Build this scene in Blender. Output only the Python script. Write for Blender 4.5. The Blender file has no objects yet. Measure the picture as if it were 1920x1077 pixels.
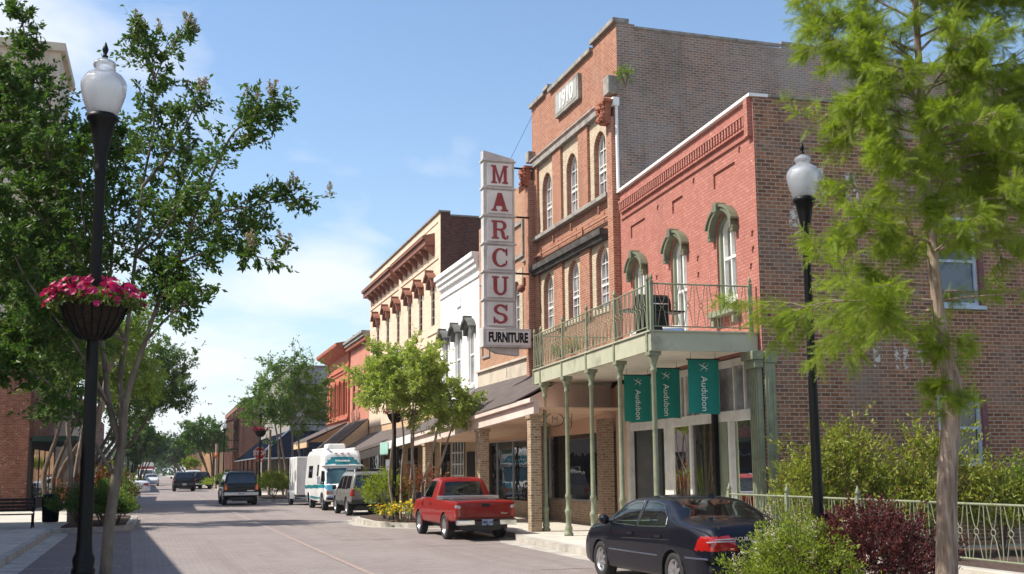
import bpy, bmesh, math, random
import numpy as np
from mathutils import Vector, Matrix
from mathutils.geometry import tessellate_polygon
PI = math.pi; R = math.radians
scene = bpy.context.scene
COL = scene.collection

# ---------------------------------------------------------------- camera
cam_data = bpy.data.cameras.new('camera'); cam = bpy.data.objects.new('camera', cam_data); COL.objects.link(cam)
YAW, PITCH, ROLL = R(17.506), R(7.7266), 0.009
_f = Vector((math.sin(YAW)*math.cos(PITCH), math.cos(YAW)*math.cos(PITCH), math.sin(PITCH)))
_r = Vector((math.cos(YAW), -math.sin(YAW), 0)); _u = _r.cross(_f)
_r2 = _r*math.cos(ROLL) - _u*math.sin(ROLL); _u2 = _u*math.cos(ROLL) + _r*math.sin(ROLL)
cam.matrix_world = Matrix(((_r2.x, _u2.x, -_f.x, 0), (_r2.y, _u2.y, -_f.y, 0), (_r2.z, _u2.z, -_f.z, 1.9), (0, 0, 0, 1)))
cam_data.sensor_width = 36; cam_data.lens = 2050/1920*36; cam_data.shift_y = 61.5/1920
cam_data.clip_start = .1; cam_data.clip_end = 5000
scene.camera = cam

# ---------------------------------------------------------------- light
SUN_EL, SUN_AZ = R(50), R(-80)          # azimuth from +Y, clockwise positive
SUN_DIR = Vector((math.sin(SUN_AZ)*math.cos(SUN_EL), math.cos(SUN_AZ)*math.cos(SUN_EL), math.sin(SUN_EL)))
sl = bpy.data.lights.new('sun', 'SUN'); sl.energy = 5.0; sl.angle = R(.53); sl.color = (1, .94, .85)
so = bpy.data.objects.new('sun', sl); COL.objects.link(so)
so.rotation_euler = (-SUN_DIR).to_track_quat('-Z', 'Y').to_euler(); so.location = (-30, 10, 60)
world = bpy.data.worlds.new('World'); scene.world = world; world.use_nodes = True
nt = world.node_tree; nt.nodes.clear()
def wn(t, **k):
    n = nt.nodes.new(t)
    for a, b in k.items(): setattr(n, a, b)
    return n
sky = wn('ShaderNodeTexSky', sky_type='NISHITA', sun_disc=False, sun_elevation=SUN_EL, sun_rotation=SUN_AZ % (2*PI), air_density=1.15, dust_density=.35, ozone_density=1.5)
tc = wn('ShaderNodeTexCoord'); sep = wn('ShaderNodeSeparateXYZ'); nt.links.new(tc.outputs['Generated'], sep.inputs[0])
def m(op, a, b=None, c=None):
    n = wn('ShaderNodeMath', operation=op)
    for i, v in enumerate((a, b, c)):
        if v is None: continue
        if isinstance(v, (int, float)): n.inputs[i].default_value = v
        else: nt.links.new(v, n.inputs[i])
    return n.outputs[0]
zz = m('MAXIMUM', sep.outputs[2], 0.0); dz = m('ADD', zz, .22)
cx_ = m('DIVIDE', sep.outputs[0], dz); cy_ = m('DIVIDE', sep.outputs[1], dz)
cmb = wn('ShaderNodeCombineXYZ'); nt.links.new(cx_, cmb.inputs[0]); nt.links.new(cy_, cmb.inputs[1])
cn = wn('ShaderNodeTexNoise'); cn.inputs['Scale'].default_value = 1.7; cn.inputs['Detail'].default_value = 7; cn.inputs['Roughness'].default_value = .52; cn.inputs['Distortion'].default_value = .25
mp = wn('ShaderNodeMapping'); mp.inputs['Location'].default_value = (7.2, 8.8, 0); nt.links.new(cmb.outputs[0], mp.inputs[0]); nt.links.new(mp.outputs[0], cn.inputs['Vector'])
# clouds gather low and to the west (left), the east is clear
west = m('MULTIPLY_ADD', sep.outputs[0], -.42, .03)
low = m('MULTIPLY_ADD', zz, -.42, .125)
cf = m('ADD', m('ADD', cn.outputs['Fac'], west), low)
rmp = wn('ShaderNodeValToRGB'); rmp.color_ramp.elements[0].position = .50; rmp.color_ramp.elements[1].position = .68
rmp.color_ramp.elements[0].color = (0, 0, 0, 1); rmp.color_ramp.elements[1].color = (.8, .8, .8, 1)
nt.links.new(cf, rmp.inputs[0])
mix = wn('ShaderNodeMix', data_type='RGBA'); nt.links.new(rmp.outputs[0], mix.inputs[0]); mix.inputs[7].default_value = (6.7, 6.85, 7.1, 1)
hm = wn('ShaderNodeMix', data_type='RGBA'); hf = m('MULTIPLY', m('POWER', m('SUBTRACT', 1.0, m('MINIMUM', m('MULTIPLY', zz, 2.6), 1.0)), 2.2), .5); nt.links.new(hf, hm.inputs[0]); tn = wn('ShaderNodeMix', data_type='RGBA', blend_type='MULTIPLY'); tn.inputs[0].default_value = 1; tn.inputs[7].default_value = (1.12, 1.17, 1.22, 1); nt.links.new(sky.outputs[0], tn.inputs[6]); nt.links.new(tn.outputs[2], hm.inputs[6]); hm.inputs[7].default_value = (3.9, 4.75, 6.0, 1); nt.links.new(hm.outputs[2], mix.inputs[6])
bg = wn('ShaderNodeBackground'); bg.inputs[1].default_value = .112; nt.links.new(mix.outputs[2], bg.inputs[0])
wo = wn('ShaderNodeOutputWorld'); nt.links.new(bg.outputs[0], wo.inputs[0])
scene.view_settings.view_transform = 'Standard'; scene.view_settings.look = 'None'; scene.view_settings.gamma = 1
scene.view_settings.exposure = 0.52
cy = scene.cycles
cy.max_bounces = 7; cy.diffuse_bounces = 3; cy.glossy_bounces = 3; cy.transparent_max_bounces = 12; cy.transmission_bounces = 4
cy.use_denoising = True; cy.sample_clamp_indirect = 6

# ---------------------------------------------------------------- mesh helpers
class MB:
    def __init__(s): s.v = []; s.f = []; s.m = []; s.sm = []
    def add(s, vs, fs, mi=0, smooth=False):
        o = len(s.v); s.v += [tuple(p) for p in vs]; s.f += [tuple(i+o for i in f) for f in fs]
        s.m += [mi]*len(fs); s.sm += [smooth]*len(fs); return s
    def box(s, x0, y0, z0, x1, y1, z1, mi=0, M=None):
        vs = [(x0,y0,z0),(x1,y0,z0),(x1,y1,z0),(x0,y1,z0),(x0,y0,z1),(x1,y0,z1),(x1,y1,z1),(x0,y1,z1)]
        if M is not None: vs = [tuple(M @ Vector(v)) for v in vs]
        return s.add(vs, [(0,3,2,1),(4,5,6,7),(0,1,5,4),(1,2,6,5),(2,3,7,6),(3,0,4,7)], mi)
    def cbox(s, c, d, mi=0, rz=0, ry=0, rx=0):
        M = Matrix.Translation(c) @ Matrix.Rotation(rz,4,'Z') @ Matrix.Rotation(ry,4,'Y') @ Matrix.Rotation(rx,4,'X')
        return s.box(-d[0]/2,-d[1]/2,-d[2]/2,d[0]/2,d[1]/2,d[2]/2,mi,M)
    def tube(s, pts, r, n=8, mi=0, cap=True, smooth=True):
        pts = [Vector(p) for p in pts]; k = len(pts)
        rs = r if isinstance(r, (list, tuple)) else [r]*k
        vs = []; up = None
        for i, p in enumerate(pts):
            t = (pts[min(i+1,k-1)]-pts[max(i-1,0)]).normalized()
            if up is None: up = t.orthogonal().normalized()
            else:
                up = up - t*up.dot(t)
                up = up.normalized() if up.length > 1e-6 else t.orthogonal().normalized()
            w = t.cross(up)
            for j in range(n):
                a = 2*PI*j/n; vs.append(p+(up*math.cos(a)+w*math.sin(a))*rs[i])
        fs = [(i*n+j, i*n+(j+1)%n, (i+1)*n+(j+1)%n, (i+1)*n+j) for i in range(k-1) for j in range(n)]
        s.add(vs, fs, mi, smooth)
        if cap: s.add(vs[:n], [tuple(range(n-1,-1,-1))], mi); s.add(vs[-n:], [tuple(range(n))], mi)
        return s
    def lathe(s, prof, c=(0,0,0), n=24, mi=0, axis='Z', smooth=True):
        vs = []; k = len(prof)
        for r_, z in prof:
            for j in range(n):
                a = 2*PI*j/n; p = (r_*math.cos(a), r_*math.sin(a), z)
                if axis == 'Y': p = (p[0], p[2], p[1])
                if axis == 'X': p = (p[2], p[0], p[1])
                vs.append((p[0]+c[0], p[1]+c[1], p[2]+c[2]))
        fs = [(i*n+j, i*n+(j+1)%n, (i+1)*n+(j+1)%n, (i+1)*n+j) for i in range(k-1) for j in range(n)]
        return s.add(vs, fs, mi, smooth)
    def prism(s, poly, y0, y1, mi=0, axis='Y', M=None):
        """2D polygon (a,b) extruded along axis: Y -> (a,y,b); X -> (x,a,b); Z -> (a,b,z)"""
        n = len(poly)
        def P(a, b, t): return {'Y': (a,t,b), 'X': (t,a,b), 'Z': (a,b,t)}[axis]
        vs = [P(a,b,y0) for a,b in poly]+[P(a,b,y1) for a,b in poly]
        if M is not None: vs = [tuple(M @ Vector(v)) for v in vs]
        tri = tessellate_polygon([[Vector((a,b,0)) for a,b in poly]])
        fs = [tuple(t) for t in tri]+[tuple(i+n for i in reversed(t)) for t in tri]
        fs += [(i,(i+1)%n,(i+1)%n+n,i+n) for i in range(n)]
        return s.add(vs, fs, mi)
    def build(s, name, mats, parent=None, recalc=True, bevel=0):
        me = bpy.data.meshes.new(name); me.from_pydata(s.v, [], s.f)
        if not isinstance(mats, (list, tuple)): mats = [mats]
        for q in mats: me.materials.append(q)
        me.polygons.foreach_set('material_index', s.m); me.polygons.foreach_set('use_smooth', s.sm)
        if recalc:
            bm = bmesh.new(); bm.from_mesh(me); bmesh.ops.recalc_face_normals(bm, faces=bm.faces); bm.to_mesh(me); bm.free()
        o = bpy.data.objects.new(name, me); COL.objects.link(o)
        if parent: o.parent = parent
        if bevel:
            b = o.modifiers.new('bevel', 'BEVEL'); b.width = bevel; b.segments = 2; b.limit_method = 'ANGLE'; b.angle_limit = R(40)
        return o
def npmesh(name, V, F, mats, parent=None, midx=None, smooth=False):
    V = np.asarray(V, np.float32); F = np.asarray(F, np.int32); k = F.shape[1]
    me = bpy.data.meshes.new(name); me.vertices.add(len(V)); me.vertices.foreach_set('co', V.ravel())
    me.loops.add(F.size); me.loops.foreach_set('vertex_index', F.ravel()); me.polygons.add(len(F))
    me.polygons.foreach_set('loop_start', np.arange(0, F.size, k, dtype=np.int32))
    me.update(calc_edges=True)
    if not isinstance(mats, (list, tuple)): mats = [mats]
    for q in mats: me.materials.append(q)
    if midx is not None: me.polygons.foreach_set('material_index', np.asarray(midx, np.int32))
    me.polygons.foreach_set('use_smooth', np.full(len(F), smooth))
    o = bpy.data.objects.new(name, me); COL.objects.link(o)
    if parent: o.parent = parent
    return o
def tag(o, label=None, cat=None, group=None, kind=None):
    if label: o['label'] = label
    if cat: o['category'] = cat
    if group: o['group'] = group
    if kind: o['kind'] = kind
    return o
def thing(name, label, cat, loc=(0,0,0), rz=0, group=None, scale=1):
    o = bpy.data.objects.new(name, None); COL.objects.link(o); o.location = loc; o.rotation_euler = (0,0,rz); o.empty_display_size = .3
    if scale != 1: o.scale = (scale,)*3
    return tag(o, label, cat, group)
def copy_tree(o, parent=None):
    c = o.copy(); COL.objects.link(c)
    if parent: c.parent = parent
    for ch in list(o.children): copy_tree(ch, c)
    return c
def text_obj(name, body, mt, size, parent, M, depth=.006, xs=1, bold=0, align='CENTER'):
    cu = bpy.data.curves.new(name, 'FONT'); cu.body = body; cu.size = size; cu.extrude = depth; cu.align_x = align; cu.align_y = 'CENTER'; cu.offset = bold; cu.resolution_u = 4
    t = bpy.data.objects.new(name, cu); COL.objects.link(t)
    bpy.context.view_layer.update()
    me = bpy.data.meshes.new_from_object(t.evaluated_get(bpy.context.evaluated_depsgraph_get()))
    bpy.data.objects.remove(t); me.transform(M @ Matrix.Diagonal((xs,1,1,1))); me.materials.clear(); me.materials.append(mt); me.name = name
    o = bpy.data.objects.new(name, me); COL.objects.link(o); o.parent = parent; return o
def stamp(name, glyphs, mt, parent):
    """glyph outlines given as MB already placed"""
    return glyphs.build(name, mt, parent)

# ---------------------------------------------------------------- materials
MATS = {}
def newmat(name):
    q = bpy.data.materials.new(name); q.use_nodes = True; n = q.node_tree; n.nodes.clear()
    return q, n
class NT:
    def __init__(s, tree): s.t = tree
    def n(s, typ, ins=None, **k):
        x = s.t.nodes.new(typ)
        for a, b in k.items(): setattr(x, a, b)
        for a, b in (ins or {}).items(): s.set(x, a, b)
        return x
    def set(s, x, a, b):
        i = x.inputs[a]
        if hasattr(b, 'links'): s.t.links.new(b, i)
        elif isinstance(b, (tuple, list)) and len(b) == 3 and i.type == 'RGBA': i.default_value = (*b, 1)
        else: i.default_value = b
    def math(s, op, a, b=0, c=0, clamp=False): return s.n('ShaderNodeMath', {0:a,1:b,2:c}, operation=op, use_clamp=clamp).outputs[0]
    def mix(s, f, a, b, mode='MIX'): return s.n('ShaderNodeMix', {0:f,6:a,7:b}, data_type='RGBA', blend_type=mode).outputs[2]
    def noise(s, vec, scale, detail=4, rough=.55): return s.n('ShaderNodeTexNoise', {'Vector':vec,'Scale':scale,'Detail':detail,'Roughness':rough}).outputs['Fac']
    def ramp(s, f, p0, p1, c0=(0,0,0), c1=(1,1,1)):
        x = s.n('ShaderNodeValToRGB', {0:f}); e = x.color_ramp.elements; e[0].position = p0; e[1].position = p1; e[0].color = (*c0,1); e[1].color = (*c1,1); return x.outputs[0]
    def out(s, sh): s.t.links.new(sh, s.n('ShaderNodeOutputMaterial').inputs[0])
    def obj(s): return s.n('ShaderNodeTexCoord').outputs['Object']
    def pos(s): return s.n('ShaderNodeNewGeometry').outputs['Position']
    def bsdf(s, **k):
        x = s.n('ShaderNodeBsdfPrincipled')
        for a, b in k.items(): s.set(x, a.replace('_', ' '), b)
        return x
def plain(name, col, rough=.6, metal=0, spec=.5, var=.12, vs=3.0, bump=0, coat=0, dirt=None, bs=40):
    """one paint/metal/plaster colour with soft natural variation"""
    if name in MATS: return MATS[name]
    q, t = newmat(name); N = NT(t); v = N.obj()
    n1 = N.noise(v, vs, 5); c = N.mix(N.ramp(n1, .3, .7), tuple(x*(1-var) for x in col), tuple(min(1,x*(1+var)) for x in col))
    if dirt:
        c = N.mix(N.ramp(N.noise(v, vs*.7, 8, .7), .52, .75), c, dirt)
    b = N.bsdf(Base_Color=c, Roughness=rough, Metallic=metal, Specular_IOR_Level=spec, Coat_Weight=coat, Coat_Roughness=.04)
    if bump:
        bp = N.n('ShaderNodeBump', {'Strength':bump,'Distance':.01,'Height':N.noise(v, bs, 4)}); N.set(b, 'Normal', bp.outputs[0])
    N.out(b.outputs[0]); MATS[name] = q; return q
def brick(name, c1, c2, mortar, bw=.22, rh=.076, ms=.012, grime=None, gs=.5, glo=.5, ghi=.7, patch=None, var=.35, bump=.5, spots=None):
    q, t = newmat(name); N = NT(t); v = N.obj()
    s = N.n('ShaderNodeSeparateXYZ', {0:v}); u = N.math('ADD', s.outputs[0], s.outputs[1])
    wob = N.noise(v, 1.3, 2)
    vec = N.n('ShaderNodeCombineXYZ', {0:u, 1:N.math('MULTIPLY_ADD', wob, .02, s.outputs[2])}).outputs[0]
    b = N.n('ShaderNodeTexBrick', {'Vector':vec,'Color1':(0,0,0),'Color2':(1,1,1),'Mortar':(0,0,0),'Scale':1.,'Mortar Size':ms,'Mortar Smooth':.3,'Bias':0.,'Brick Width':bw,'Row Height':rh})
    cc = N.ramp(b.outputs[0], 0, 1, c1, c2)
    dark = N.ramp(N.noise(vec, 7, 3, .6), .35, .7)
    cc = N.mix(N.math('MULTIPLY', dark, var), cc, (c1[0]*.35, c1[1]*.4, c1[2]*.5))
    if spots: cc = N.mix(N.ramp(N.noise(vec, 5.5, 2, .8), .62, .66), cc, spots)
    cc = N.mix(b.outputs['Fac'], cc, mortar)
    if patch: cc = N.mix(N.math('MULTIPLY', N.ramp(N.noise(v, .30, 8, .72), .46, .60), .5), cc, patch)
    strk = N.noise(N.n('ShaderNodeMapping', {0:v, 3:(1,1,.12)}).outputs[0], 1.6, 6, .65)
    cc = N.mix(N.math('MULTIPLY', N.ramp(strk, .50, .75), .42), cc, (c1[0]*.45,c1[1]*.5,c1[2]*.55))
    cc = N.mix(N.math('MULTIPLY', N.ramp(N.noise(v, .9, 9, .75), .55, .72), .35), cc, mortar)
    if grime: cc = N.mix(N.math('MULTIPLY', N.ramp(N.noise(v, gs, 9, .68), glo, ghi), .85), cc, grime)
    p = N.bsdf(Base_Color=cc, Roughness=.9, Specular_IOR_Level=.25)
    if bump:
        h = N.math('SUBTRACT', N.math('MULTIPLY', N.noise(v, 60, 3), .4), b.outputs['Fac'])
        bp = N.n('ShaderNodeBump', {'Strength':bump,'Distance':.012,'Height':h}); N.set(p, 'Normal', bp.outputs[0])
    N.out(p.outputs[0]); MATS[name] = q; return q
def leafmat(name, c1, c2, c3=None, transl=.35, rough=.5):
    q, t = newmat(name); N = NT(t)
    r_ = N.n('ShaderNodeNewGeometry').outputs['Random Per Island']
    x = N.n('ShaderNodeValToRGB', {0:r_}); e = x.color_ramp.elements; e[0].color = (*c1,1); e[1].color = (*c2,1); e[1].position = .85 if c3 else 1
    if c3: k = e.new(1.0); k.color = (*c3,1); e[1].position = .9
    col = N.mix(N.ramp(N.noise(N.obj(), 1.6, 2), .35, .65), x.outputs[0], N.mix(.45, x.outputs[0], c2))
    b = N.bsdf(Base_Color=col, Roughness=rough, Specular_IOR_Level=.35)
    tr = N.n('ShaderNodeBsdfTranslucent', {0:N.mix(.5, col, (min(1,c2[0]*1.5), min(1,c2[1]*1.6), c2[2]*.6))})
    N.out(N.n('ShaderNodeMixShader', {0:transl,1:b.outputs[0],2:tr.outputs[0]}).outputs[0]); MATS[name] = q; return q
def glassmat(name, tint=(.6,.66,.66), refl=1.0, dark=0.0, rough=.01):
    """thin see-through pane: tinted transparency plus fresnel reflection"""
    q, t = newmat(name); N = NT(t)
    fr = N.n('ShaderNodeFresnel', {0:1.5}).outputs[0]
    g = N.n('ShaderNodeBsdfGlossy', {0:(1,1,1),1:rough}); tr = N.n('ShaderNodeBsdfTransparent', {0:tint})
    N.out(N.n('ShaderNodeMixShader', {0:N.math('MULTIPLY_ADD', fr, refl, dark, True),1:tr.outputs[0],2:g.outputs[0]}).outputs[0]); MATS[name] = q; return q
def pane(name, c1, c2, scale=1.2, rough=.06):
    q, t = newmat(name); N = NT(t); v = N.obj()
    c = N.mix(N.ramp(N.noise(v, scale, 3), .42, .6), c1, c2)
    b = N.bsdf(Base_Color=c, Roughness=rough, Specular_IOR_Level=.8)
    bp = N.n('ShaderNodeBump', {'Strength':.06,'Distance':.05,'Height':N.noise(v, 2.5, 1)}); N.set(b, 'Normal', bp.outputs[0])
    N.out(b.outputs[0]); MATS[name] = q; return q
def bark(name, c1, c2, scale=9, stretch=.25):
    q, t = newmat(name); N = NT(t); v = N.n('ShaderNodeMapping', {0:N.obj(), 3:(1,1,stretch)}).outputs[0]
    f = N.noise(v, scale, 6, .65); c = N.mix(N.ramp(f, .35, .65), c1, c2)
    b = N.bsdf(Base_Color=c, Roughness=.85, Specular_IOR_Level=.2)
    bp = N.n('ShaderNodeBump', {'Strength':.7,'Distance':.02,'Height':f}); N.set(b, 'Normal', bp.outputs[0])
    N.out(b.outputs[0]); MATS[name] = q; return q
def paint(name, col, metal=.3, rough=.35):
    q, t = newmat(name); N = NT(t)
    b = N.bsdf(Base_Color=N.mix(N.ramp(N.noise(N.obj(), 2.2, 6, .7), .4, .8), col, tuple(x*.9+.001 for x in col)), Roughness=.5, Metallic=metal, Specular_IOR_Level=.15, Coat_Weight=.55, Coat_Roughness=.015, Coat_IOR=1.42)
    N.out(b.outputs[0]); MATS[name] = q; return q
# ---------------------------------------------------------------- shared materials
M = {}
M['concrete'] = plain('concrete', (.42,.385,.33), .9, var=.2, vs=1.5, bump=.3, dirt=(.22,.20,.17))
M['kerb'] = plain('kerb_concrete', (.40,.37,.32), .9, var=.25, vs=2.2, bump=.3, dirt=(.16,.145,.13))
M['mulch'] = plain('mulch', (.07,.042,.03), .95, var=.5, vs=14, bump=1)
M['white'] = plain('white_paint', (.72,.71,.68), .6, dirt=(.45,.42,.38), vs=2)
M['black_iron'] = plain('black_iron', (.0035,.004,.004), .45, var=.2, spec=.22)
M['rubber'] = plain('rubber', (.018,.018,.018), .8)
M['dark'] = plain('dark_inside', (.008,.008,.008), .9)
M['chrome'] = plain('chrome', (.75,.75,.76), .12, metal=1)
M['alu'] = plain('aluminium', (.55,.56,.57), .3, metal=.9, vs=1)
M['green_iron'] = plain('sage_green_paint', (.215,.235,.15), .55, var=.15, vs=4, dirt=(.10,.10,.06))
M['stone'] = plain('grey_stone', (.27,.25,.225), .9, var=.3, vs=4, bump=.5, dirt=(.09,.08,.075))
M['roofing'] = plain('grey_roofing', (.22,.215,.21), .9)
M['pane_dark'] = pane('dark_pane', (.012,.015,.02), (.10,.11,.125))
M['pane_grey'] = pane('grey_pane', (.13,.13,.14), (.32,.31,.32), .9)
M['shop_glass'] = glassmat('shop_glass', (.62,.66,.64), 1.3, .06)
M['interior'] = plain('shop_interior', (.10,.075,.055), .9, var=.5, vs=1.2)
M['ceiling'] = plain('painted_boards', (.60,.55,.47), .8, vs=1.5)

def road_mat():
    q, t = newmat('road_pavers'); N = NT(t); v = N.pos()
    rot = N.n('ShaderNodeMapping', {0:v, 2:(0,0,R(-1.1))}).outputs[0]
    s = N.n('ShaderNodeSeparateXYZ', {0:rot}); vec = N.n('ShaderNodeCombineXYZ', {0:s.outputs[0],1:s.outputs[1]}).outputs[0]
    b = N.n('ShaderNodeTexBrick', {'Vector':vec,'Color1':(.215,.175,.16),'Color2':(.28,.232,.212),'Mortar':(.145,.128,.118),'Scale':1.,'Mortar Size':.012,'Brick Width':.24,'Row Height':.12,'Mortar Smooth':.4})
    c = b.outputs[0]
    c = N.mix(N.ramp(N.noise(vec, .35, 6, .6), .35, .7), c, N.mix(.45, c, (.32,.28,.255)))
    lane = N.n('ShaderNodeMapping', {0:vec, 3:(1.3,.06,1)}).outputs[0]
    c = N.mix(N.math('MULTIPLY', N.ramp(N.noise(lane, 1.0, 5, .6), .5, .68), .6), c, (.19,.15,.135))
    c = N.mix(N.math('MULTIPLY', N.ramp(N.noise(vec, 1.1, 8, .75), .66, .74), .7), c, (.09,.07,.065))
    c = N.mix(N.math('MULTIPLY', N.ramp(N.noise(vec, 3.3, 4, .6), .68, .73), .6), c, (.07,.06,.055))
    # far stretch is worn asphalt, near one brick
    far = N.ramp(s.outputs[1], .5, .6)
    p = N.bsdf(Base_Color=c, Roughness=.82, Specular_IOR_Level=.35)
    bp = N.n('ShaderNodeBump', {'Strength':.3,'Distance':.006,'Height':N.math('SUBTRACT', N.noise(vec, 30, 3), b.outputs['Fac'])}); N.set(p, 'Normal', bp.outputs[0])
    N.out(p.outputs[0]); return q
def bay_mat():
    q, t = newmat('bay_pavers'); N = NT(t); v = N.pos()
    b = N.n('ShaderNodeTexBrick', {'Vector':N.n('ShaderNodeMapping', {0:v, 2:(0,0,R(45))}).outputs[0],'Color1':(.16,.12,.11),'Color2':(.25,.19,.17),'Mortar':(.10,.085,.08),'Scale':1.,'Mortar Size':.012,'Brick Width':.2,'Row Height':.1})
    c = N.mix(N.ramp(N.noise(v, .5, 5), .4, .7), b.outputs[0], (.15,.125,.12))
    N.out(N.bsdf(Base_Color=c, Roughness=.85).outputs[0]); return q
def walk_mat():
    q, t = newmat('pavement_slabs'); N = NT(t); v = N.pos()
    b = N.n('ShaderNodeTexBrick', {'Vector':v,'Color1':(.50,.46,.39),'Color2':(.56,.52,.45),'Mortar':(.22,.2,.17),'Scale':1.,'Mortar Size':.012,'Brick Width':1.5,'Row Height':1.5}, offset=0)
    c = N.mix(N.math('MULTIPLY', N.ramp(N.noise(v, 1.3, 8, .7), .5, .72), .6), b.outputs[0], (.27,.24,.20))
    N.out(N.bsdf(Base_Color=c, Roughness=.88).outputs[0]); return q
M['road'] = road_mat(); M['bay'] = bay_mat(); M['walk'] = walk_mat()
def sheet(name, poly, z, mt, thick=None, kind='structure', label=None):
    mb = MB()
    if thick is None: mb.add([(x,y,z) for x,y in poly], [tuple(t) for t in tessellate_polygon([[Vector((x,y,0)) for x,y in poly]])])
    else: mb.prism(poly, z-thick, z, axis='Z')
    o = mb.build(name, mt)
    if thick is None:
        for p in o.data.polygons:
            if p.normal.z < 0: p.flip()
    return tag(o, label, None, None, kind)
def ctr(Y): return 4.05-.0197*Y          # centre line of the street

# ground far beyond
gm, gt = newmat('ground_grass'); GN = NT(gt)
GN.out(GN.bsdf(Base_Color=GN.mix(GN.ramp(GN.noise(GN.pos(), .3, 6), .4, .6), (.07,.085,.035), (.13,.12,.07)), Roughness=.95).outputs[0])
sheet('ground', [(-1500,-60),(1500,-60),(1500,1800),(-1500,1800)], -.012, gm)
sheet('road', [(ctr(-20)-7.2,-20),(ctr(-20)+8,-20),(ctr(700)+8,700),(ctr(700)-7.2,700)], 0, M['road'])
sheet('cross_street', [(-80,90.5),(ctr(90)-7.1,90.5),(ctr(104)-7.1,104),(-80,104)], -.002, M['road'])
sheet('cross_street_east', [(ctr(90)+7.9,90.5),(80,90.5),(80,104),(ctr(104)+7.9,104)], -.002, M['road'])
sheet('parking_bay', [(-3.15,15),(-.3,15),(-1.0,37.6),(-3.4,37.0)], .004, M['bay'])

# right pavement
KR = [(9.3,12.9),(9.3,19.6),(9.05,20.6),(8.75,21.6),(8.75,27.4),(8.95,28.2),(9.15,28.9),(9.15,33.3),(8.7,34.6),(7.6,35.6),(6.9,36.6),(6.65,37.8),(6.65,41.0),(7.3,42.2),(8.4,43.4),(8.9,44.4),(8.5,66),(7.9,67),(6.4,68.2),(5.6,70),(5.5,86),(6.3,89),(9,90.4)]
KR0 = [(5.6,-8),(5.6,9.9),(5.95,11.4),(7.2,12.5),(9.3,12.9)]
edge = KR0 + KR[1:]
sheet('pavement', edge+[(45,90.4),(45,-8)], .15, M['walk'], .3)
def kerb(name, pts, w=.16, z=.156, side=1):
    mb = MB(); n = len(pts); ls = []
    for i in range(n):
        a = Vector(pts[max(i-1,0)]); b = Vector(pts[min(i+1,n-1)]); t = (b-a).normalized(); nn = Vector((t.y,-t.x))*side
        p = Vector(pts[i]); ls.append((p-nn*.012, p+nn*w))
    for i in range(n-1):
        a0,a1 = ls[i]; b0,b1 = ls[i+1]
        vs = [(a0.x,a0.y,-.02),(b0.x,b0.y,-.02),(b1.x,b1.y,-.02),(a1.x,a1.y,-.02),(a0.x,a0.y,z),(b0.x,b0.y,z),(b1.x,b1.y,z),(a1.x,a1.y,z)]
        mb.add(vs, [(0,1,5,4),(4,5,6,7),(3,7,6,2)]+([(0,4,7,3)] if i==0 else [])+([(1,2,6,5)] if i==n-2 else []))
    return tag(mb.build(name, M['kerb']), kind='structure')
kerb('kerb', edge)
# gutter strips
def strip(name, pts, w0, w1, z, mt, side=1):
    mb = MB(); n = len(pts)
    for i in range(n):
        a = Vector(pts[max(i-1,0)]); b = Vector(pts[min(i+1,n-1)]); t = (b-a).normalized(); nn = Vector((t.y,-t.x))*side
        p = Vector(pts[i]); mb.v += [(p.x+nn.x*w0,p.y+nn.y*w0,z),(p.x+nn.x*w1,p.y+nn.y*w1,z)]
    for i in range(n-1): mb.f.append((2*i,2*i+1,2*i+3,2*i+2)); mb.m.append(0); mb.sm.append(False)
    return tag(mb.build(name, mt), kind='structure')
strip('gutter', edge, -.45, -.02, .004, M['kerb'])
# left pavement and its bed
KL = [(-2.9,-8),(.2,-8),(.3,13.6),(-.6,14.6),(-3.0,15.2),(-3.25,36.2),(-3.4,37.3),(-1.4,37.9),(-.95,38.9),(-1.0,46.6),(-2.9,48.2),(-3.9,49.2),(-4.3,63.5),(-1.8,65.5),(-1.7,86),(-2.6,89),(-5.2,90.4)]
sheet('pavement_west', KL+[(-45,90.4),(-45,-8)], .15, M['walk'], .3)
kerb('kerb_west', KL[1:], side=-1)
strip('gutter_west', KL[4:7], -.5, -.02, .008, M['kerb'], side=-1)
bed = [(-3.1,37.75),(-1.5,38.2),(-1.2,39.1),(-1.25,46.3),(-3.1,47.6)]
sheet('planting_bed', bed, .19, M['mulch'], .06)
bed2 = [(8.5,35.2),(7.8,35.85),(7.15,36.8),(6.92,37.9),(6.92,40.9),(7.6,42.1),(9.0,42.3),(9.0,35.4)]
sheet('planting_bed_east', bed2, .19, M['mulch'], .06)
sheet('planting_bed_corner', [(5.95,-1),(5.95,9.8),(6.3,11.2),(7.4,12.15),(9.3,12.5),(9.3,-1)], .19, M['mulch'], .06)
sheet('planting_bed_north', [(6.3,68.9),(5.85,70.2),(5.8,80),(8,80),(8,68.4)], .19, M['mulch'], .06)
sheet('garden_soil', [(10.9,3),(30,3),(30,19.0),(11.7,19.4)], .17, M['mulch'], .03)
# beyond the cross street
KF = [(9,104.2),(6.3,105),(5.0,108),(4.6,125),(ctr(220)+5,220),(ctr(650)+5,650)]
sheet('pavement_far', KF+[(45,650),(45,104.2)], .15, M['walk'], .3); kerb('kerb_far', KF)
KFL = [(-6,104.2),(-2.4,105),(-1.7,108),(-1.9,125),(ctr(220)-5,220),(ctr(650)-5,650)]
sheet('pavement_far_west', KFL+[(-45,650),(-45,104.2)], .15, M['walk'], .3); kerb('kerb_far_west', KFL, side=-1)
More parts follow.
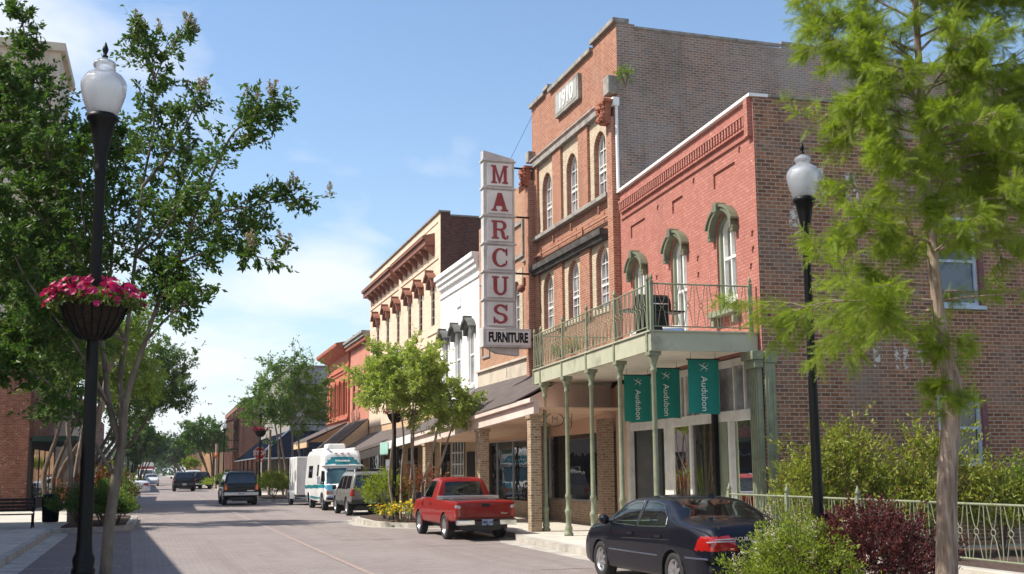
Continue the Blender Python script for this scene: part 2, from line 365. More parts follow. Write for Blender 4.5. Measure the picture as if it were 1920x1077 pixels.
# painted lines
pm = plain('road_paint', (.31,.235,.20), .8, var=.3, vs=5, dirt=(.26,.20,.17))
mb = MB()
for y0, y1 in [(8,90),(106,200)]:
    mb.add([(ctr(y0)-.05,y0,.006),(ctr(y0)+.06,y0,.006),(ctr(y1)+.06,y1,.006),(ctr(y1)-.05,y1,.006)], [(0,1,2,3)])
def line(x0,y0,x1,y1,w):
    d = Vector((x1-x0,y1-y0)).normalized(); n_ = Vector((-d.y,d.x))*w/2
    mb.add([(x0-n_.x,y0-n_.y,.006),(x1-n_.x,y1-n_.y,.006),(x1+n_.x,y1+n_.y,.006),(x0+n_.x,y0+n_.y,.006)], [(0,1,2,3)])
line(6.3,27.0,8.3,27.0,.1); line(6.6,19.9,8.3,19.9,.1); line(-3.1,31.0,-1.0,31.0,.1); line(-3.1,24,-.8,24,.1)
line(-1.6,89,-1.6,89.3,.1)
tag(mb.build('road_markings', pm), kind='structure')
# house number plates painted on the kerb
pt = MB(); pt.add([(x,y,.0045) for x,y in [(4.6,30.2),(6.1,30.0),(6.2,33.4),(4.7,33.7)]], [(0,1,2,3)]); pass
tag(pt.build('road_patch', plain('asphalt_patch', (.22,.185,.165), .9, var=.25, vs=3, bump=.4)), kind='structure')
# ================================================================ buildings
def arch_loop(cx, w, z0, z1, rise=0, n=10, point=0):
    h = w/2
    if rise <= 0: return [(cx-h,z0),(cx+h,z0),(cx+h,z1),(cx-h,z1)]
    rad = (h*h+rise*rise)/(2*rise); cz = z1-rad; a0 = math.asin(min(1, h/rad)) if rise < h else PI/2
    pts = [(cx-h,z0),(cx+h,z0)]
    for i in range(n+1):
        a = -a0+2*a0*i/n; x = -rad*math.sin(a) if rise < h else -h*math.sin(a)
        z = cz+rad*math.cos(a) if rise < h else (z1-rise)+rise*math.cos(a)
        pts.append((cx+x if True else 0, z))
    if point: pts = [(x, z+point*max(0, 1-abs(x-cx)/h)) if z > z1-rise else (x,z) for x,z in pts]
    return pts
def wall(mb, outline, holes, y=0., rev=.25, mi=0, thick=None):
    loops = [outline]+holes; flat = [p for l in loops for p in l]
    tri = tessellate_polygon([[Vector((a,b,0)) for a,b in l] for l in loops])
    mb.add([(a,y,b) for a,b in flat], [tuple(t) for t in tri], mi)
    for l in holes:
        n = len(l); mb.add([(a,y,b) for a,b in l]+[(a,y-rev,b) for a,b in l], [(i,(i+1)%n,(i+1)%n+n,i+n) for i in range(n)], mi)
    if thick:
        n = len(outline); mb.add([(a,y,b) for a,b in outline]+[(a,y-thick,b) for a,b in outline], [(i,(i+1)%n,(i+1)%n+n,i+n) for i in range(n)], mi)
    return mb
def shrink(loop, d):
    n = len(loop); out = []
    ar = sum(loop[i][0]*loop[(i+1)%n][1]-loop[(i+1)%n][0]*loop[i][1] for i in range(n)); sg = 1 if ar > 0 else -1
    for i in range(n):
        p = Vector(loop[i]); a = (p-Vector(loop[i-1])); b = (Vector(loop[(i+1)%n])-p)
        if a.length < 1e-6: a = b
        if b.length < 1e-6: b = a
        a.normalize(); b.normalize()
        na = Vector((-a.y,a.x))*sg; nb = Vector((-b.y,b.x))*sg; q = (na+nb)
        q = q.normalized()/max(.5, math.sqrt(max(.01,(1+na.dot(nb))/2))); out.append(tuple(p+q*d))
    return out
def ring(mb, loop, d, y0, y1, mi=0):
    inn = shrink(loop, d); n = len(loop)
    vs = [(a,y1,b) for a,b in loop]+[(a,y1,b) for a,b in inn]+[(a,y0,b) for a,b in loop]+[(a,y0,b) for a,b in inn]
    fs = []
    for i in range(n):
        j = (i+1)%n; fs += [(i,j,j+n,i+n),(i+n,j+n,j+3*n,i+3*n),(i,i+2*n,j+2*n,j)]
    mb.add(vs, fs, mi); return inn
def window(parent, cx, w, z0, z1, rise=0, y=-.14, fm='white', pm_='pane_dark', fw=.06, nv=1, nh=1, bw=.03, point=0, meet=None, curt=None, label=None, swing=0):
    L = arch_loop(cx, w, z0, z1, rise, point=point); mb = MB()
    ring(mb, L, fw, y-.05, y+.03)
    h = w/2-fw
    for i in range(1, nv+1):
        x = cx-h+2*h*i/(nv+1); t = (x-cx)/(w/2); top = z1-(rise*(1-math.sqrt(max(0,1-t*t))) if rise>0 else 0)-fw*.5
        mb.box(x-bw/2, y-.02, z0+fw*.5, x+bw/2, y+.012, top)
    zt = z1-rise
    for i in range(1, nh+1):
        z = z0+(zt-z0)*i/(nh+(0 if rise > 0 else 1)) ; mb.box(cx-h, y-.02, z-bw/2, cx+h, y+.015, z+bw/2)
    if meet: mb.box(cx-h, y-.02, meet-.035, cx+h, y+.03, meet+.035)
    f = mb.build('window', M[fm], parent)
    if label: f['label'] = label
    g = MB(); tri = tessellate_polygon([[Vector((a,b,0)) for a,b in L]])
    g.add([(a,y-.03,b) for a,b in L], [tuple(t) for t in tri]); g.build('pane', M[pm_], f)
    return f
def hood_arch(cx, w, zs, rise, t, y0, y1, ext=.0, n=12, drop=0.0):
    """arched band of thickness t following the window head"""
    h = w/2; rad = (h*h+rise*rise)/(2*rise) if rise < h else h; a0 = math.asin(min(1,h/rad)); cz = zs+rise-rad
    ins = []; out = []
    for i in range(n+1):
        a = -a0+2*a0*i/n; ins.append((cx+rad*math.sin(a), cz+rad*math.cos(a))); out.append((cx+(rad+t)*math.sin(a), cz+(rad+t)*math.cos(a)))
    if drop: ins = [(ins[0][0], ins[0][1]-drop)]+ins+[(ins[-1][0], ins[-1][1]-drop)]; out = [(ins[0][0]-t, ins[0][1])]+out+[(ins[-1][0]+t, ins[-1][1])]
    return ins+out[::-1]

BR = dict(
 pink = brick('salmon_brick', (.375,.145,.11), (.44,.185,.145), (.32,.125,.095), ms=.009, var=.10, bump=.9, spots=(.52,.25,.19)),
 pinkside = brick('old_red_brown_brick', (.18,.08,.045), (.42,.185,.095), (.40,.33,.26), bw=.215, rh=.084, ms=.012, var=.5, grime=(.26,.215,.17), gs=.55, glo=.50, ghi=.74, bump=.8),
 o1910 = brick('orange_brick', (.30,.10,.056), (.43,.18,.105), (.40,.29,.22), ms=.012, var=.35, bump=.6, grime=(.20,.13,.10), glo=.62, ghi=.85),
 buff = brick('buff_brick', (.50,.40,.28), (.62,.52,.38), (.33,.25,.19), ms=.011, var=.15, bump=.5, grime=(.34,.22,.15), gs=1.1, glo=.55, ghi=.8),
 side1910 = brick('grey_stained_brick', (.20,.11,.07), (.42,.21,.12), (.36,.32,.28), ms=.016, var=.5, patch=(.33,.31,.295), grime=(.14,.12,.105), gs=.35, glo=.50, ghi=.72),
 dull = brick('dull_orange_brick', (.36,.16,.09), (.47,.24,.14), (.40,.30,.22), ms=.012, var=.25, grime=(.22,.17,.13), glo=.5, ghi=.75),
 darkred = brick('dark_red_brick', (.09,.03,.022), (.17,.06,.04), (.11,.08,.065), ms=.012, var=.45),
 pier = brick('brown_pier_brick', (.28,.17,.095), (.50,.36,.22), (.46,.39,.30), bw=.2, rh=.07, var=.45, spots=(.10,.055,.035)),
 kneewall = brick('knee_wall_brick', (.22,.13,.08), (.38,.25,.16), (.33,.27,.20), bw=.2, rh=.07, var=.5, spots=(.08,.05,.03)),
 leftred = brick('weathered_red_brick', (.20,.065,.04), (.38,.14,.08), (.30,.20,.15), var=.45, grime=(.12,.07,.05), spots=(.5,.4,.34)),
 farbrick = brick('far_red_brick', (.20,.085,.06), (.30,.13,.09), (.24,.17,.14), var=.3))
M.update(
 cream = plain('cream_stucco', (.66,.50,.375), .9, vs=.8, var=.08, dirt=(.55,.40,.28)), rust = plain('rust_paint', (.21,.082,.052), .7, var=.2, dirt=(.13,.07,.05)),
 whitewall = plain('whitewash', (.80,.79,.77), .8, vs=1, var=.05, dirt=(.66,.65,.63)), peach = plain('peach_stucco', (.60,.40,.28), .9, vs=.8, var=.08),
 peachtrim = plain('pale_pink_trim', (.66,.52,.46), .7, vs=1, dirt=(.45,.36,.31)), salmonp = plain('salmon_stucco', (.50,.20,.14), .85, vs=.9),
 redp = plain('brick_red_paint', (.43,.125,.07), .8, vs=1.2), beige = plain('beige_stone', (.50,.43,.34), .9, vs=.9, dirt=(.30,.25,.20)),
 shingle = plain('brown_shingle', (.095,.075,.068), .95, var=.3, vs=3, bump=.6, bs=14), tan = plain('tan_panel', (.55,.37,.22), .85, vs=.8, dirt=(.4,.27,.17)),
 bluegrey = plain('blue_grey_wall', (.30,.325,.37), .9, var=.04, vs=.5), terrac = plain('terracotta_capital', (.30,.10,.055), .8, vs=6, var=.3),
 greyhood = plain('charcoal_hood', (.09,.09,.085), .7, dirt=(.25,.25,.24)), darkwood = plain('dark_timber', (.035,.028,.022), .8), darkgreen = plain('dark_green_door', (.03,.045,.03), .5),
 greentrim = plain('sage_frame', (.19,.21,.145), .6, vs=3), offwhite = plain('off_white_frame', (.62,.60,.55), .6, vs=3, dirt=(.45,.42,.37)),
 curtain = plain('purple_curtain', (.07,.06,.13), .9, var=.4, vs=5), teal = plain('teal_cloth', (.0,.19,.155), .75, var=.06, vs=1), cloth = plain('letter_white', (.72,.80,.76), .8))

# ---------------------------------------------------------------- salmon brick building with gallery (nearest on the right)
PINK_O = (11.933, 20.549, 0); PINK_RZ = R(86.4)
pk = thing('brick_building', 'two storey salmon painted brick building with three tall arched windows and a white parapet edge', 'building', PINK_O, PINK_RZ)
LP = 8.34; HP = 9.86
wins = [(1.3, 5.42, 7.66), (4.1, 4.75, 7.66), (6.92, 4.75, 7.66)]; WW = 1.0
holes = [arch_loop(c, WW, z0, z1, .32) for c, z0, z1 in wins]
pan = [(.7,8.32,1.85,8.69,0),(3.7,8.32,4.4,8.66,0),(6.35,8.32,7.5,8.69,0)]
mb = MB(); holes2 = holes+[[(a,b),(c,b),(c,d),(a,d)] for a,b,c,d,_ in pan]
wall(mb, [(-.28,4.3),(LP,4.3),(LP,HP),(-.28,HP)], holes2, 0, .28)
mb.build('facade_wall', BR['pink'], pk)
mb = MB()
for a,b,c,d,_ in pan: mb.box(a+.001,-.09,b+.001,c-.001,-.045,d-.001)
mb.build('brick_panel', BR['pink'], pk)
mb = MB()                                                   # corbelled cornice: dentils and string courses
mb.box(-.05,.002,9.22,8.2,.07,9.28); mb.box(-.05,.002,9.02,8.2,.045,9.08); mb.box(-.05,.002,9.50,8.2,.11,9.57)
k = 0; x = 0.0
while x < 8.15: mb.box(x,.002,9.285,x+.075,.10,9.495); x += .15
mb.box(-.24,.002,9.0,-.06,.12,9.86)
mb.build('cornice', BR['pink'], pk)
MB().box(-.32,-.35,HP+.002,LP,.10,HP+.07).build('coping', M['whitewall'], pk)
for c, z0, z1 in wins:
    # green box frame set in the reveal, white sashes inside
    mb = MB(); L = arch_loop(c, WW-.004, z0, z1, .32); ring(mb, L, .10, -.26, -.05)
    f = mb.build('window', M['greentrim'], pk)
    g = MB(); L2 = arch_loop(c, WW-.2, z0+.1, z1-.1, .26); inn = ring(g, L2, .06, -.2, -.12)
    g.box(c-.03,-.19,z0+.14,c+.03,-.125,z1-.16); g.box(c-.36,-.19,z0+(z1-z0)*.52,c+.36,-.115,z0+(z1-z0)*.52+.06)
    if z0 > 5: g.box(c-.37,-.19,z0+.14,c+.37,-.1,z0+.3)
    g.build('sash', M['white'], f)
    g = MB(); g.add([(a,-.165,b) for a,b in L2], [tuple(t) for t in tessellate_polygon([[Vector((a,b,0)) for a,b in L2]])]); g.build('pane', glassmat('window_glass', (.5,.53,.56), 1.2, .05) if 'window_glass' not in bpy.data.materials else bpy.data.materials['window_glass'], f)
    g = MB(); n = 40
    vs = []; x0, x1 = c-.40, c-.08
    for i in range(n+1):
        x = c-.42+.34*i/n; vs += [(x,-.36+.03*math.sin(i*1.5),z0),(x,-.36+.03*math.sin(i*1.5),z1)]
    g.add(vs, [(2*i,2*i+1,2*i+3,2*i+2) for i in range(n)]); g.build('curtain', M['curtain'], f)
    # hood mould with keystone and ears
    h = MB(); prof = hood_arch(c, 1.06, z1-.34, .35, .085, 0, 0, drop=.16); h.prism(prof, .002, .17)
    prof = hood_arch(c, 1.30, z1-.29, .38, .06, 0, 0, drop=.02); h.prism(prof, .002, .21)
    h.prism([(c-.10,z1-.02),(c+.10,z1-.02),(c+.09,z1+.15),(c+.05,z1+.21),(c-.05,z1+.21),(c-.09,z1+.15)], .002, .27)
    for s in (-1,1): h.box(c+s*.60-.07,.002,z1-.58,c+s*.60+.07,.15,z1-.44)
    h.build('hood_mould', plain('dark_sage_hood', (.135,.145,.09), .6, vs=4, dirt=(.07,.07,.045)), pk, bevel=.012)
s = MB(); s.box(.62,.002,5.27,1.98,.22,5.40); s.box(.70,.002,5.05,.82,.16,5.27); s.box(1.78,.002,5.05,1.90,.16,5.27); s.build('window_sill', M['green_iron'], pk, bevel=.01)
mb = MB()                                                  # small iron tie anchors
for (a,b) in [(-.02,6.9),(-.02,6.55),(.1,6.2),(2.9,6.9),(2.9,6.5),(5.6,6.9),(.45,8.9),(5.4,8.75),(2.1,5.4),(3.0,8.85)]: mb.box(a-.035,.002,b-.05,a+.035,.035,b+.05); mb.box(a-.07,.002,b+.02,a+.07,.03,b+.045)
mb.build('wall_anchor', BR['pink'], pk)
# side wall towards the pocket garden, steps down behind the tree
mb = MB(); D2 = 34
sw = [(0,0),(-D2,0),(-D2,9.15),(-3.05,9.15),(-3.05,9.86),(-.1,9.92),(0,9.92)]
wn_ = [(-5.35,5.4,-4.3,7.42),(-5.2,1.95,-4.12,3.42),(-14.5,5.4,-13.4,7.4)]
hl = [[(a,b),(c,b),(c,d),(a,d)] for a,b,c,d in wn_]
loops = [sw]+hl; flat = [p for l in loops for p in l]; tri = tessellate_polygon([[Vector((a,b,0)) for a,b in l] for l in loops])
XS = -.285
mb.add([(XS,a,b) for a,b in flat], [tuple(t) for t in tri])
for l in hl: mb.add([(XS,a,b) for a,b in l]+[(XS+.18,a,b) for a,b in l], [(i,(i+1)%4,(i+1)%4+4,i+4) for i in range(4)])
mb.build('side_wall', BR['pinkside'], pk)
mb = MB(); mb.box(-.33,-D2,9.152,.05,-3.05,9.23); mb.box(-.33,-3.05,9.862,.05,-.36,9.93); mb.build('side_coping', M['stone'], pk)
mb = MB(); mb.box(-.27,-D2,8.6,LP,-.30,8.7); mb.box(LP-.1,-D2,0,LP,-.3,9.2); mb.box(-.27,-D2-.2,0,LP,-D2,9.0)
mb.build('roof', M['roofing'], pk)
M['lightblue'] = plain('pale_blue_frame', (.42,.52,.62), .5, vs=3); M['plum'] = plain('plum_trim', (.16,.06,.07), .7)
for a,b,c,d in wn_:
    f = MB(); t = .07
    f.box(XS+.03,a,b,XS+.12,a+t,d); f.box(XS+.03,c-t,b,XS+.12,c,d); f.box(XS+.03,a+t,b,XS+.12,c-t,b+t); f.box(XS+.03,a+t,d-t,XS+.12,c-t,d); f.box(XS+.04,a+t,(b+d)/2-.03,XS+.10,c-t,(b+d)/2+.03)
    f.box(XS-.09,a-.12,b-.09,XS-.001,c+.12,b-.005)
    o = f.build('window', M['lightblue'], pk); g = MB(); g.add([(XS+.08,a,b),(XS+.08,c,b),(XS+.08,c,d),(XS+.08,a,d)], [(0,1,2,3)]); g.build('pane', M['pane_dark'], o)
    MB().box(XS-.05,a-.13,b,XS-.001,a-.001,d).build('shutter_edge', M['plum'], o)
# remains of a painted wall sign: worn pale letters on the brick
def bar(mb, a, b, w=.13, x=XS-.004): 
    p = Vector(a); q = Vector(b); d = (q-p).normalized(); n_ = Vector((-d.y,d.x))*w/2
    mb.add([(x,*(p-n_)),(x,*(q-n_)),(x,*(q+n_)),(x,*(p+n_))], [(0,1,2,3)])
gq, gt2 = newmat('worn_letter_paint'); GN = NT(gt2)
fac = GN.ramp(GN.noise(GN.obj(), 9, 6, .7), .46, .56)
GN.out(GN.n('ShaderNodeMixShader', {0:fac,1:GN.n('ShaderNodeBsdfTransparent').outputs[0],2:GN.bsdf(Base_Color=(.55,.51,.45), Roughness=.9).outputs[0]}).outputs[0])
mb = MB()
for (y0, z0, hgt) in [(-.9,7.55,.75),(-1.55,7.6,.75),(-2.2,7.6,.7),(-8.2,7.6,.7),(-2.7,4.0,.5),(-3.2,3.95,.5),(-3.75,3.95,.55),(-7.2,3.95,.5),(-7.9,3.95,.5),(-8.6,3.95,.5)]:
    bar(mb, (y0,z0), (y0,z0+hgt), .16)
    if int(y0*10)%2 == 0: bar(mb, (y0-.2,z0), (y0-.2,z0+hgt), .12)
mb.add([(XS-.004,-.75,3.95+3.5),(XS-.004,-1.05,7.45),(XS-.004,-1.05,7.0),(XS-.004,-.75,7.0)], [(0,1,2,3)])
mb.build('faded_letter', gq, pk, recalc=False)
# ground floor: shopfront under the gallery
f = MB(); f.box(.12,-.16,2.9,8.0,-.02,3.13); f.box(.12,-.14,4.12,8.0,-.02,4.28); f.box(8.0,-.14,.15,8.34,0,4.28)
for x in (.12,2.12,3.95,5.6): f.box(x,-.13,3.13,x+.12,-.03,4.12)
for x in (.72,1.25): f.box(x,-.12,3.13,x+.06,-.05,4.12)
for x in (2.6,3.1,3.6,4.3,4.75,5.2,6.0,6.5,7.0,7.5): f.box(x,-.12,3.13,x+.06,-.05,4.12)
f.box(3.72,-.16,.75,3.84,-.03,2.9); f.box(4.98,-.16,.15,5.55,-.06,2.9); f.box(1.5,-.16,.75,1.62,-.03,2.9); f.box(.3,-.15,.62,1.6,-.02,.75); f.box(2.2,-.15,.62,5.0,-.02,.75)
f.build('shop_frame', M['offwhite'], pk)
MB().box(1.63,-.2,.15,2.2,-.02,2.9).build('shop_pier', M['greentrim'], pk)
MB().box(2.06,.0,.15,2.2,.10,4.28).build('iron_stanchion', M['black_iron'], pk)
kb = MB(); kb.box(.3,-.14,.15,1.62,-.05,.615); kb.box(2.2,-.14,.15,5.0,-.05,.615); kb.build('stall_riser', M['greentrim'], pk)
for a,b,c,d in [(.24,.75,1.5,2.9),(2.2,.75,3.72,2.9),(3.84,.75,4.98,2.9)]:
    g = MB(); g.add([(a,-.09,b),(c,-.09,b),(c,-.09,d),(a,-.09,d)], [(0,1,2,3)]); g.build('shop_window', M['shop_glass'], pk)
g = MB(); g.add([(.2,-.1,3.13),(8.0,-.1,3.13),(8.0,-.1,4.12),(.2,-.1,4.12)], [(0,1,2,3)]); g.build('transom_pane', M['pane_grey'], pk)
d_ = MB(); d_.box(5.7,-.9,.15,6.6,-.86,2.85); d_.box(6.7,-1.0,.15,8.0,-.96,2.85); d_.box(5.62,-.9,.15,5.68,-.1,2.9); d_.box(6.4,-.95,.15,6.46,-.88,2.4); d_.build('door', M['darkgreen'], pk)
p = MB(); 
for k in range(6): p.box(6.95,-.955,.9+k*.27,7.35,-.945,1.02+k*.27)
p.build('door_notice', M['offwhite'], pk)
i_ = MB(); i_.box(.1,-3.2,.15,5.6,-3.1,4.2); i_.box(.1,-3.2,.15,.16,-.2,4.2); i_.box(.1,-3.2,.14,8.2,-.2,.16); i_.box(5.58,-3.2,.15,5.62,-.95,4.2); i_.build('shop_interior', M['interior'], pk)
i_ = MB()                                                # iron corner pilaster, fluted
i_.box(-.27,.002,.15,.16,.16,.75); i_.box(-.25,.002,.75,.14,.12,3.95); i_.box(-.30,.002,3.95,.19,.20,4.12); i_.box(-.34,.002,4.12,.23,.26,4.3)
for k in range(5): i_.box(-.225+k*.075,.12,.95,-.19+k*.075,.145,3.75)
i_.box(-.33,-.26,.15,-.288,-.02,4.05); i_.box(-.36,-.30,4.05,-.288,-.02,4.3)
for k in range(2): i_.box(-.345,-.22+k*.1,.5,-.331,-.18+k*.1,3.9)
i_.build('iron_pilaster', M['green_iron'], pk, bevel=.006)

# display pieces inside the shop
def shop_item(name, label, cat, u, y, z, build):
    t = thing(name, label, cat); M4 = Matrix.Translation(PINK_O) @ Matrix.Rotation(PINK_RZ,4,'Z'); p_ = M4 @ Vector((u,y,z)); t.location = p_; t.rotation_euler = (0,0,PINK_RZ); build(t); return t
def bh(t):
    w = MB(); w.box(-.13,-.12,.62,.13,.12,.95); w.prism([(-.18,.95),(.18,.95),(0,1.15)], -.15, .15); w.build('house', M['offwhite'], t)
    MB().tube([(0,0,0),(0,0,.62)], .03).build('post', M['offwhite'], t); MB().lathe([(.035,.115),(.035,.125),(0,.125)], (0,0,.8), axis='Y').build('entrance_hole', M['dark'], t)
shop_item('birdhouse', 'small white birdhouse on a post behind the shop glass', 'birdhouse', 3.4, -.8, .45, bh)
def stand(t):
    w = MB(); w.tube([(0,0,0),(0,0,.85)], .03); w.lathe([(.25,0),(.06,.06)]); w.build('stand', M['darkgreen'], t); MB().box(-.35,-.12,.85,.35,.12,.97).build('tray', M['green_iron'], t, bevel=.02)
shop_item('display_stand', 'low green tray on a stand under the birdhouse in the shop window', 'stand', 2.95, -.55, .16, stand)
def flagb(t):
    q, tt = newmat('printed_flag'); N = NT(tt); v = N.obj(); a = N.mix(N.ramp(N.noise(v, 6, 2), .45, .5), (.5,.03,.03), (.55,.6,.7)); a = N.mix(N.ramp(N.noise(v, 9, 2), .55, .6), a, (.08,.14,.4)); N.out(N.bsdf(Base_Color=a, Roughness=.8).outputs[0])
    w = MB(); n = 10; w.add([p for i in range(n+1) for p in ((-.2+.4*i/n,.015*math.sin(i),0),(-.2+.4*i/n,.015*math.sin(i),.66))], [(2*i,2*i+2,2*i+3,2*i+1) for i in range(n)]); w.build('cloth', q, t); MB().tube([(-.22,0,.67),(.22,0,.67)], .01).build('rod', M['black_iron'], t)
shop_item('garden_flag', 'red and blue printed garden flag hanging in the right hand shop window', 'flag', .72, -.22, .95, flagb)
def bouquet(t, seed=3):
    rg = random.Random(seed); w = MB()
    for k in range(26):
        a = rg.uniform(0,2*PI); r_ = rg.uniform(.1,.5); w.tube([(0,0,0),(r_*.4*math.cos(a),r_*.4*math.sin(a),.9),(r_*math.cos(a),r_*math.sin(a),rg.uniform(1.5,2.1))], [.012,.006,.003], 4)
    w.build('twigs', M['offwhite'], t); MB().lathe([(0,-.3),(.13,-.3),(.16,.1),(.11,.12)]).build('pot', M['green_iron'], t)
shop_item('twig_arrangement', 'tall pot of bare pale twigs behind the shop glass beside the wide white frame', 'decoration', 4.5, -.7, .46, bouquet)

# ---------------------------------------------------------------- gallery (iron balcony) on columns
YB = 2.37; U0 = 0.0; U1 = 9.25
gl = thing('iron_gallery', 'sage green iron gallery with slender columns and railings in front of the salmon building', 'balcony', PINK_O, PINK_RZ)
cu_ = [0.08+2.1*k for k in range(5)]; cu_[-1] = 8.55
F0, F1 = 4.27, 4.68
mb = MB(); mb.box(-.05,YB-.02,F0+.02,U1,YB+.06,F1); mb.box(-.06,YB-.04,F1,U1,YB+.10,F1+.035); mb.box(-.13,.02,F0+.02,-.05,YB+.06,F1); mb.box(-.17,.02,F1,-.05,YB+.10,F1+.033); mb.box(U1,.05,F0+.02,U1+.08,YB+.06,F1)
mb.build('fascia', plain('cream_green_fascia', (.40,.40,.29), .6, vs=2, var=.1, dirt=(.17,.17,.12)), gl)
mb = MB(); mb.box(-.05,.06,F1-.06,U1,YB-.02,F1-.01)
k = 0.06
while k < YB-.1: mb.box(-.05,k,F0+.10,U1,k+.205,F0+.125); k += .215
for x in (1.0,3.1,5.2,7.3,9.0): mb.box(x,.06,F0+.126,x+.1,YB-.03,F1-.061)
mb.build('deck', M['ceiling'], gl)
for u in cu_:
    c = MB(); z = .15
    prof = [(.0,z),(.17,z),(.17,z+.07),(.12,z+.10),(.145,z+.16),(.145,z+.20),(.10,z+.27),(.105,z+.55),(.135,z+.60),(.135,z+.66),(.09,z+.70),(.085,z+.95),(.115,z+.98),(.115,z+1.04),(.082,z+1.10),(.068,3.85),(.10,3.88),(.10,3.92),(.075,3.96),(.11,4.05),(.165,4.16),(.175,4.24),(.0,4.245)]
    c.lathe([(r_*.70,z_) for r_,z_ in prof], (u,YB-.06,0), 20); c.box(u-.13,YB-.19,4.2,u+.13,YB+.07,4.285)
    c.build('column', M['green_iron'], gl)
RT = 5.70; RB = 4.80
def railing(name, P0, P1, parent, n, z0, z1, mt):
    """straight run of thin balusters, every other pair bowed out around a small ring"""
    P0 = Vector(P0); P1 = Vector(P1); d = (P1-P0); L = d.length; d.normalize(); mb = MB()
    mb.tube([P0+Vector((0,0,z1)), P1+Vector((0,0,z1))], .018, 6); mb.tube([P0+Vector((0,0,z0)), P1+Vector((0,0,z0))], .014, 6)
    st = L/n; zm = z0+(z1-z0)*.5
    for i in range(n):
        x = st*(i+.5)
        if i % 2 == 0: mb.tube([P0+d*x+Vector((0,0,z0)), P0+d*x+Vector((0,0,z1))], .0085, 5)
        else:
            rr = .045
            for s in (-1,1): mb.tube([P0+d*(x+s*.10)+Vector((0,0,z0)), P0+d*(x+s*.045)+Vector((0,0,zm-.12)), P0+d*(x+s*.012)+Vector((0,0,zm-rr))], .008, 5); mb.tube([P0+d*(x+s*.012)+Vector((0,0,zm+rr)), P0+d*(x+s*.045)+Vector((0,0,zm+.12)), P0+d*(x+s*.10)+Vector((0,0,z1))], .008, 5)
            mb.tube([P0+d*(x+rr*math.sin(a*PI/5))+Vector((0,0,zm+rr*math.cos(a*PI/5))) for a in range(11)], .008, 5)
    return mb.build(name, mt, parent)
ps = cu_+[U1]
for i in range(len(ps)):
    c = MB(); u = ps[i]; c.box(u-.03,YB-.0,F1+.03,u+.03,YB+.055,RT+.06); c.lathe([(0,RT+.06),(.03,RT+.07),(.045,RT+.11),(.03,RT+.15),(.012,RT+.2),(0,RT+.22)], (u,YB+.03,0), 10); c.box(u-.045,YB+.061,F0+.03,u+.045,YB+.085,F1)
    c.build('railing_post', M['green_iron'], gl)
c = MB(); c.box(-.12,.10,F1+.03,-.05,.18,RT+.06); c.lathe([(0,RT+.06),(.045,RT+.11),(.012,RT+.2),(0,RT+.22)], (-.09,.14,0), 10); c.build('railing_post', M['green_iron'], gl)
c = MB(); c.box(-.13,YB-.02,F1+.03,-.06,YB+.05,RT+.06); c.lathe([(0,RT+.06),(.045,RT+.11),(.012,RT+.2),(0,RT+.22)], (-.09,YB+.01,0), 10); c.build('railing_post', M['green_iron'], gl)
for i in range(len(ps)-1): railing('railing', (ps[i],YB+.03,0), (ps[i+1],YB+.03,0), gl, max(4,int((ps[i+1]-ps[i])/.13)), RB, RT, M['green_iron'])
railing('railing', (-.09,YB,0), (-.09,.18,0), gl, 15, RB, RT, M['green_iron'])
# inner railing at the far end of the gallery, and a return dividing it
railing('railing', (U1-.03,YB,0), (U1-.03,.15,0), gl, 15, RB, RT, M['green_iron'])

def on_pink(t, u, y, z, rz=0): t.location = Matrix.Translation(PINK_O) @ Matrix.Rotation(PINK_RZ,4,'Z') @ Vector((u,y,z)); t.rotation_euler = (0,0,PINK_RZ+rz); return t
# barbecue on the gallery
t = on_pink(thing('barbecue_grill', 'black lidded gas barbecue standing on the gallery behind the railing', 'grill'), 1.9, 1.6, 4.68, R(95))
b = MB(); b.box(-.30,-.24,.08,.30,.24,.68); b.build('cabinet', M['black_iron'], t, bevel=.01)
b = MB(); b.prism([(-.26,.70),(.26,.70),(.27,.86),(.2,1.02),(.08,1.1),(-.08,1.1),(-.2,1.02),(-.27,.86)], -.36, .36, axis='X'); lid = b.build('lid', M['black_iron'], t, bevel=.02)
MB().tube([(-.25,.29,.86),(-.25,.33,.86),(.25,.33,.86),(.25,.29,.86)], .015).build('handle', M['chrome'], lid)
for s in (-1,1): MB().box(s*.37,-.22,.70,s*.72,.22,.74).build('side_shelf', M['black_iron'], t)
for sx in (-1,1): MB().lathe([(0,-.02),(.08,-.02),(.08,.02),(0,.02)], (sx*.27,0,.08), axis='X').build('wheel', M['rubber'], t)
t = on_pink(thing('cooler', 'blue and white cooler box on the gallery floor beside the barbecue', 'cooler'), 1.25, 1.35, 4.68, R(60))
b = MB(); b.box(-.22,-.14,0,.22,.14,.24); b.build('box', plain('cooler_blue', (.10,.22,.5), .4), t, bevel=.02); MB().box(-.23,-.15,.242,.23,.15,.31).build('lid', M['white'], t, bevel=.02)
t = on_pink(thing('bench', 'pale slatted bench on the gallery near the far doors', 'bench'), 5.6, .7, 4.68)
b = MB(); [b.box(-.7,-.2+k*.09,.42,.7,-.13+k*.09,.45) for k in range(5)]; b.build('seat', M['white'], t)
b = MB(); [b.box(-.7,-.24,.55+k*.1,.7,-.21,.61+k*.1) for k in range(3)]; b.build('backrest', M['white'], t)
for s in (-1,1): b = MB(); b.box(s*.64-.03,-.22,0,s*.64+.03,-.16,.85); b.box(s*.64-.03,.16,0,s*.64+.03,.22,.42); b.build('leg', M['white'], t)

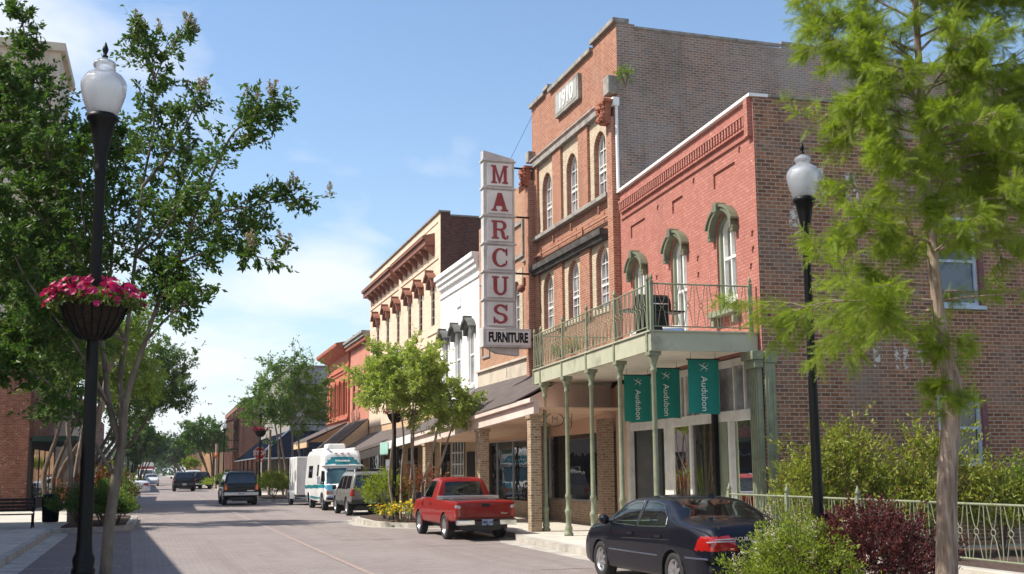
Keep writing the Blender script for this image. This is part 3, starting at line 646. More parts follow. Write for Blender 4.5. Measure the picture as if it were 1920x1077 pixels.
# teal banners hung under the gallery
def banner(u, lab, hgt=1.17, w=.72, yc=.9):
    t = on_pink(thing('banner', lab, 'banner', group='teal banners under the gallery'), u, yc, 4.20)
    b = MB(); n = 12; top = 0; vs = []
    for i in range(n+1):
        for j in range(2):
            vs.append((-.008+.012*math.sin(i*.9+u*3)*(.4+.6*j), -w/2+w*i/n, -hgt*j-.012*math.sin(i*.5+u)*j))
    b.add(vs, [(2*i,2*i+1,2*i+3,2*i+2) for i in range(n)]); c = b.build('cloth', M['teal'], t)
    s = c.modifiers.new('thick', 'SOLIDIFY'); s.thickness = .004
    MB().tube([(0,-w/2-.03,.01),(0,w/2+.03,.01)], .014).build('rod', M['black_iron'], t)
    for s_ in (-1,1): MB().tube([(0,s_*w*.4,.01),(0,s_*w*.4,.16)], .005).build('hook', M['black_iron'], t)
    # lettering reads downwards; the face towards the camera is local -x
    B3 = Matrix(((0,0,-1,0),(0,1,0,0),(1,0,0,0),(0,0,0,1)))   # placeholder orientation, refined below
    # text x axis -> down (-z), text y axis -> screen right; facing -x. screen right = local -y
    Mx = Matrix(((0,0,-1,-.028),(0,-1,0,.0),(-1,0,0,-hgt*.635),(0,0,0,1)))
    o = text_obj('lettering', 'Audubon', M['cloth'], .205, t, Mx, .002, 1.0)
    g = MB()                                             # flying bird emblem in fine strokes
    def st(pts, r_): g.tube([(-.026, -x_, z_) for x_, z_ in pts], r_, 5)
    cx0, cz0 = .02, -.16
    st([(cx0-.13,cz0+.07),(cx0-.06,cz0+.02),(cx0,cz0),(cx0+.05,cz0-.05),(cx0+.03,cz0-.10)], [.003,.008,.011,.007,.003])
    st([(cx0-.04,cz0+.01),(cx0-.03,cz0+.06),(cx0+.03,cz0+.09)], [.009,.007,.003]); st([(cx0+.01,cz0),(cx0+.07,cz0+.03),(cx0+.09,cz0+.08)], [.009,.006,.002])
    st([(cx0-.01,cz0-.01),(cx0-.08,cz0-.06),(cx0-.10,cz0-.09)], [.007,.005,.002]); st([(cx0+.02,cz0-.03),(cx0+.10,cz0-.04)], [.006,.002])
    g.build('emblem', M['cloth'], t)
banner(.75, 'teal banner with white lettering nearest the corner pilaster, before the pale framed transom')
banner(2.95, 'teal banner with white lettering, middle one, just right of the corner column')
banner(4.85, 'teal banner with white lettering, farthest away, left of the corner column')
# ================================================================ the row beyond: one frame, u runs away from the camera
RO = (12.457, 28.873, 0); RRZ = R(90)
def rowthing(name, label, u0=0): 
    return thing(name, label, 'building', (RO[0], RO[1]+u0, 0), RRZ)
def row_pos(u, y, z): return (RO[0]-y, RO[1]+u, z)
# ---------------------------------------------------------------- 1910 building, u 0..8
b = rowthing('brick_building', 'tall three storey orange brick building with arched windows and a 1910 date plaque')
H1 = 15.12; W1 = 8.0
cs = [1.4, 3.86, 6.32]
up = [arch_loop(c, .98, 10.12, 12.12, .49, point=.04) for c in cs]; lo = [arch_loop(c, .98, 6.65, 8.56, .49, point=.04) for c in cs]
mb = MB(); wall(mb, [(0,4.2),(W1,4.2),(W1,15.0),(6.4,15.0),(6.4,15.12),(5.9,15.12),(5.9,14.92),(1.9,14.92),(1.9,15.12),(0,15.12)], up+lo, 0, .3); mb.build('facade_wall', BR['o1910'], b)
mb = MB()
for grp, z0, z1 in ((up,10.03,12.6),(lo,6.5,8.66)):
    for c, L in zip(cs, grp):
        wall(mb, [(c-.80,z0),(c+.80,z0),(c+.80,z1),(c-.80,z1)], [L], .035, .03, thick=.04)
mb.build('buff_panel', BR['buff'], b)
mb = MB()
for z0, z1 in ((10.03,12.6),(6.5,8.66)):
    for a, c in ((.05,.58),(2.22,3.04),(4.68,5.50),(7.14,7.95)): mb.box(a,.002,z0,c,.12,z1)
mb.box(.03,.002,4.6,.42,.22,12.2); mb.box(7.5,.002,4.6,7.98,.30,12.2)
mb.box(.42,.12,9.30,7.5,.16,9.40)
mb.build('brick_pier', BR['o1910'], b)
mb = MB(); mb.box(.5,.002,12.60,7.55,.20,12.84); mb.box(.42,.20,12.84,7.6,.26,12.90); mb.box(.55,.002,9.90,7.5,.22,10.03); mb.build('stone_belt', M['stone'], b, bevel=.01)
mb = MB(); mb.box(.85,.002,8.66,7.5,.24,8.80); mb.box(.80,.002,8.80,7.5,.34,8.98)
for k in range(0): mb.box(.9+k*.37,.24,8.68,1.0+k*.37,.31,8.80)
mb.build('black_cornice', plain('blackened_stone', (.05,.045,.04), .95, var=.5, vs=5, dirt=(.16,.14,.12), bump=.6), b)  # cornice in near-black stone, mottled lighter at random
mb = MB(); mb.box(-.05,-.4,15.12,1.9,.12,15.25); mb.box(1.9,-.4,14.92,5.9,.12,15.05); mb.box(5.9,-.4,15.12,6.4,.12,15.24); mb.box(6.4,-.4,15.0,8.0,.12,15.13); mb.build('coping', M['stone'], b)
# corner blocks and leafy capitals
mb = MB(); mb.box(-.02,.002,12.9,.40,.30,13.45); mb.box(7.62,.002,12.9,7.95,.28,13.3); mb.build('corner_stone', M['stone'], b, bevel=.02)
for u in (.24, 7.74):
    mb = MB(); mb.prism([(u-.18,12.0),(u+.18,12.0),(u+.26,12.62),(u-.26,12.62)], .22, .42)
    rg = random.Random(5)
    for k in range(34):
        a = rg.uniform(-.22,.22); zc = rg.uniform(12.05,12.6); s = .05+.05*rg.random(); mb.lathe([(0,-s),(s*.8,-s*.5),(s,0),(s*.7,s*.6),(0,s)], (u+a,.44+.05*rg.random(),zc), 7)
    mb.box(u-.36,.2,12.6,u+.36,.5,12.68); mb.build('leafy_capital', M['terrac'], b)
pl_ = MB(); pl_.box(2.9,.002,13.72,5.12,.13,14.58); po = pl_.build('date_plaque', M['stone'], b, bevel=.01)
MB().box(3.02,.131,13.83,5.0,.14,14.47).build('plaque_field', plain('plaque_field', (.33,.34,.32), .8, vs=2), po)
# facing outward (+y): text x must run to screen right = -u
TX = lambda u, y, z: Matrix(((-1,0,0,u),(0,0,1,y),(0,1,0,z),(0,0,0,1)))
text_obj('date_numerals', '1910', M['white'], .74, po, TX(4.01,.15,14.15), .01, .95, .018)
for c in cs:
    for z0, z1, zm in ((10.12,12.12,10.95),(6.65,8.56,7.4)):
        window(b, c, .98, z0, z1, .49, -.16, nv=2, nh=3, bw=.026, fw=.055, meet=zm, pm_='pane_grey', point=.04)
# drain pipe, ties
mb = MB(); mb.tube([(-.03,.06,12.7),(-.03,.06,9.95)], .05); mb.box(-.12,.0,12.5,.06,.2,12.75); mb.build('drain_pipe', M['whitewall'], b)
mb = MB()
for a,z in [(1.2,9.5),(3.6,9.5),(5.3,9.45),(2.6,9.15),(6.6,9.2)]: mb.box(a,.13,z,a+.05,.2,z+.25)
mb.build('wall_anchor', BR['o1910'], b)
sd = MB(); SX = -.006
sd.add([(SX,0,4),(SX,-34,4),(SX,-34,14.95),(SX,-7.6,14.95),(SX,-7.6,15.05),(SX,-5.6,15.05),(SX,-5.6,14.92),(SX,-.6,14.98),(SX,-.6,15.12),(SX,0,15.12)], [tuple(range(10))]); sd.build('side_wall', BR['side1910'], b)
sd = MB(); sd.box(-.05,-34,14.95,.1,-7.6,15.02); sd.box(-.06,-7.6,15.05,.1,-5.6,15.13); sd.box(-.05,-5.6,14.98,.1,-.6,15.05); sd.build('side_coping', M['stone'], b)
MB().box(0.01,-34,14.3,W1,-.31,14.4).build('roof', M['roofing'], b)
MB().box(W1-.3,-34,0,W1,-.31,14.95).build('far_side_wall', BR['dull'], b)
# ground floor under the gallery
mb = MB(); mb.box(0,-.2,2.95,W1,0,4.6); mb.box(-.06,-.05,.15,.42,.10,4.25); mb.build('stucco_panel', M['peach'], b)
mb = MB(); mb.box(.42,-.15,.15,1.28,.05,2.95); mb.build('brick_pier', BR['kneewall'], b)
mb = MB(); mb.box(1.28,-.12,.15,6.7,.03,.85); mb.box(6.9,-.15,.15,7.95,.05,2.95); mb.build('knee_wall', BR['kneewall'], b)
f = MB(); 
for u in (1.28,2.72,4.9,6.6): f.box(u,-.1,.85,u+.05,-.02,2.95)
f.box(1.28,-.1,.851,6.65,-.02,.9); f.build('shop_frame', M['alu'], b)
for a,c in ((1.33,2.72),(2.77,4.9),(4.95,6.6)):
    g = MB(); g.add([(a,-.06,.9),(c,-.06,.9),(c,-.06,2.95),(a,-.06,2.95)], [(0,1,2,3)]); g.build('shop_window', M['shop_dark'] if 'shop_dark' in M else M.setdefault('shop_dark', pane('shop_dark_glass', (.006,.006,.007), (.02,.02,.024), .4, .012)), b)

# ---------------------------------------------------------------- furniture store, u 8..15.2
b = rowthing('brick_building', 'dull orange brick shop building with a stepped parapet behind the tall vertical letter sign')
A0, A1 = 8.0, 15.2
wl = arch_loop(10.0, .95, 7.0, 8.9, .47); wl2 = arch_loop(12.3, .95, 7.0, 8.9, .47)
mb = MB(); wall(mb, [(A0,5.9),(A1,5.9),(A1,12.0),(14.7,12.0),(14.7,12.3),(13.2,12.3),(13.2,12.1),(11.2,12.1),(11.2,12.5),(9.6,12.5),(9.6,12.2),(8.7,12.2),(8.7,12.4),(A0,12.4)], [wl, wl2], 0, .3, thick=.3); mb.build('facade_wall', BR['dull'], b)
mb = MB(); wall(mb, [(9.2,6.5),(10.8,6.5),(10.8,9.3),(9.2,9.3)], [wl], .03, .03, thick=.03); wall(mb, [(11.5,6.5),(13.1,6.5),(13.1,9.3),(11.5,9.3)], [wl2], .03, .03, thick=.03); mb.build('buff_panel', BR['buff'], b)
mb = MB(); ring(mb, [(9.0,9.7),(14.6,9.7),(14.6,11.1),(9.0,11.1)], .13, .002, .08); ring(mb, [(13.6,6.4),(14.7,6.4),(14.7,9.4),(13.6,9.4)], .1, .002, .06); mb.box(8.3,.002,9.45,9.1,.1,9.55); mb.box(13.4,.002,9.5,14.9,.1,9.6); mb.build('stone_trim', M['stone'], b)
window(b, 10.0, .95, 7.0, 8.9, .47, -.16, nv=2, nh=3, bw=.026, pm_='pane_dark'); window(b, 12.3, .95, 7.0, 8.9, .47, -.16, nv=2, nh=3, bw=.026)
mb = MB(); mb.box(A0+.02,-.1,5.25,A1,.10,5.9); mb.box(A0+.02,.10,5.84,A1,.2,5.92); mb.box(A0+.3,.10,5.35,A0+.36,.12,5.8); mb.box(11,.10,5.35,11.06,.12,5.8); mb.build('signboard_panel', M['beige'], b)
for k, u in enumerate((8.35,)): 
    mb = MB(); mb.lathe([(0,-.16),(.12,-.1),(.16,0),(.12,.1),(0,.16)], (u,.36,8.35), 10); mb.box(u-.1,.002,8.45,u+.1,.3,8.75); mb.build('rusty_bracket_ball', M['rust'], b)
MB().box(A0,-30,11.3,A1,-.31,11.4).build('roof', M['roofing'], b); MB().box(A1-.3,-30,0,A1,-.31,11.9).build('far_side_wall', BR['darkred'], b)
mb = MB(); mb.box(8.0,-.2,2.9,15.2,0,5.24); mb.build('stucco_panel', M['peach'], b)
mb = MB(); mb.box(8.05,-.1,.15,14.4,.02,.72); mb.box(14.5,-.15,.15,15.2,.18,3.3); mb.box(8.0,-.15,.15,8.6,.12,3.2); mb.build('knee_wall', BR['kneewall'], b)
f = MB()
for u in (8.65,10.75,12.85,14.42): f.box(u,-.1,.72,u+.05,-.02,2.9)
f.box(8.65,-.1,2.9,14.47,.02,2.95); f.build('shop_frame', M['alu'], b)
for a,c in ((8.7,10.75),(10.8,12.85),(12.9,14.42)):
    g = MB(); g.add([(a,-.06,.72),(c,-.06,.72),(c,-.06,2.9),(a,-.06,2.9)], [(0,1,2,3)]); g.build('shop_window', M['shop_dark'], b)
# canopy along the furniture store: brown shingles, pale pink fascia, peach soffit; it sinks a little with the pavement
cn_ = thing('shop_canopy', 'brown shingled canopy with a pale pink fascia along the furniture shop front', 'canopy', RO, RRZ)
C0, C1, CY = -.2, 15.25, 2.75
def zc(u): return 3.85-.036*(u+.5)
def slab(mb, u0, u1, pts):
    """prism between two sections; pts are (y, dz relative to the canopy edge) or absolute when 3-tuple"""
    vs = []
    for u in (u0, u1):
        for p_ in pts: vs.append((u, p_[0], (p_[1]+zc(u)) if len(p_) == 2 else p_[1]))
    n = len(pts); mb.add(vs, [tuple(range(n)), tuple(range(2*n-1,n-1,-1))]+[(i,(i+1)%n,(i+1)%n+n,i+n) for i in range(n)])
mb = MB(); slab(mb, 1.0, C1, [(.0,5.32,1),(CY+.18,.04),(CY+.18,-.0),(.0,5.22,1)]); mb.build('shingle_roof', M['shingle'], cn_)
mb = MB(); slab(mb, C0+.02, C1-.02, [(CY+.16,-.01),(CY+.16,-.13),(CY+.06,-.13),(CY+.06,-.01)]); slab(mb, C0+.03, C1-.03, [(CY+.05,-.10),(CY+.05,-.44),(CY-.10,-.44),(CY-.10,-.10)]); mb.build('fascia', M['peachtrim'], cn_)
mb = MB(); slab(mb, C0+.05, C1-.05, [(.02,-.30),(CY-.11,-.30),(CY-.11,-.26),(.02,-.26)])
mb.build('soffit', M['peach'], cn_)
mb = MB(); mb.add([(1.0,0,zc(1)-.3),(1.0,CY,zc(1)-.3),(1.0,CY,zc(1)),(1.0,0,5.2)], [(0,1,2,3)]); mb.build('end_panel', M['peachtrim'], cn_)
for u, w in ((.42,.30),(5.75,.5),(13.6,.45)):
    mb = MB(); z1 = zc(u)-.44; mb.box(u-w/2,CY-.31,.15,u+w/2,CY+.0,z1-.10); mb.box(u-w/2-.04,CY-.35,z1-.10,u+w/2+.04,CY+.04,z1+.0); mb.build('brick_pillar', BR['pier'], cn_)
for u in (.5,6.4): MB().box(u,.15,.15,u+.45,.5,3.3).build('wall_pier', BR['kneewall'], cn_)
# hanging iron sign under the canopy
t = thing('hanging_sign', 'oval scrollwork iron sign hanging under the canopy beside the end brick pillar', 'sign', row_pos(1.6,1.55,3.30), 0)
mb = MB(); mb.tube([(.28*math.cos(a*PI/10),0,.20*math.sin(a*PI/10)) for a in range(21)], .014, 6)
for s in (-1,1):
    mb.tube([(s*.55,0,.28),(s*.52,0,-.22),(s*.40,0,-.27),(s*.30,0,-.14)], .012, 5); mb.tube([(s*.55,0,.28),(s*.4,0,.2),(s*.3,0,.05)], .012, 5)
    mb.tube([(s*(.42+.07*math.cos(a*PI/6)),0,.07*math.sin(a*PI/6)) for a in range(13)], .009, 5)
mb.tube([(-.6,0,.3),(.6,0,.3)], .014, 6); mb.build('iron_frame', plain('bronze_iron', (.09,.07,.045), .6), t)
text_obj('monogram', 'M', M['stone'], .26, t, Matrix(((1,0,0,0),(0,0,-1,-.01),(0,1,0,0),(0,0,0,1))), .01)

# ---------------------------------------------------------------- white building, u 15.2..22.1
b = rowthing('white_building', 'narrow whitewashed two storey building with dark window hoods')
A0, A1 = 15.22, 22.1; cw = [16.5, 18.8, 21.05]
L = [arch_loop(c, 1.0, 5.5, 8.1, .3) for c in cw]
mb = MB(); wall(mb, [(A0,4.4),(A1,4.4),(A1,11.05),(A0,11.05)], L, -.001, .25, thick=.3); mb.build('facade_wall', M['whitewall'], b)
mb = MB(); mb.box(A0,.002,10.85,A1,.34,11.06); mb.box(A0,.002,10.62,A1,.24,10.85); mb.box(A0,.002,10.40,A1,.14,10.62); mb.box(A0,.002,9.98,A1,.07,10.08); mb.box(A0,.002,4.9,A1,.10,5.05); mb.build('cornice', M['whitewall'], b, bevel=.015)
mb = MB(); mb.box(18.25,.002,9.2,18.85,.05,9.6); mb.box(18.2,.002,9.14,18.9,.08,9.2); mb.build('wall_vent', M['whitewall'], b)
for c in cw:
    h = MB(); h.prism(hood_arch(c, 1.1, 7.80, .33, .16, 0, 0, drop=.15), .002, .20); h.prism(hood_arch(c, 1.35, 7.9, .36, .12, 0, 0), .002, .33); h.prism([(c-.07,8.2),(c+.07,8.2),(c+.09,8.46),(c-.09,8.46)], .002, .38); h.build('window_hood', M['greyhood'], b)
    window(b, c, 1.0, 5.5, 8.1, .3, -.12, nv=1, meet=6.8, pm_='pane_grey', fw=.08); MB().box(c-.62,.002,5.32,c+.62,.14,5.46).build('window_sill', M['whitewall'], b)
MB().box(A0,-28,10,A1,-.31,10.1).build('roof', M['roofing'], b)
mb = MB(); mb.box(A0,-.2,.15,A1,0,4.39); mb.build('ground_floor_wall', M['tan'], b)
f = MB(); f.box(17.6,.002,.6,19.6,.05,3.1)
fr = f.build('window', M['pane_dark'], b); g = MB()
for k in range(5): g.box(17.6+k*.5-.03,.052,.6,17.6+k*.5+.03,.09,3.1)
for k in range(6): g.box(17.6,.054,.6+k*.5-.03,19.6,.084,.6+k*.5+.03)
g.build('lattice', M['white'], fr)
mb = MB(); mb.box(16.0,.002,.15,17.2,.04,2.6); mb.build('door', M['dark'], b); mb = MB(); mb.box(20.2,.002,.9,21.8,.04,3.0); mb.build('shop_window', M['shop_dark'], b)
cn2 = thing('shop_awning', 'shallow white fronted awning with brown shingles and a green scalloped flap before the white building', 'awning', RO, RRZ)
mb = MB(); slab(mb, 15.3, 22.3, [(.02,4.5,1),(CY+.1,.10),(CY+.1,.05),(.02,4.4,1)]); mb.build('shingle_roof', M['shingle'], cn2)
mb = MB(); slab(mb, 15.3, 22.3, [(CY+.12,.06),(CY+.12,-.28),(CY+.04,-.28),(CY+.04,.06)]); mb.build('fascia', M['white'], cn2)
mb = MB(); n = 12
for i in range(n): mb.prism([(i*.16,0),(i*.16+.16,0),(i*.16+.15,-.5),(i*.16+.08,-.58),(i*.16+.01,-.5)], 0, .02)
o = mb.build('cloth_flap', plain('sea_green_cloth', (.28,.48,.40), .8), cn2); o.location = (20.2,CY+.14,zc(20)+.02)
for u in (15.9, 19.0, 22.1): MB().box(u-.06,CY-.1,.15,u+.06,CY+.02,zc(u)-.28).build('post', M['darkwood'], cn2)

# ---------------------------------------------------------------- cream building, u 22.1..41.5
b = rowthing('cream_building', 'long cream stucco three storey building with rust coloured bracketed cornices and narrow hooded windows')
A0, A1 = 22.12, 41.5; cw = [23.67, 26.44, 29.2, 32.3, 35.4, 38.6]
L = [arch_loop(c, .78, 8.95, 11.2, .25) for c in cw]+[arch_loop(c, .9, 5.4, 7.6, .0) for c in cw]
mb = MB(); wall(mb, [(A0,4.6),(A1,4.6),(A1,14.35),(A0,14.35)], L, 0, .25, thick=.3); mb.build('facade_wall', M['cream'], b)
sd = MB(); sd.add([(A0-.004,-.001,4),(A0-.004,-32,4),(A0-.004,-32,14.2),(A0-.004,-.5,14.2),(A0-.004,-.5,14.38),(A0-.004,-.001,14.38)], [tuple(range(6))]); sd.build('side_wall', BR['darkred'], b)
mb = MB(); mb.lathe([(0,0),(.42,0),(.42,-.01),(0,-.01)], (A0-.01,-1.4,11.9), 20, axis='X'); mb.build('round_vent', M['dark'], b)
mb = MB(); mb.box(A0-.05,-.5,14.38,A1,.10,14.46); mb.box(A0-.05,-32,14.2,A0+.3,-.5,14.28); mb.build('coping', M['stone'], b)
for a0, a1 in ((23.3,31.5),(32.2,41.3)):
    c = MB(); c.box(a0,.002,13.25,a1,.62,13.40); c.box(a0,.002,12.95,a1,.50,13.25); c.prism([(.002,13.40),(.64,13.40),(.002,13.58)], a0, a1, axis='X')
    k = a0+.1
    while k < a1-.2: c.prism([(.002,12.95),(.46,12.95),(.42,12.80),(.20,12.62),(.002,12.45)], k, k+.28, axis='X'); k += 1.28
    c.build('bracketed_cornice', M['rust'], b)
mb = MB(); mb.box(22.6,.002,13.95,A1-.3,.04,14.0); mb.box(22.5,.002,12.12,31.6,.05,12.20); mb.box(32.3,.002,12.12,41.3,.05,12.20); mb.box(A0+.05,.002,8.05,A1,.05,8.12); mb.box(22.6,.002,8.5,24.8,.06,8.58)
for k in range(13): mb.box(A0+.05,.002,8.5+k*.42,A1,.006,8.515+k*.42)
mb.build('stucco_courses', M['cream'], b)
for c in cw:
    h = MB(); h.prism(hood_arch(c, .95, 10.98, .30, .2, 0, 0, drop=.16), .002, .24); h.prism(hood_arch(c, 1.25, 11.16, .32, .12, 0, 0), .002, .38); h.prism([(c-.07,11.4),(c+.07,11.4),(c+.09,11.72),(c-.09,11.72)], .002, .42); h.build('window_hood', M['rust'], b)
    window(b, c, .78, 8.95, 11.2, .25, -.12, fm='darkwood', nv=1, nh=4, pm_='pane_grey', fw=.05); window(b, c, .9, 5.4, 7.6, 0, -.12, fm='rust', nv=1, meet=6.5, fw=.09)
MB().box(A0,-32,13.4,A1,-.31,13.5).build('roof', M['roofing'], b); MB().box(A1-.3,-32,0,A1,-.31,14.2).build('far_side_wall', BR['darkred'], b)
mb = MB(); mb.box(A0,-.25,.15,A1,-.05,4.6); mb.build('ground_floor_wall', M['tan'], b)
for a in (23.5,27.3,31,34.8,38.2): MB().box(a,-.049,.7,a+2.3,-.02,3.0).build('shop_window', M['shop_dark'], b)
cn3 = thing('shop_awning', 'dark timber verandah awning on posts before the cream building', 'awning', RO, RRZ)
mb = MB(); slab(mb, 22.5, 41.3, [(.02,4.2,1),(CY,.20),(CY,.05),(.02,4.05,1)]); mb.build('roof_sheet', M['shingle'], cn3)
mb = MB(); slab(mb, 22.5, 41.3, [(CY+.01,.0),(CY+.01,-.4),(CY-.06,-.4),(CY-.06,.0)]); mb.build('beam', M['darkwood'], cn3)
for k in range(7): u = 22.8+k*3.0; MB().box(u-.08,CY-.16,.15,u+.08,CY-.0,zc(u)-.4).build('post', M['darkwood'], cn3)

# ---------------------------------------------------------------- salmon stucco u 41.5..49.5 and red corner building u 49.5..60
b = rowthing('salmon_building', 'narrow pale red stucco building between the cream building and the red corner building')
A0, A1 = 41.52, 49.5
L = [arch_loop(c, 1.1, 6.0, 8.6, .2) for c in (43.2,45.5,47.8)]
mb = MB(); wall(mb, [(A0,4.4),(A1,4.4),(A1,10.9),(A0,10.9)], L, -.02, .25, thick=.3); mb.build('facade_wall', M['salmonp'], b)
mb = MB(); mb.box(A0,.0,10.55,A1,.45,10.75); mb.box(A0,-.3,10.75,A1,.55,10.92); mb.build('cornice_edge', M['stone'], b)
mb = MB(); k = A0+.1
while k < A1-.2: mb.box(k,.0,10.3,k+.18,.34,10.549); k += .4
mb.build('dentils', M['salmonp'], b)
for c in (43.2,45.5,47.8): window(b, c, 1.1, 6.0, 8.6, .2, -.1, fm='redp', nv=1, meet=7.3, fw=.09)
mb = MB(); mb.box(A0,-.25,.15,A1,-.05,4.4); mb.build('ground_floor_wall', M['tan'], b); MB().box(A0,-28,10,A1,-.33,10.1).build('roof', M['roofing'], b)
b = rowthing('red_building', 'red painted corner building with a deep cornice and paired tall windows')
A0, A1 = 49.52, 60.2
cw = [51.0,53.2,55.4,57.6]
L = [arch_loop(c, 1.25, 5.9, 8.5, .3) for c in cw]
mb = MB(); wall(mb, [(A0,4.4),(A1,4.4),(A1,11.2),(A0,11.2)], L, .05, .25, thick=.3); mb.build('facade_wall', M['redp'], b)
mb = MB(); mb.prism([(.05,10.3),(.45,10.45),(1.0,10.75),(1.05,10.95),(.05,11.15)], A0, A1+.3, axis='X'); mb.box(A0,.052,9.2,A1,.15,9.3); mb.box(A0,.052,8.95,A1,.12,9.05); mb.box(A0,.052,5.5,A1,.2,5.65); mb.box(A0,.052,5.65,A0+.4,.12,10.3); mb.box(A1-.4,.052,5.65,A1,.12,10.3); mb.build('cornice', M['redp'], b)
for c in cw:
    window(b, c, 1.25, 5.9, 8.5, .3, -.08, fm='offwhite', nv=0, meet=7.2, fw=.1, pm_='pane_grey'); h = MB(); h.prism(hood_arch(c, 1.3, 8.2, .32, .16, 0, 0, drop=2.3), .052, .18); h.build('window_surround', M['redp'], b)
mb = MB(); mb.lathe([(0,0),(.4,0),(.35,.5),(0,.6)], (50.0,-.6,11.1), 8); mb.build('roof_vent', M['dark'], b)
MB().box(A0,-28,10.3,A1,-.31,10.4).build('roof', M['roofing'], b); MB().box(A1-.3,-28,0,A1,-.3,11.1).build('far_side_wall', M['redp'], b)
mb = MB(); mb.box(A0,-.25,.15,A1,.0,4.4); mb.build('ground_floor_wall', M['tan'], b)
for a in (50.5,53.5,56.5): MB().box(a,.001,.7,a+2.3,.03,2.9).build('shop_window', M['shop_dark'], b)
cn4 = thing('shop_awning', 'pair of stepped tan sided awnings with slate tops on the red corner building', 'awning', RO, RRZ)
mb = MB(); 
for a0,a1,y1,z0,z1 in ((41.6,50.2,2.6,3.1,5.2),(50.3,60,2.9,4.0,5.3)): mb.add([(a0,.06,z1),(a1,.06,z1),(a1,y1,z0),(a0,y1,z0),(a0,.06,z1-.1),(a1,.06,z1-.1),(a1,y1,z0-.12),(a0,y1,z0-.12)], [(0,1,2,3),(4,7,6,5),(0,4,5,1),(2,6,7,3),(1,5,6,2),(0,3,7,4)])
mb.build('slate_top', M['shingle'], cn4)
mb = MB()
for a0,a1,y1,z0,z1 in ((41.6,50.2,2.6,3.1,5.2),(50.3,60,2.9,4.0,5.3)): mb.box(a0,y1-.1,z0-.5,a1,y1+.02,z0-.13); mb.prism([(.06,z1-.1),(y1-.1,z0-.13),(.06,z0-.13)], a0-.01, a0+.05, axis='X')
mb.build('tan_side', M['tan'], cn4)
for u in (42,45.5,49,52.5,56,59.6): MB().box(u-.07,2.3,.15,u+.07,2.44,2.62 if u<50.2 else 3.5).build('post', M['darkwood'], cn4)

# ---------------------------------------------------------------- vertical letter sign
SG = thing('vertical_sign', 'tall weathered white vertical box sign with red letters spelling MARCUS above a FURNITURE panel', 'sign', (0,0,0))
sx0, sx1 = 10.43, 11.58; SY = 36.3; th = .33
bm_ = plain('sign_metal', (.50,.48,.46), .55, vs=2, var=.12, dirt=(.27,.24,.22)); fm_ = plain('sign_face', (.66,.65,.63), .5, vs=1.2, dirt=(.55,.52,.49))
ztop, zbot = 12.77, 6.75; nb = 6; hh = (ztop-zbot)/nb
mb = MB(); mb.box(sx0,SY,zbot,sx1,SY+th,ztop); mb.prism([(sx0,ztop+.002),(sx1,ztop+.002),(sx1,ztop+.10),(sx0,ztop+.36)], SY, SY+th); mb.build('sign_case', bm_, SG)
mb = MB()
for k in range(nb+1): z = zbot+k*hh; mb.box(sx0-.05,SY-.06,z-.025,sx1+.05,SY+th+.05,z+.025)
mb.build('sign_divider', bm_, SG)
# slab serif letters drawn as outlines in a unit box
def arcp(cx,cy,rx,ry,a0,a1,n=10): return [(cx+rx*math.cos(R(a0+(a1-a0)*i/n)), cy+ry*math.sin(R(a0+(a1-a0)*i/n))) for i in range(n+1)]
def band(outer, inner): return outer+inner[::-1]
GL = {
 'M': [[(0,0),(.34,0),(.34,.09),(.25,.09),(.25,.72),(.46,.02),(.54,.02),(.75,.72),(.75,.09),(.66,.09),(.66,0),(1.0,0),(1.0,.09),(.93,.09),(.93,.91),(1.0,.91),(1.0,1),(.73,1),(.5,.30),(.27,1),(0,1),(0,.91),(.09,.91),(.09,.09),(0,.09)]],
 'A': [[(0,0),(.34,0),(.34,.09),(.25,.09),(.30,.28),(.62,.28),(.67,.09),(.57,.09),(.57,0),(1,0),(1,.09),(.92,.09),(.62,1),(.38,1),(.10,.09),(0,.09)]],
 'R': [[(0,0),(.42,0),(.42,.09),(.32,.09),(.32,.91),(.58,.91),(.58,1),(0,1),(0,.91),(.10,.91),(.10,.09),(0,.09)], band(arcp(.56,.73,.33,.27,90,-90), arcp(.56,.73,.13,.17,90,-90)), [(.32,.46),(.56,.46),(.56,.56),(.32,.56)], band([(.56,.50),(.74,.42),(.78,.30),(.80,.10),(.88,.08),(.92,.2),(1.0,.2)],[(.40,.50),(.54,.42),(.58,.28),(.62,.06),(.78,-.03),(.96,.02),(1.02,.16)])],
 'C': [band(arcp(.52,.5,.50,.52,40,320,20), arcp(.52,.5,.27,.42,48,312,20)), [(.84,.62),(.93,.62),(.93,1.0),(.85,1.0),(.80,.85)], [(.84,.38),(.93,.30),(.88,.12),(.80,.10)]],
 'U': [[(0,.91),(.09,.91),(.09,.34),(.31,.34),(.31,.91),(.42,.91),(.42,1),(0,1)], [(.60,.91),(.71,.91),(.71,.34),(.87,.34),(.87,.91),(.98,.91),(.98,1),(.60,1)], band(arcp(.48,.34,.39,.36,180,360,14), arcp(.51,.34,.20,.25,180,360,14))],
 'S': [band(arcp(.5,.74,.40,.28,20,270,16), arcp(.5,.74,.20,.17,20,270,16)), band(arcp(.5,.27,.42,.29,90,-160,16), arcp(.5,.27,.20,.18,90,-160,16)), [(.80,.68),(.90,.68),(.90,1.0),(.82,1.0),(.74,.86)], [(.09,0),(.17,0),(.24,.12),(.16,.34),(.09,.34)]],
}
lm = plain('oxblood_letter', (.27,.035,.04), .6, vs=4, var=.2, dirt=(.36,.10,.09))
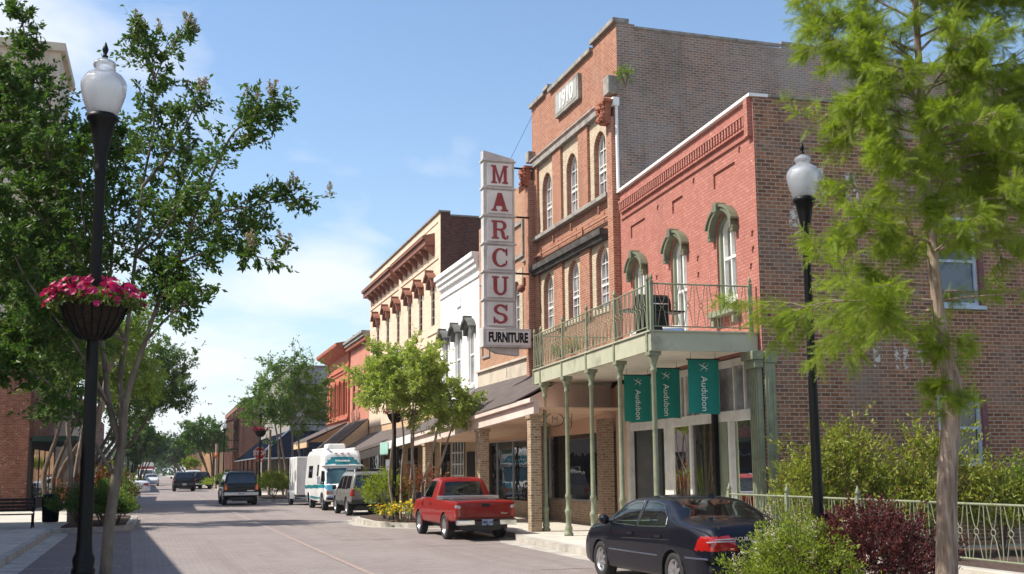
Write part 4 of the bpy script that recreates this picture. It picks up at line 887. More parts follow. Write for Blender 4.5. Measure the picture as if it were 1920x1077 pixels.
for k, ch in enumerate('MARCUS'):
    z = ztop-hh*(k+.5); mb = MB()
    mb.box(sx0+.13,SY-.035,z-hh/2+.09,sx1-.10,SY-.002,z+hh/2-.09); f = mb.build('letter_panel', fm_, SG)
    g = MB(); w_, h_ = .62, .66; cx0 = (sx0+.13+sx1-.10)/2
    for poly in GL[ch]: g.prism([(cx0+(a-.5)*w_, z+(c-.5)*h_) for a,c in poly], SY-.055-.0015*len(g.f)/60, SY-.036)
    g.build('letter', lm, f)
t = MB(); t.box(10.35,SY-.15,6.07,12.11,SY+th+.06,6.73); fp = t.build('furniture_box', bm_, SG, bevel=.02)
MB().box(10.47,SY-.16,6.15,12.05,SY-.151,6.65).build('furniture_face', fm_, fp)
text_obj('furniture_lettering', 'FURNITURE', M['dark'], .46, fp, Matrix(((1,0,0,11.26),(0,0,-1,SY-.165),(0,1,0,6.40),(0,0,0,1))), .004, .60, .021)
mb = MB(); mb.prism([(10.55,6.07),(11.7,6.07),(11.7,5.80),(10.9,5.88)], SY-.02, SY+th-.02); mb.build('lower_fin', bm_, SG)
mb = MB()
for z in (12.6,10.8,8.75): mb.tube([(sx1,SY+.15,z),(12.45,SY+.15,z)], .035, 8)
mb.tube([(sx1-.1,SY+.15,12.9),(12.42,SY-.2,14.9)], .008, 4); mb.tube([(12.1,SY+.1,6.4),(12.45,SY+.1,6.4)], .05); mb.build('bracket', M['black_iron'], SG)

# ---------------------------------------------------------------- beyond the cross street
b = thing('corner_building', 'blue grey sided building beyond the cross street with a dark navy awning', 'building', (11.0,104.6,0), RRZ)
mb = MB(); wall(mb, [(0,.15),(0,11.6),(34,11.6),(34,.15)], [], 0, 0); mb.build('facade_wall', M['stone'], b)
mb = MB(); mb.add([(0,0,.15),(0,-26,.15),(0,-26,11.6),(0,0,11.6)], [(0,1,2,3)]); mb.build('side_wall', M['bluegrey'], b)
f = MB(); f.box(-.02,-2.5,7.2,-.06,-3.8,10.0); o = f.build('window', M['darkwood'], b); g = MB(); [g.box(-.065,-3.7,7.3+k*.45,-.09,-2.6,7.6+k*.45) for k in range(6)]; g.build('louvre', M['stone'], o)
mb = MB(); mb.box(-.2,-26,11.6,34,.2,11.75); mb.build('coping', M['stone'], b); mb = MB(); mb.box(-.02,-25,6.1,-.05,0,6.2); mb.build('cable', M['dark'], b)
navy = plain('navy_canvas', (.006,.009,.018), 1., spec=0)
a = thing('canvas_awning', 'big dark navy sloping awning round the corner building beyond the cross street', 'awning', (11.0,104.6,0), RRZ)
mb = MB(); mb.add([(-2.8,3.2,3.0),(30,3.2,3.0),(30,0,5.6),(0,0,5.6),(-2.8,-20,3.0),(0,-20,5.6)], [(0,1,2,3),(0,3,5,4)]); s = mb.build('canvas', navy, a); mb = MB(); mb.tube([(-2.8,3.2,3.02),(0.02,.02,5.64)], .09); mb.tube([(-2.8,3.2,3.0),(30,3.2,3.0)], .05); mb.tube([(-2.8,3.2,3.0),(-2.8,-20,3.0)], .05); mb.build('edge_trim', M['alu'], a)
mb = MB(); mb.box(-.1,-20,.15,-.02,.05,2.95); mb.box(0,.02,.15,30,.06,2.95); mb.build('dark_shopfront', M['darkwood'], b)
for k in range(5): MB().tube([(.4+k*6,2.9,.15),(.4+k*6,2.9,3.0)], .07, 8).build('post', M['black_iron'], a)
def farbuilding(label, x, y0, L_, H_, mt, n, zw=(4.5,7), gable=0):
    b = thing('brick_building', label, 'building', (x,y0,0), RRZ)
    mb = MB(); mb.box(0,-16,.1,L_,0,H_)
    if gable: mb.prism([(0,H_),(-16,H_),(-8,H_+gable)][::1] and [(-16,H_),(0,H_),(-5,H_+gable)], 0, L_, axis='X')
    mb.build('walls', BR[mt] if mt in BR else M[mt], b)
    mb = MB()
    for k in range(n+1): u = L_*k/n; mb.box(u-.25,.001,.15,u+.25,.35,H_-.6)
    mb.box(-.1,.001,H_-.5,L_+.1,.45,H_+.05); mb.build('brick_pier', BR[mt] if mt in BR else M[mt], b)
    for k in range(n):
        u = L_*(k+.5)/n; f = MB(); f.box(u-.7,.002,zw[0],u+.7,.06,zw[1]); o = f.build('window', M['offwhite'], b); MB().box(u-.6,.061,zw[0]+.1,u+.6,.07,zw[1]-.1).build('pane', M['pane_dark'], o); 
        if zw[0] > 4: MB().box(u-1.0,.003,.6,u+1.0,.05,3.2).build('shop_window', M['shop_dark'], b)
    return b
x_ = 8.9
b = farbuilding('long red brick building with brick piers and a steep dark roof beyond the corner building', x_, 139, 34, 10.2, 'farbrick', 9)
mb = MB(); mb.add([(-.3,.5,10.2),(34.3,.5,10.2),(34.3,-6,13.4),(-.3,-6,13.4),(-.3,-16,10.2),(34.3,-16,10.2)], [(0,1,2,3),(3,2,5,4),(0,3,4)]); mb.build('dark_roof', M['shingle'], b); mb = MB(); mb.box(.4,-5,12.4,1.5,-4,14.2); mb.box(.3,-5.1,14.2,1.6,-3.9,14.4); mb.build('chimney', BR['farbrick'], b)
# iron gallery at the near end of that building
g2 = thing('iron_gallery', 'small dark iron upper gallery on the far red brick building', 'balcony', (x_,139,0), RRZ)
mb = MB(); mb.box(.1,.4,4.4,13,2.8,4.6); mb.build('deck', M['darkwood'], g2); mb = MB()
for k in range(14): mb.tube([(.2+k*.97,2.75,4.6),(.2+k*.97,2.75,5.6)], .04, 5)
mb.tube([(.2,2.75,5.6),(13,2.75,5.6)], .05, 5); mb.tube([(.2,.4,5.6),(.2,2.75,5.6)], .05, 5); mb.build('railing', M['black_iron'], g2)
for k in range(4): MB().tube([(.3+k*4,2.7,.15),(.3+k*4,2.7,7.4)], .08, 6).build('post', M['black_iron'], g2)
mb = MB(); mb.add([(0,.4,8.6),(13,.4,8.6),(13,3.0,7.4),(0,3.0,7.4)], [(0,1,2,3)]); mb.build('roof_sheet', M['shingle'], g2)
farbuilding('low tan fronted shops in the far right distance', 7.6, 180, 60, 8, 'tan', 12, (4.6,6.6)); farbuilding('far pale brick row at the end of the right hand pavement', 6.0, 250, 90, 9, 'dull', 12, (4.6,6.6))
# ---------------------------------------------------------------- left side of the street
b = thing('brick_building', 'weathered red brick end wall of a corner shop at the left edge', 'building', (-6.15,56,0), RRZ)
mb = MB(); mb.add([(0,0,.1),(0,20,.1),(0,20,9.0),(0,0,9.0)], [(0,1,2,3)]); mb.add([(0,0,.1),(12,0,.1),(12,0,9.0),(0,0,9.0)], [(0,1,2,3)]); mb.build('walls', BR['leftred'], b)
mb = MB(); mb.box(-.1,-.1,9,12,20,9.2); mb.build('coping', M['stone'], b)
mb = MB(); mb.box(-.05,-.001,.15,12,-.12,3.4); mb.build('shopfront', M['darkwood'], b); mb = MB(); [mb.box(1+k*2.6,-.13,.7,3+k*2.6,-.15,3.0) for k in range(4)]; mb.build('shop_window', M['shop_dark'], b)
a = thing('shop_awning', 'dark green awning over the left hand shop doorway', 'awning', (-6.15,56,0), RRZ)
mb = MB(); mb.box(-.2,-2.1,3.35,12,-.16,3.6); mb.build('roof_sheet', plain('bottle_green', (.015,.04,.03), .8), a)
for k in range(4): MB().box(.3+k*3.7,-1.95,.15,.45+k*3.7,-1.8,3.34).build('post', M['darkwood'], a)
b = thing('office_tower', 'tall beige stone block with small windows behind the tree at the left edge', 'building', (-7.0,70,0), RRZ)
mb = MB(); mb.box(0,0,0,7,24,27.6); mb.build('walls', M['beige'], b); mb = MB(); mb.box(-.3,-.3,27.6,7.3,24.3,28.1); mb.build('cornice', M['beige'], b)
for k in range(6):
    for j in range(5):
        f = MB(); f.box(-.04,1.3+j*2.6,4.3+k*4.0,-.001,2.2+j*2.6,6.0+k*4.0); o = f.build('window', M['white'], b); g = MB(); g.box(-.05,1.38+j*2.6,4.38+k*4,-.041,1.72+j*2.6,5.92+k*4); g.box(-.05,1.78+j*2.6,4.38+k*4,-.041,2.12+j*2.6,5.92+k*4); g.build('pane', M['pane_dark'], o)
b = thing('shop_building', 'long low buff shop row on the left behind the trees', 'building', (-5.9,76.5,0), RRZ)
mb = MB(); mb.box(0,0,.1,13,14,6.5); mb.build('walls', M['beige'], b); mb = MB(); mb.box(.5,-.05,.5,12.5,-.01,3); mb.build('shop_window', M['shop_dark'], b)
b = thing('brick_building', 'far left red brick row beyond the cross street', 'building', (-7.4,106,0), R(91))
mb = MB(); mb.box(0,0,.1,60,14,8.5); mb.build('walls', BR['farbrick'], b); mb = MB(); [mb.box(1+k*4,-.05,.6,4+k*4,-.01,3.0) for k in range(14)]; mb.build('shop_window', M['shop_dark'], b)
a = thing('shop_awning', 'white fronted awning of the far left brick row', 'awning', (-7.4,106,0), R(91)); mb = MB(); mb.box(0,-2.2,3.2,30,-.06,3.5); mb.build('roof_sheet', M['white'], a); [MB().box(k*6+.1,-2.1,.15,k*6+.25,-1.95,3.19).build('post', M['darkwood'], a) for k in range(5)]
# shops behind the photographer's left (out of frame, they throw the shade on the parking bay)
b = thing('shop_building', 'plain two storey shop row along the near left pavement', 'building', (-5.83,6,0), R(93.3))
mb = MB(); mb.box(0,0,.1,37.5,12,8.7); mb.build('walls', BR['leftred'], b)
# ================================================================ street furniture
def lamp(name, label, loc, rz=0, scale=1, group='black street lamps with clear acorn globes', outlet=False):
    t = thing(name, label, 'street lamp', loc, rz, group, scale)
    p = MB(); p.lathe([(0.0, 0), (0.176, 0), (0.176, 0.05), (0.161, 0.07), (0.161, 0.3), (0.128, 0.36), (0.112, 0.42), (0.088, 0.5), (0.079, 0.95), (0.086, 1.0), (0.101, 1.02), (0.101, 1.05), (0.086, 1.07), (0.094, 1.12), (0.094, 1.15), (0.071, 1.2), (0.066, 1.3)], n=20)
    for k in range(10):
        a = 2*PI*k/10; p.tube([(.10*math.cos(a),.10*math.sin(a),.44),(.082*math.cos(a),.082*math.sin(a),.98)], .012, 5)
    p.build('base', M['black_iron'], t)
    MB().lathe([(.064,1.29),(.055,2.6),(.045,4.60),(.049,4.62),(.058,4.65),(.049,4.68),(.050,4.72)], n=20).build('pole', M['black_iron'], t)
    MB().lathe([(.050,4.72),(.056,4.80),(.088,4.98),(.108,5.10),(.14,5.13),(.14,5.17),(.11,5.19),(.085,5.20),(.07,5.25),(0,5.25)], n=24).build('collar', M['black_iron'], t)
    G = MB(); G.lathe([(0.129,5.180),(0.140,5.211),(0.169,5.289),(0.194,5.375),(0.203,5.446),(0.203,5.481),(0.192,5.516),(0.158,5.563),(0.109,5.594),(0.085,5.610),(0.078,5.626),(0.096,5.641),(0.102,5.665),(0.093,5.692),(0.060,5.712),(0.033,5.723),(0.022,5.735)], n=32)
    G.build('globe', M['globe'], t)
    G = MB(); G.lathe([(0.096,5.196),(0.125,5.274),(0.150,5.368),(0.161,5.446),(0.156,5.485),(0.120,5.532),(0.065,5.563),(0.000,5.567)], n=24); G.build('diffuser', M['diffuser'], t)
    MB().lathe([(.02,5.73),(.03,5.75),(.012,5.765),(.022,5.79),(.029,5.815),(.020,5.845),(.006,5.885),(0,5.89)], n=12).build('finial', M['black_iron'], t)
    if outlet: b = MB(); b.box(.07,-.05,1.2,.16,.03,1.33); b.build('outlet_box', M['black_iron'], t, bevel=.008)
    return t
def ribmat():
    q, t = newmat('ribbed_clear_globe'); N = NT(t)
    s = N.n('ShaderNodeSeparateXYZ', {0:N.obj()}); a = N.math('ARCTAN2', s.outputs[1], s.outputs[0])
    rib = N.math('ADD', N.math('SINE', N.math('MULTIPLY', a, 60)), N.math('MULTIPLY', N.math('SINE', N.math('MULTIPLY', s.outputs[2], 120)), .4))
    bp = N.n('ShaderNodeBump', {'Strength':.25,'Distance':.004,'Height':rib}).outputs[0]
    g = N.n('ShaderNodeBsdfGlossy', {0:(1,1,1),1:.06,'Normal':bp}); tr = N.n('ShaderNodeBsdfTransparent', {0:(.95,.96,.98)}); d = N.n('ShaderNodeBsdfTranslucent', {0:(.97,.98,1.),'Normal':bp}); dd = N.n('ShaderNodeBsdfDiffuse', {0:(.92,.93,.95)})
    fr = N.n('ShaderNodeFresnel', {0:1.6,'Normal':bp}).outputs[0]
    mm = N.n('ShaderNodeMixShader', {0:.35,1:d.outputs[0],2:dd.outputs[0]}).outputs[0]
    m1 = N.n('ShaderNodeMixShader', {0:.40,1:tr.outputs[0],2:mm}).outputs[0]
    N.out(N.n('ShaderNodeMixShader', {0:N.math('MULTIPLY', fr, 1.0, 0, True),1:m1,2:g.outputs[0]}).outputs[0]); return q
def frostmat():
    q, t = newmat('frosted_glass'); N = NT(t)
    N.out(N.n('ShaderNodeMixShader', {0:.6,1:N.bsdf(Base_Color=(.9,.91,.92), Roughness=.3).outputs[0],2:N.n('ShaderNodeBsdfTranslucent', {0:(.97,.98,1.)}).outputs[0]}).outputs[0]); return q
M['globe'] = ribmat(); M['diffuser'] = frostmat()
lamp('street_lamp', 'black street lamp at the left with a pink petunia basket hung on its pole', (-.66,10.48,0))
lamp('street_lamp', 'black street lamp standing in the shrubs in front of the salmon building side wall', (7.43,11.5,0), R(-20), outlet=True)
lamp('street_lamp', 'black street lamp rising through the pale green crape myrtle beside the brown canopy', (7.55,37.6,.15), R(200), 1.05)
lamp('street_lamp', 'black street lamp with a flower basket just above the stop sign', (6.05,76,.15), 0, 1.08)
lamp('street_lamp', 'small distant black street lamp in front of the far brick building', (5.35,110,.15), 0, 1.12)
# hanging baskets
def basket(label, loc, rz, seed, scale=1, nl=900, nf=330):
    t = thing('flower_basket', label, 'flower basket', loc, rz, 'pink petunia baskets on the lamp poles', scale)
    prof = [(.0,-.30),(.09,-.30),(.14,-.27),(.19,-.20),(.24,-.11),(.27,-.02),(.28,.0)]
    b = MB(); b.lathe(prof, n=32); b.lathe([(.28,0),(.26,-.01),(0,-.02)], n=32); b.build('coir_bowl', bark('coir', (.018,.012,.009), (.05,.032,.022), 14, 3), t)
    b = MB()
    for k in range(20):
        a = 2*PI*k/20; b.tube([((r_+.012)*math.cos(a),(r_+.012)*math.sin(a),z) for r_, z in prof[1:]], .007, 5)
    b.tube([(.295*math.cos(2*PI*k/30),.295*math.sin(2*PI*k/30),.0) for k in range(31)], .011, 6); b.build('wire_frame', M['black_iron'], t)
    rg = np.random.default_rng(seed)
    a = rg.uniform(0,2*PI,nl); r_ = .40*np.sqrt(rg.uniform(0,1,nl)); z = .10*rg.uniform(-.3,1.3,nl)*(1-r_*1.2)-.35*np.maximum(0,r_-.3)+.03
    C = np.stack([r_*np.cos(a), r_*np.sin(a), z],1); leaves('foliage', C, .05, MATS['petunia_leaf'], t, rg, wr=.5)
    a = rg.uniform(0,2*PI,nf); r_ = .44*np.sqrt(rg.uniform(.05,1,nf)); z = .17*rg.uniform(.1,1.2,nf)**1.5*(1-r_)-.42*np.maximum(0,r_-.30)*rg.uniform(.0,1.8,nf)+.05
    C = np.stack([r_*np.cos(a), r_*np.sin(a), z],1); D = np.stack([np.cos(a)*r_*2, np.sin(a)*r_*2, rg.uniform(.2,1,nf)],1); flowers('petunias', C, D, .035, MATS['petunia'], t, rg)
    MB().tube([(0,0,.0),(0,0,-.05)], .1, 10).build('pole_clamp', M['black_iron'], t)
    return t
# ---------------------------------------------------------------- vegetation tools
def _frames(D, rg):
    D = D/np.maximum(1e-6, np.linalg.norm(D,axis=1,keepdims=True)); A = rg.normal(size=D.shape); W = np.cross(D, A); W /= np.maximum(1e-6, np.linalg.norm(W,axis=1,keepdims=True)); return D, W, np.cross(D, W)
def leaves(name, C, size, mt, parent, rg, D=None, wr=.45, droop=.25, upb=0, kind=None):
    """one rhombic folded leaf per point: C (n,3) base positions, D preferred direction"""
    n = len(C); Rn = rg.normal(size=(n,3))
    D = Rn if D is None else D/np.maximum(1e-6,np.linalg.norm(D,axis=1,keepdims=True))*1.1+Rn*.75
    D[:,2] -= droop; D, W, Nn = _frames(D, rg)
    if upb:                                            # turn blades to face up
        W[:,2] *= (1-upb); W /= np.linalg.norm(W,axis=1,keepdims=True); Nn = np.cross(D, W); s = np.sign(Nn[:,2:3]); s[s==0] = 1; Nn *= s
    L = size*rg.uniform(.65,1.25,(n,1)); w = L*wr
    P0 = C; P1 = C+D*L*.5+W*w*.5+Nn*L*.06; P2 = C+D*L-Nn*L*.1; P3 = C+D*L*.5-W*w*.5+Nn*L*.06
    V = np.stack([P0,P1,P2,P3],1).reshape(-1,3); F = np.arange(4*n).reshape(n,4)
    return npmesh(name, V, F, mt, parent)
def flowers(name, C, D, size, mt, parent, rg):
    n = len(C); D, W, Nn = _frames(D+rg.normal(size=D.shape)*.4, rg); V = []; k = 6
    for j in range(k):
        a = 2*PI*j/k; r_ = size*rg.uniform(.8,1.2,(n,1)); V.append(C+W*r_*math.cos(a)+Nn*r_*math.sin(a)+D*size*.35)
    V = np.stack([C]+V,1); m_ = k+1; V = V.reshape(-1,3)
    F = np.stack([np.stack([np.arange(n)*m_, np.arange(n)*m_+1+j, np.arange(n)*m_+1+(j+1)%k],1) for j in range(k)],1).reshape(-1,3)
    return npmesh(name, V, F, mt, parent)
def curve_pts(P, n):
    """smooth interpolation through control points"""
    P = np.asarray(P, float); k = len(P); out = []
    Q = np.vstack([2*P[0]-P[1], P, 2*P[-1]-P[-2]])
    for i in range(k-1):
        p0,p1,p2,p3 = Q[i],Q[i+1],Q[i+2],Q[i+3]
        for t in np.linspace(0,1,n,endpoint=False): out.append(.5*((2*p1)+(-p0+p2)*t+(2*p0-5*p1+4*p2-p3)*t*t+(-p0+3*p1-3*p2+p3)*t**3))
    out.append(P[-1]); return np.array(out)
class Tree:
    def __init__(s, seed): s.rg = np.random.default_rng(seed); s.wood = MB(); s.twig = MB(); s.C = []; s.D = []
    def limb(s, P, r0, r1, n=6, mb=None, seg=7):
        Q = curve_pts(P, n); k = len(Q); (mb or s.wood).tube([tuple(q) for q in Q], [r0+(r1-r0)*(i/(k-1))**.8 for i in range(k)], seg); return Q
    def spray(s, p, d, L, nl, r_=.006, spread=.12, wood=True):
        """a leafy twig from p in direction d"""
        rg = s.rg; d = d/np.linalg.norm(d); sag = np.array([0,0,-.12*L]); b = rg.normal(size=3)*.15*L
        Q = np.array([p, p+d*L*.5+b*.5-sag*.2, p+d*L+b+sag])
        if wood: s.twig.tube([tuple(q) for q in Q], [r_, r_*.7, r_*.35], 3, cap=False)
        t = rg.uniform(.1,1.05,nl); X = Q[0]*(1-t[:,None])**2+2*Q[1]*(t*(1-t))[:,None]+Q[2]*(t**2)[:,None]
        s.C.append(X+rg.normal(size=(nl,3))*spread*L*.25); s.D.append(np.tile(d,(nl,1)))
    def clothe(s, Q, t0, n, L, nl, r_=.006, up=.3, spread=.25, sub=2):
        """side twigs along the limb polyline Q from fraction t0 outward"""
        rg = s.rg; k = len(Q)
        for i in range(n):
            t = t0+(1-t0)*(i+rg.uniform(0,1))/n; x = t*(k-1); j = min(int(x),k-2); p = Q[j]+(Q[j+1]-Q[j])*(x-j); ax = Q[j+1]-Q[j]; ax = ax/np.linalg.norm(ax)
            d = rg.normal(size=3); d -= ax*d.dot(ax)*.9; d /= np.linalg.norm(d); d = d+ax*.7+np.array([0,0,up]); LL = L*rg.uniform(.5,1.2)*(1.1-.5*t)
            s.spray(p, d, LL, nl, r_, spread)
            for q in range(sub):
                dd = d/np.linalg.norm(d)+rg.normal(size=3)*.55; s.spray(p+d/np.linalg.norm(d)*LL*rg.uniform(.3,.8), dd, LL*.6, max(3,int(nl*.6)), r_*.6, spread)
    def finish(s, root, wood_m, leaf_m, size, wr=.45, droop=.25, upb=0, extra=None):
        tr = s.wood.build('trunk', wood_m, root, recalc=False)
        if s.twig.v: s.twig.build('twigs', wood_m, root, recalc=False)
        C = np.vstack(s.C); D = np.vstack(s.D); return leaves('crown', C, size, leaf_m, root, s.rg, D, wr, droop, upb)
leafmat('petunia_leaf', (.05,.085,.02), (.14,.19,.04)); leafmat('petunia', (.26,.003,.05), (.45,.01,.11), None, .25)
basket('basket of magenta petunias hung round the near left lamp pole', (-.66,10.42,3.38), 0, 4, 1.0, 3200, 300)
basket('basket of pink petunias on the lamp inside the pale green tree', (7.55,37.5,3.80), 0, 5, 1.0, 300, 150)
basket('basket of pink petunias just above the green street name sign', (6.05,75.9,4.55), 0, 6, 1.35, 300, 200)

# ---------------------------------------------------------------- stop sign and street name blades
t = thing('stop_sign', 'red octagonal STOP sign with a small red all way plate on a steel post', 'sign', (6.12,77,.15))
s_ = 1.0
MB().tube([(0,.03,0),(0,.03,3.5)], .035, 8).build('post', M['alu'], t)
def octo(r_): return [(r_*math.cos(R(22.5+45*i)), 2.92+r_*math.sin(R(22.5+45*i))) for i in range(8)]
sr = plain('sign_red', (.55,.03,.02), .45, var=.04); MB().prism(octo(.45), -.012, 0).build('border', M['white'], t); MB().prism(octo(.42), -.018, -.013).build('plate', sr, t)
FR = lambda x, y, z: Matrix(((1,0,0,x),(0,0,-1,y),(0,1,0,z),(0,0,0,1)))
text_obj('lettering', 'STOP', M['white'], .40, t, FR(0,-.024,2.915), .003, .80, .018)
p = MB().box(-.26,-.016,2.33,.26,0,2.46).build('small_plate', sr, t); text_obj('lettering', '4-WAY', M['white'], .12, t, FR(0,-.02,2.395), .002, 1, .003)
t = thing('street_name_sign', 'green street name blades reading CLAY ST mounted above the stop sign', 'sign', (6.12,77,3.66))
gg = plain('sign_green', (.0,.13,.07), .5, var=.05); MB().box(.05,-.02,.0,1.25,0,.30).build('name_blade', gg, t, bevel=.01)
text_obj('lettering', 'CLAY', M['white'], .28, t, FR(.52,-.024,.15), .002, 1.0, .008); text_obj('lettering', 'ST', M['white'], .15, t, FR(1.07,-.024,.19), .002)
MB().box(-.02,-.5,.32,.02,.5,.6).build('cross_blade', gg, t)
t = thing('utility_post', 'weathered timber post with an orange band behind the dark utility vehicle', 'post', (4.75,112,.15)); MB().tube([(0,0,0),(0,0,4.4)], .13, 8).build('timber', plain('weathered_wood', (.35,.25,.17), .9), t); MB().lathe([(.135,3.0),(.14,3.0),(.14,3.5),(.135,3.5)], n=8).build('orange_band', plain('orange_band', (.6,.15,.03), .7), t)
t = thing('utility_post', 'pale bare timber post right of the stop sign', 'post', (7.0,79.5,.15)); MB().tube([(0,0,0),(0,0,4.6)], .10, 8).build('timber', bark('pale_post', (.25,.21,.17), (.38,.33,.27)), t)

# ---------------------------------------------------------------- railing fence before the pocket garden
t = thing('iron_fence', 'sage green iron railing fence with looped balusters on a low concrete curb by the cypress', 'fence', (10.55,0,0), 0)
FY = [19.4,17.3,15.2,13.1,11.0,8.9,6.8]
MB().box(-.12,5,.15,.12,19.6,.50).build('kerb_wall', M['concrete'], t, bevel=.015)
for i, y in enumerate(FY):
    c = MB(); c.box(-.035,y-.035,.5,.035,y+.035,1.42); c.lathe([(0,1.42),(.03,1.43),(.045,1.47),(.02,1.52),(.008,1.57),(0,1.58)], (0,y,0), 10); c.build('post', M['green_iron'], t)
for i in range(len(FY)-1): railing('railing', (0,FY[i],0), (0,FY[i+1],0), t, 13, .62, 1.36, M['green_iron'])
# ---------------------------------------------------------------- left pavement pieces
t = thing('park_bench', 'dark cast iron bench on the shaded left pavement', 'bench', (-4.7,38.3,.15), R(0))
b = MB(); [b.box(-.75,-.25+k*.1,.42,.75,-.17+k*.1,.45) for k in range(5)]; b.build('seat', M['darkwood'], t)
b = MB(); [b.box(-.75,.24+k*.02,.52+k*.11,.75,.27+k*.02,.60+k*.11) for k in range(4)]; b.build('backrest', M['darkwood'], t)
for s in (-1,1):
    b = MB(); x = s*.72; b.tube([(x,-.3,0),(x,-.2,.2),(x,-.25,.42),(x,.2,.42),(x,.3,.95)], .025, 6); b.tube([(x,.3,0),(x,.18,.2),(x,.2,.42)], .025, 6); b.tube([(x,.27,.66),(x,.0,.70),(x,-.24,.66),(x,-.3,.58),(x,-.24,.52),(x,-.18,.56)], .02, 6); b.build('leg', M['black_iron'], t)
t = thing('litter_bin', 'dark slatted litter bin beside the left planting bed', 'bin', (-3.75,41.5,.15))
b = MB(); b.lathe([(0,.04),(.24,.04),(.27,.9),(.30,.92),(.30,.98),(.22,1.02),(.17,1.0)], n=18); b.build('body', M['black_iron'], t); b = MB(); [b.tube([(.255*math.cos(a),.255*math.sin(a),.06),(.285*math.cos(a),.285*math.sin(a),.9)], .014, 4) for a in np.linspace(0,2*PI,20)]; b.build('slats', M['black_iron'], t)
yel = plain('yellow_post_paint', (.65,.38,.02), .6)
for k, (x, y, lab) in enumerate([(-7.35,64,'yellow bollard nearer the planting bed, right of the white flower pot'),(-7.9,62.5,'yellow bollard between the orange post and the white flower pot')]):
    t = thing('bollard', lab, 'bollard', (x,y,.15), 0, 'yellow bollards by the left brick wall'); MB().lathe([(0,0),(.12,0),(.12,.95),(.09,1.04),(0,1.07)], n=14).build('pipe', yel, t); MB().lathe([(.15,0),(.15,.06),(.12,.07)], n=14).build('foot', M['concrete'], t)
t = thing('warning_post', 'orange plastic warning post at the left edge', 'post', (-8.05,62.3,.15)); MB().lathe([(.2,0),(.2,.06),(.09,.08),(.07,1.2),(0,1.22)], n=12).build('tube', plain('orange_plastic', (.7,.14,.03), .5), t); MB().lathe([(.085,.8),(.085,.95)], n=12).build('white_band', M['white'], t)
t = thing('flower_pot', 'white pot holding a leaning pale pole beside the bollards', 'pot', (-7.65,63,.15)); MB().lathe([(0,0),(.18,0),(.26,.45),(.22,.47),(0,.40)], n=16).build('pot', M['white'], t); MB().tube([(0,0,.3),(.25,0,2.6)], .04, 6).build('pole', M['stone'], t)
t = thing('parking_meter', 'thin black post behind the lower left planting bed', 'post', (-2.2,50,.15)); MB().tube([(0,0,0),(0,0,1.1)], .03, 6).build('post', M['black_iron'], t); MB().lathe([(0,1.1),(.08,1.1),(.1,1.3),(.05,1.42),(0,1.44)], n=10).build('head', M['black_iron'], t)
# ================================================================ trees and shrubs
lf_dark = leafmat('myrtle_leaf', (.028,.062,.010), (.085,.165,.025), (.20,.12,.03), .36)
lf_mid = leafmat('street_tree_leaf', (.045,.095,.018), (.11,.20,.035), None, .35)
lf_lime = leafmat('lime_leaf', (.09,.16,.015), (.22,.31,.04), None, .42)
lf_pale = leafmat('pale_green_leaf', (.19,.26,.045), (.42,.50,.11), None, .38)
lf_far = leafmat('far_leaf', (.035,.075,.03), (.075,.13,.045), None, .3)
lf_shr = leafmat('yellow_green_leaf', (.11,.145,.015), (.29,.32,.045), (.30,.11,.04), .35)
lf_nan = leafmat('bright_shrub_leaf', (.09,.145,.012), (.28,.35,.03), None, .38)
lf_red = leafmat('maroon_leaf', (.035,.008,.010), (.13,.025,.028), (.28,.07,.05), .25)
lf_rust = leafmat('rust_tip_leaf', (.09,.07,.02), (.30,.08,.035), None, .3)
lf_sage = leafmat('sage_leaf', (.09,.14,.06), (.17,.23,.11), None, .3)
lf_cyp = leafmat('cypress_needle', (.085,.15,.010), (.27,.35,.03), (.50,.40,.07), .48)
bk_pale = bark('smooth_pale_bark', (.21,.165,.125), (.36,.295,.235), 7, .3); bk_dark = bark('brown_bark', (.07,.05,.035), (.16,.12,.085), 9); bk_cyp = bark('cypress_bark', (.15,.10,.07), (.40,.32,.25), 22, .10)
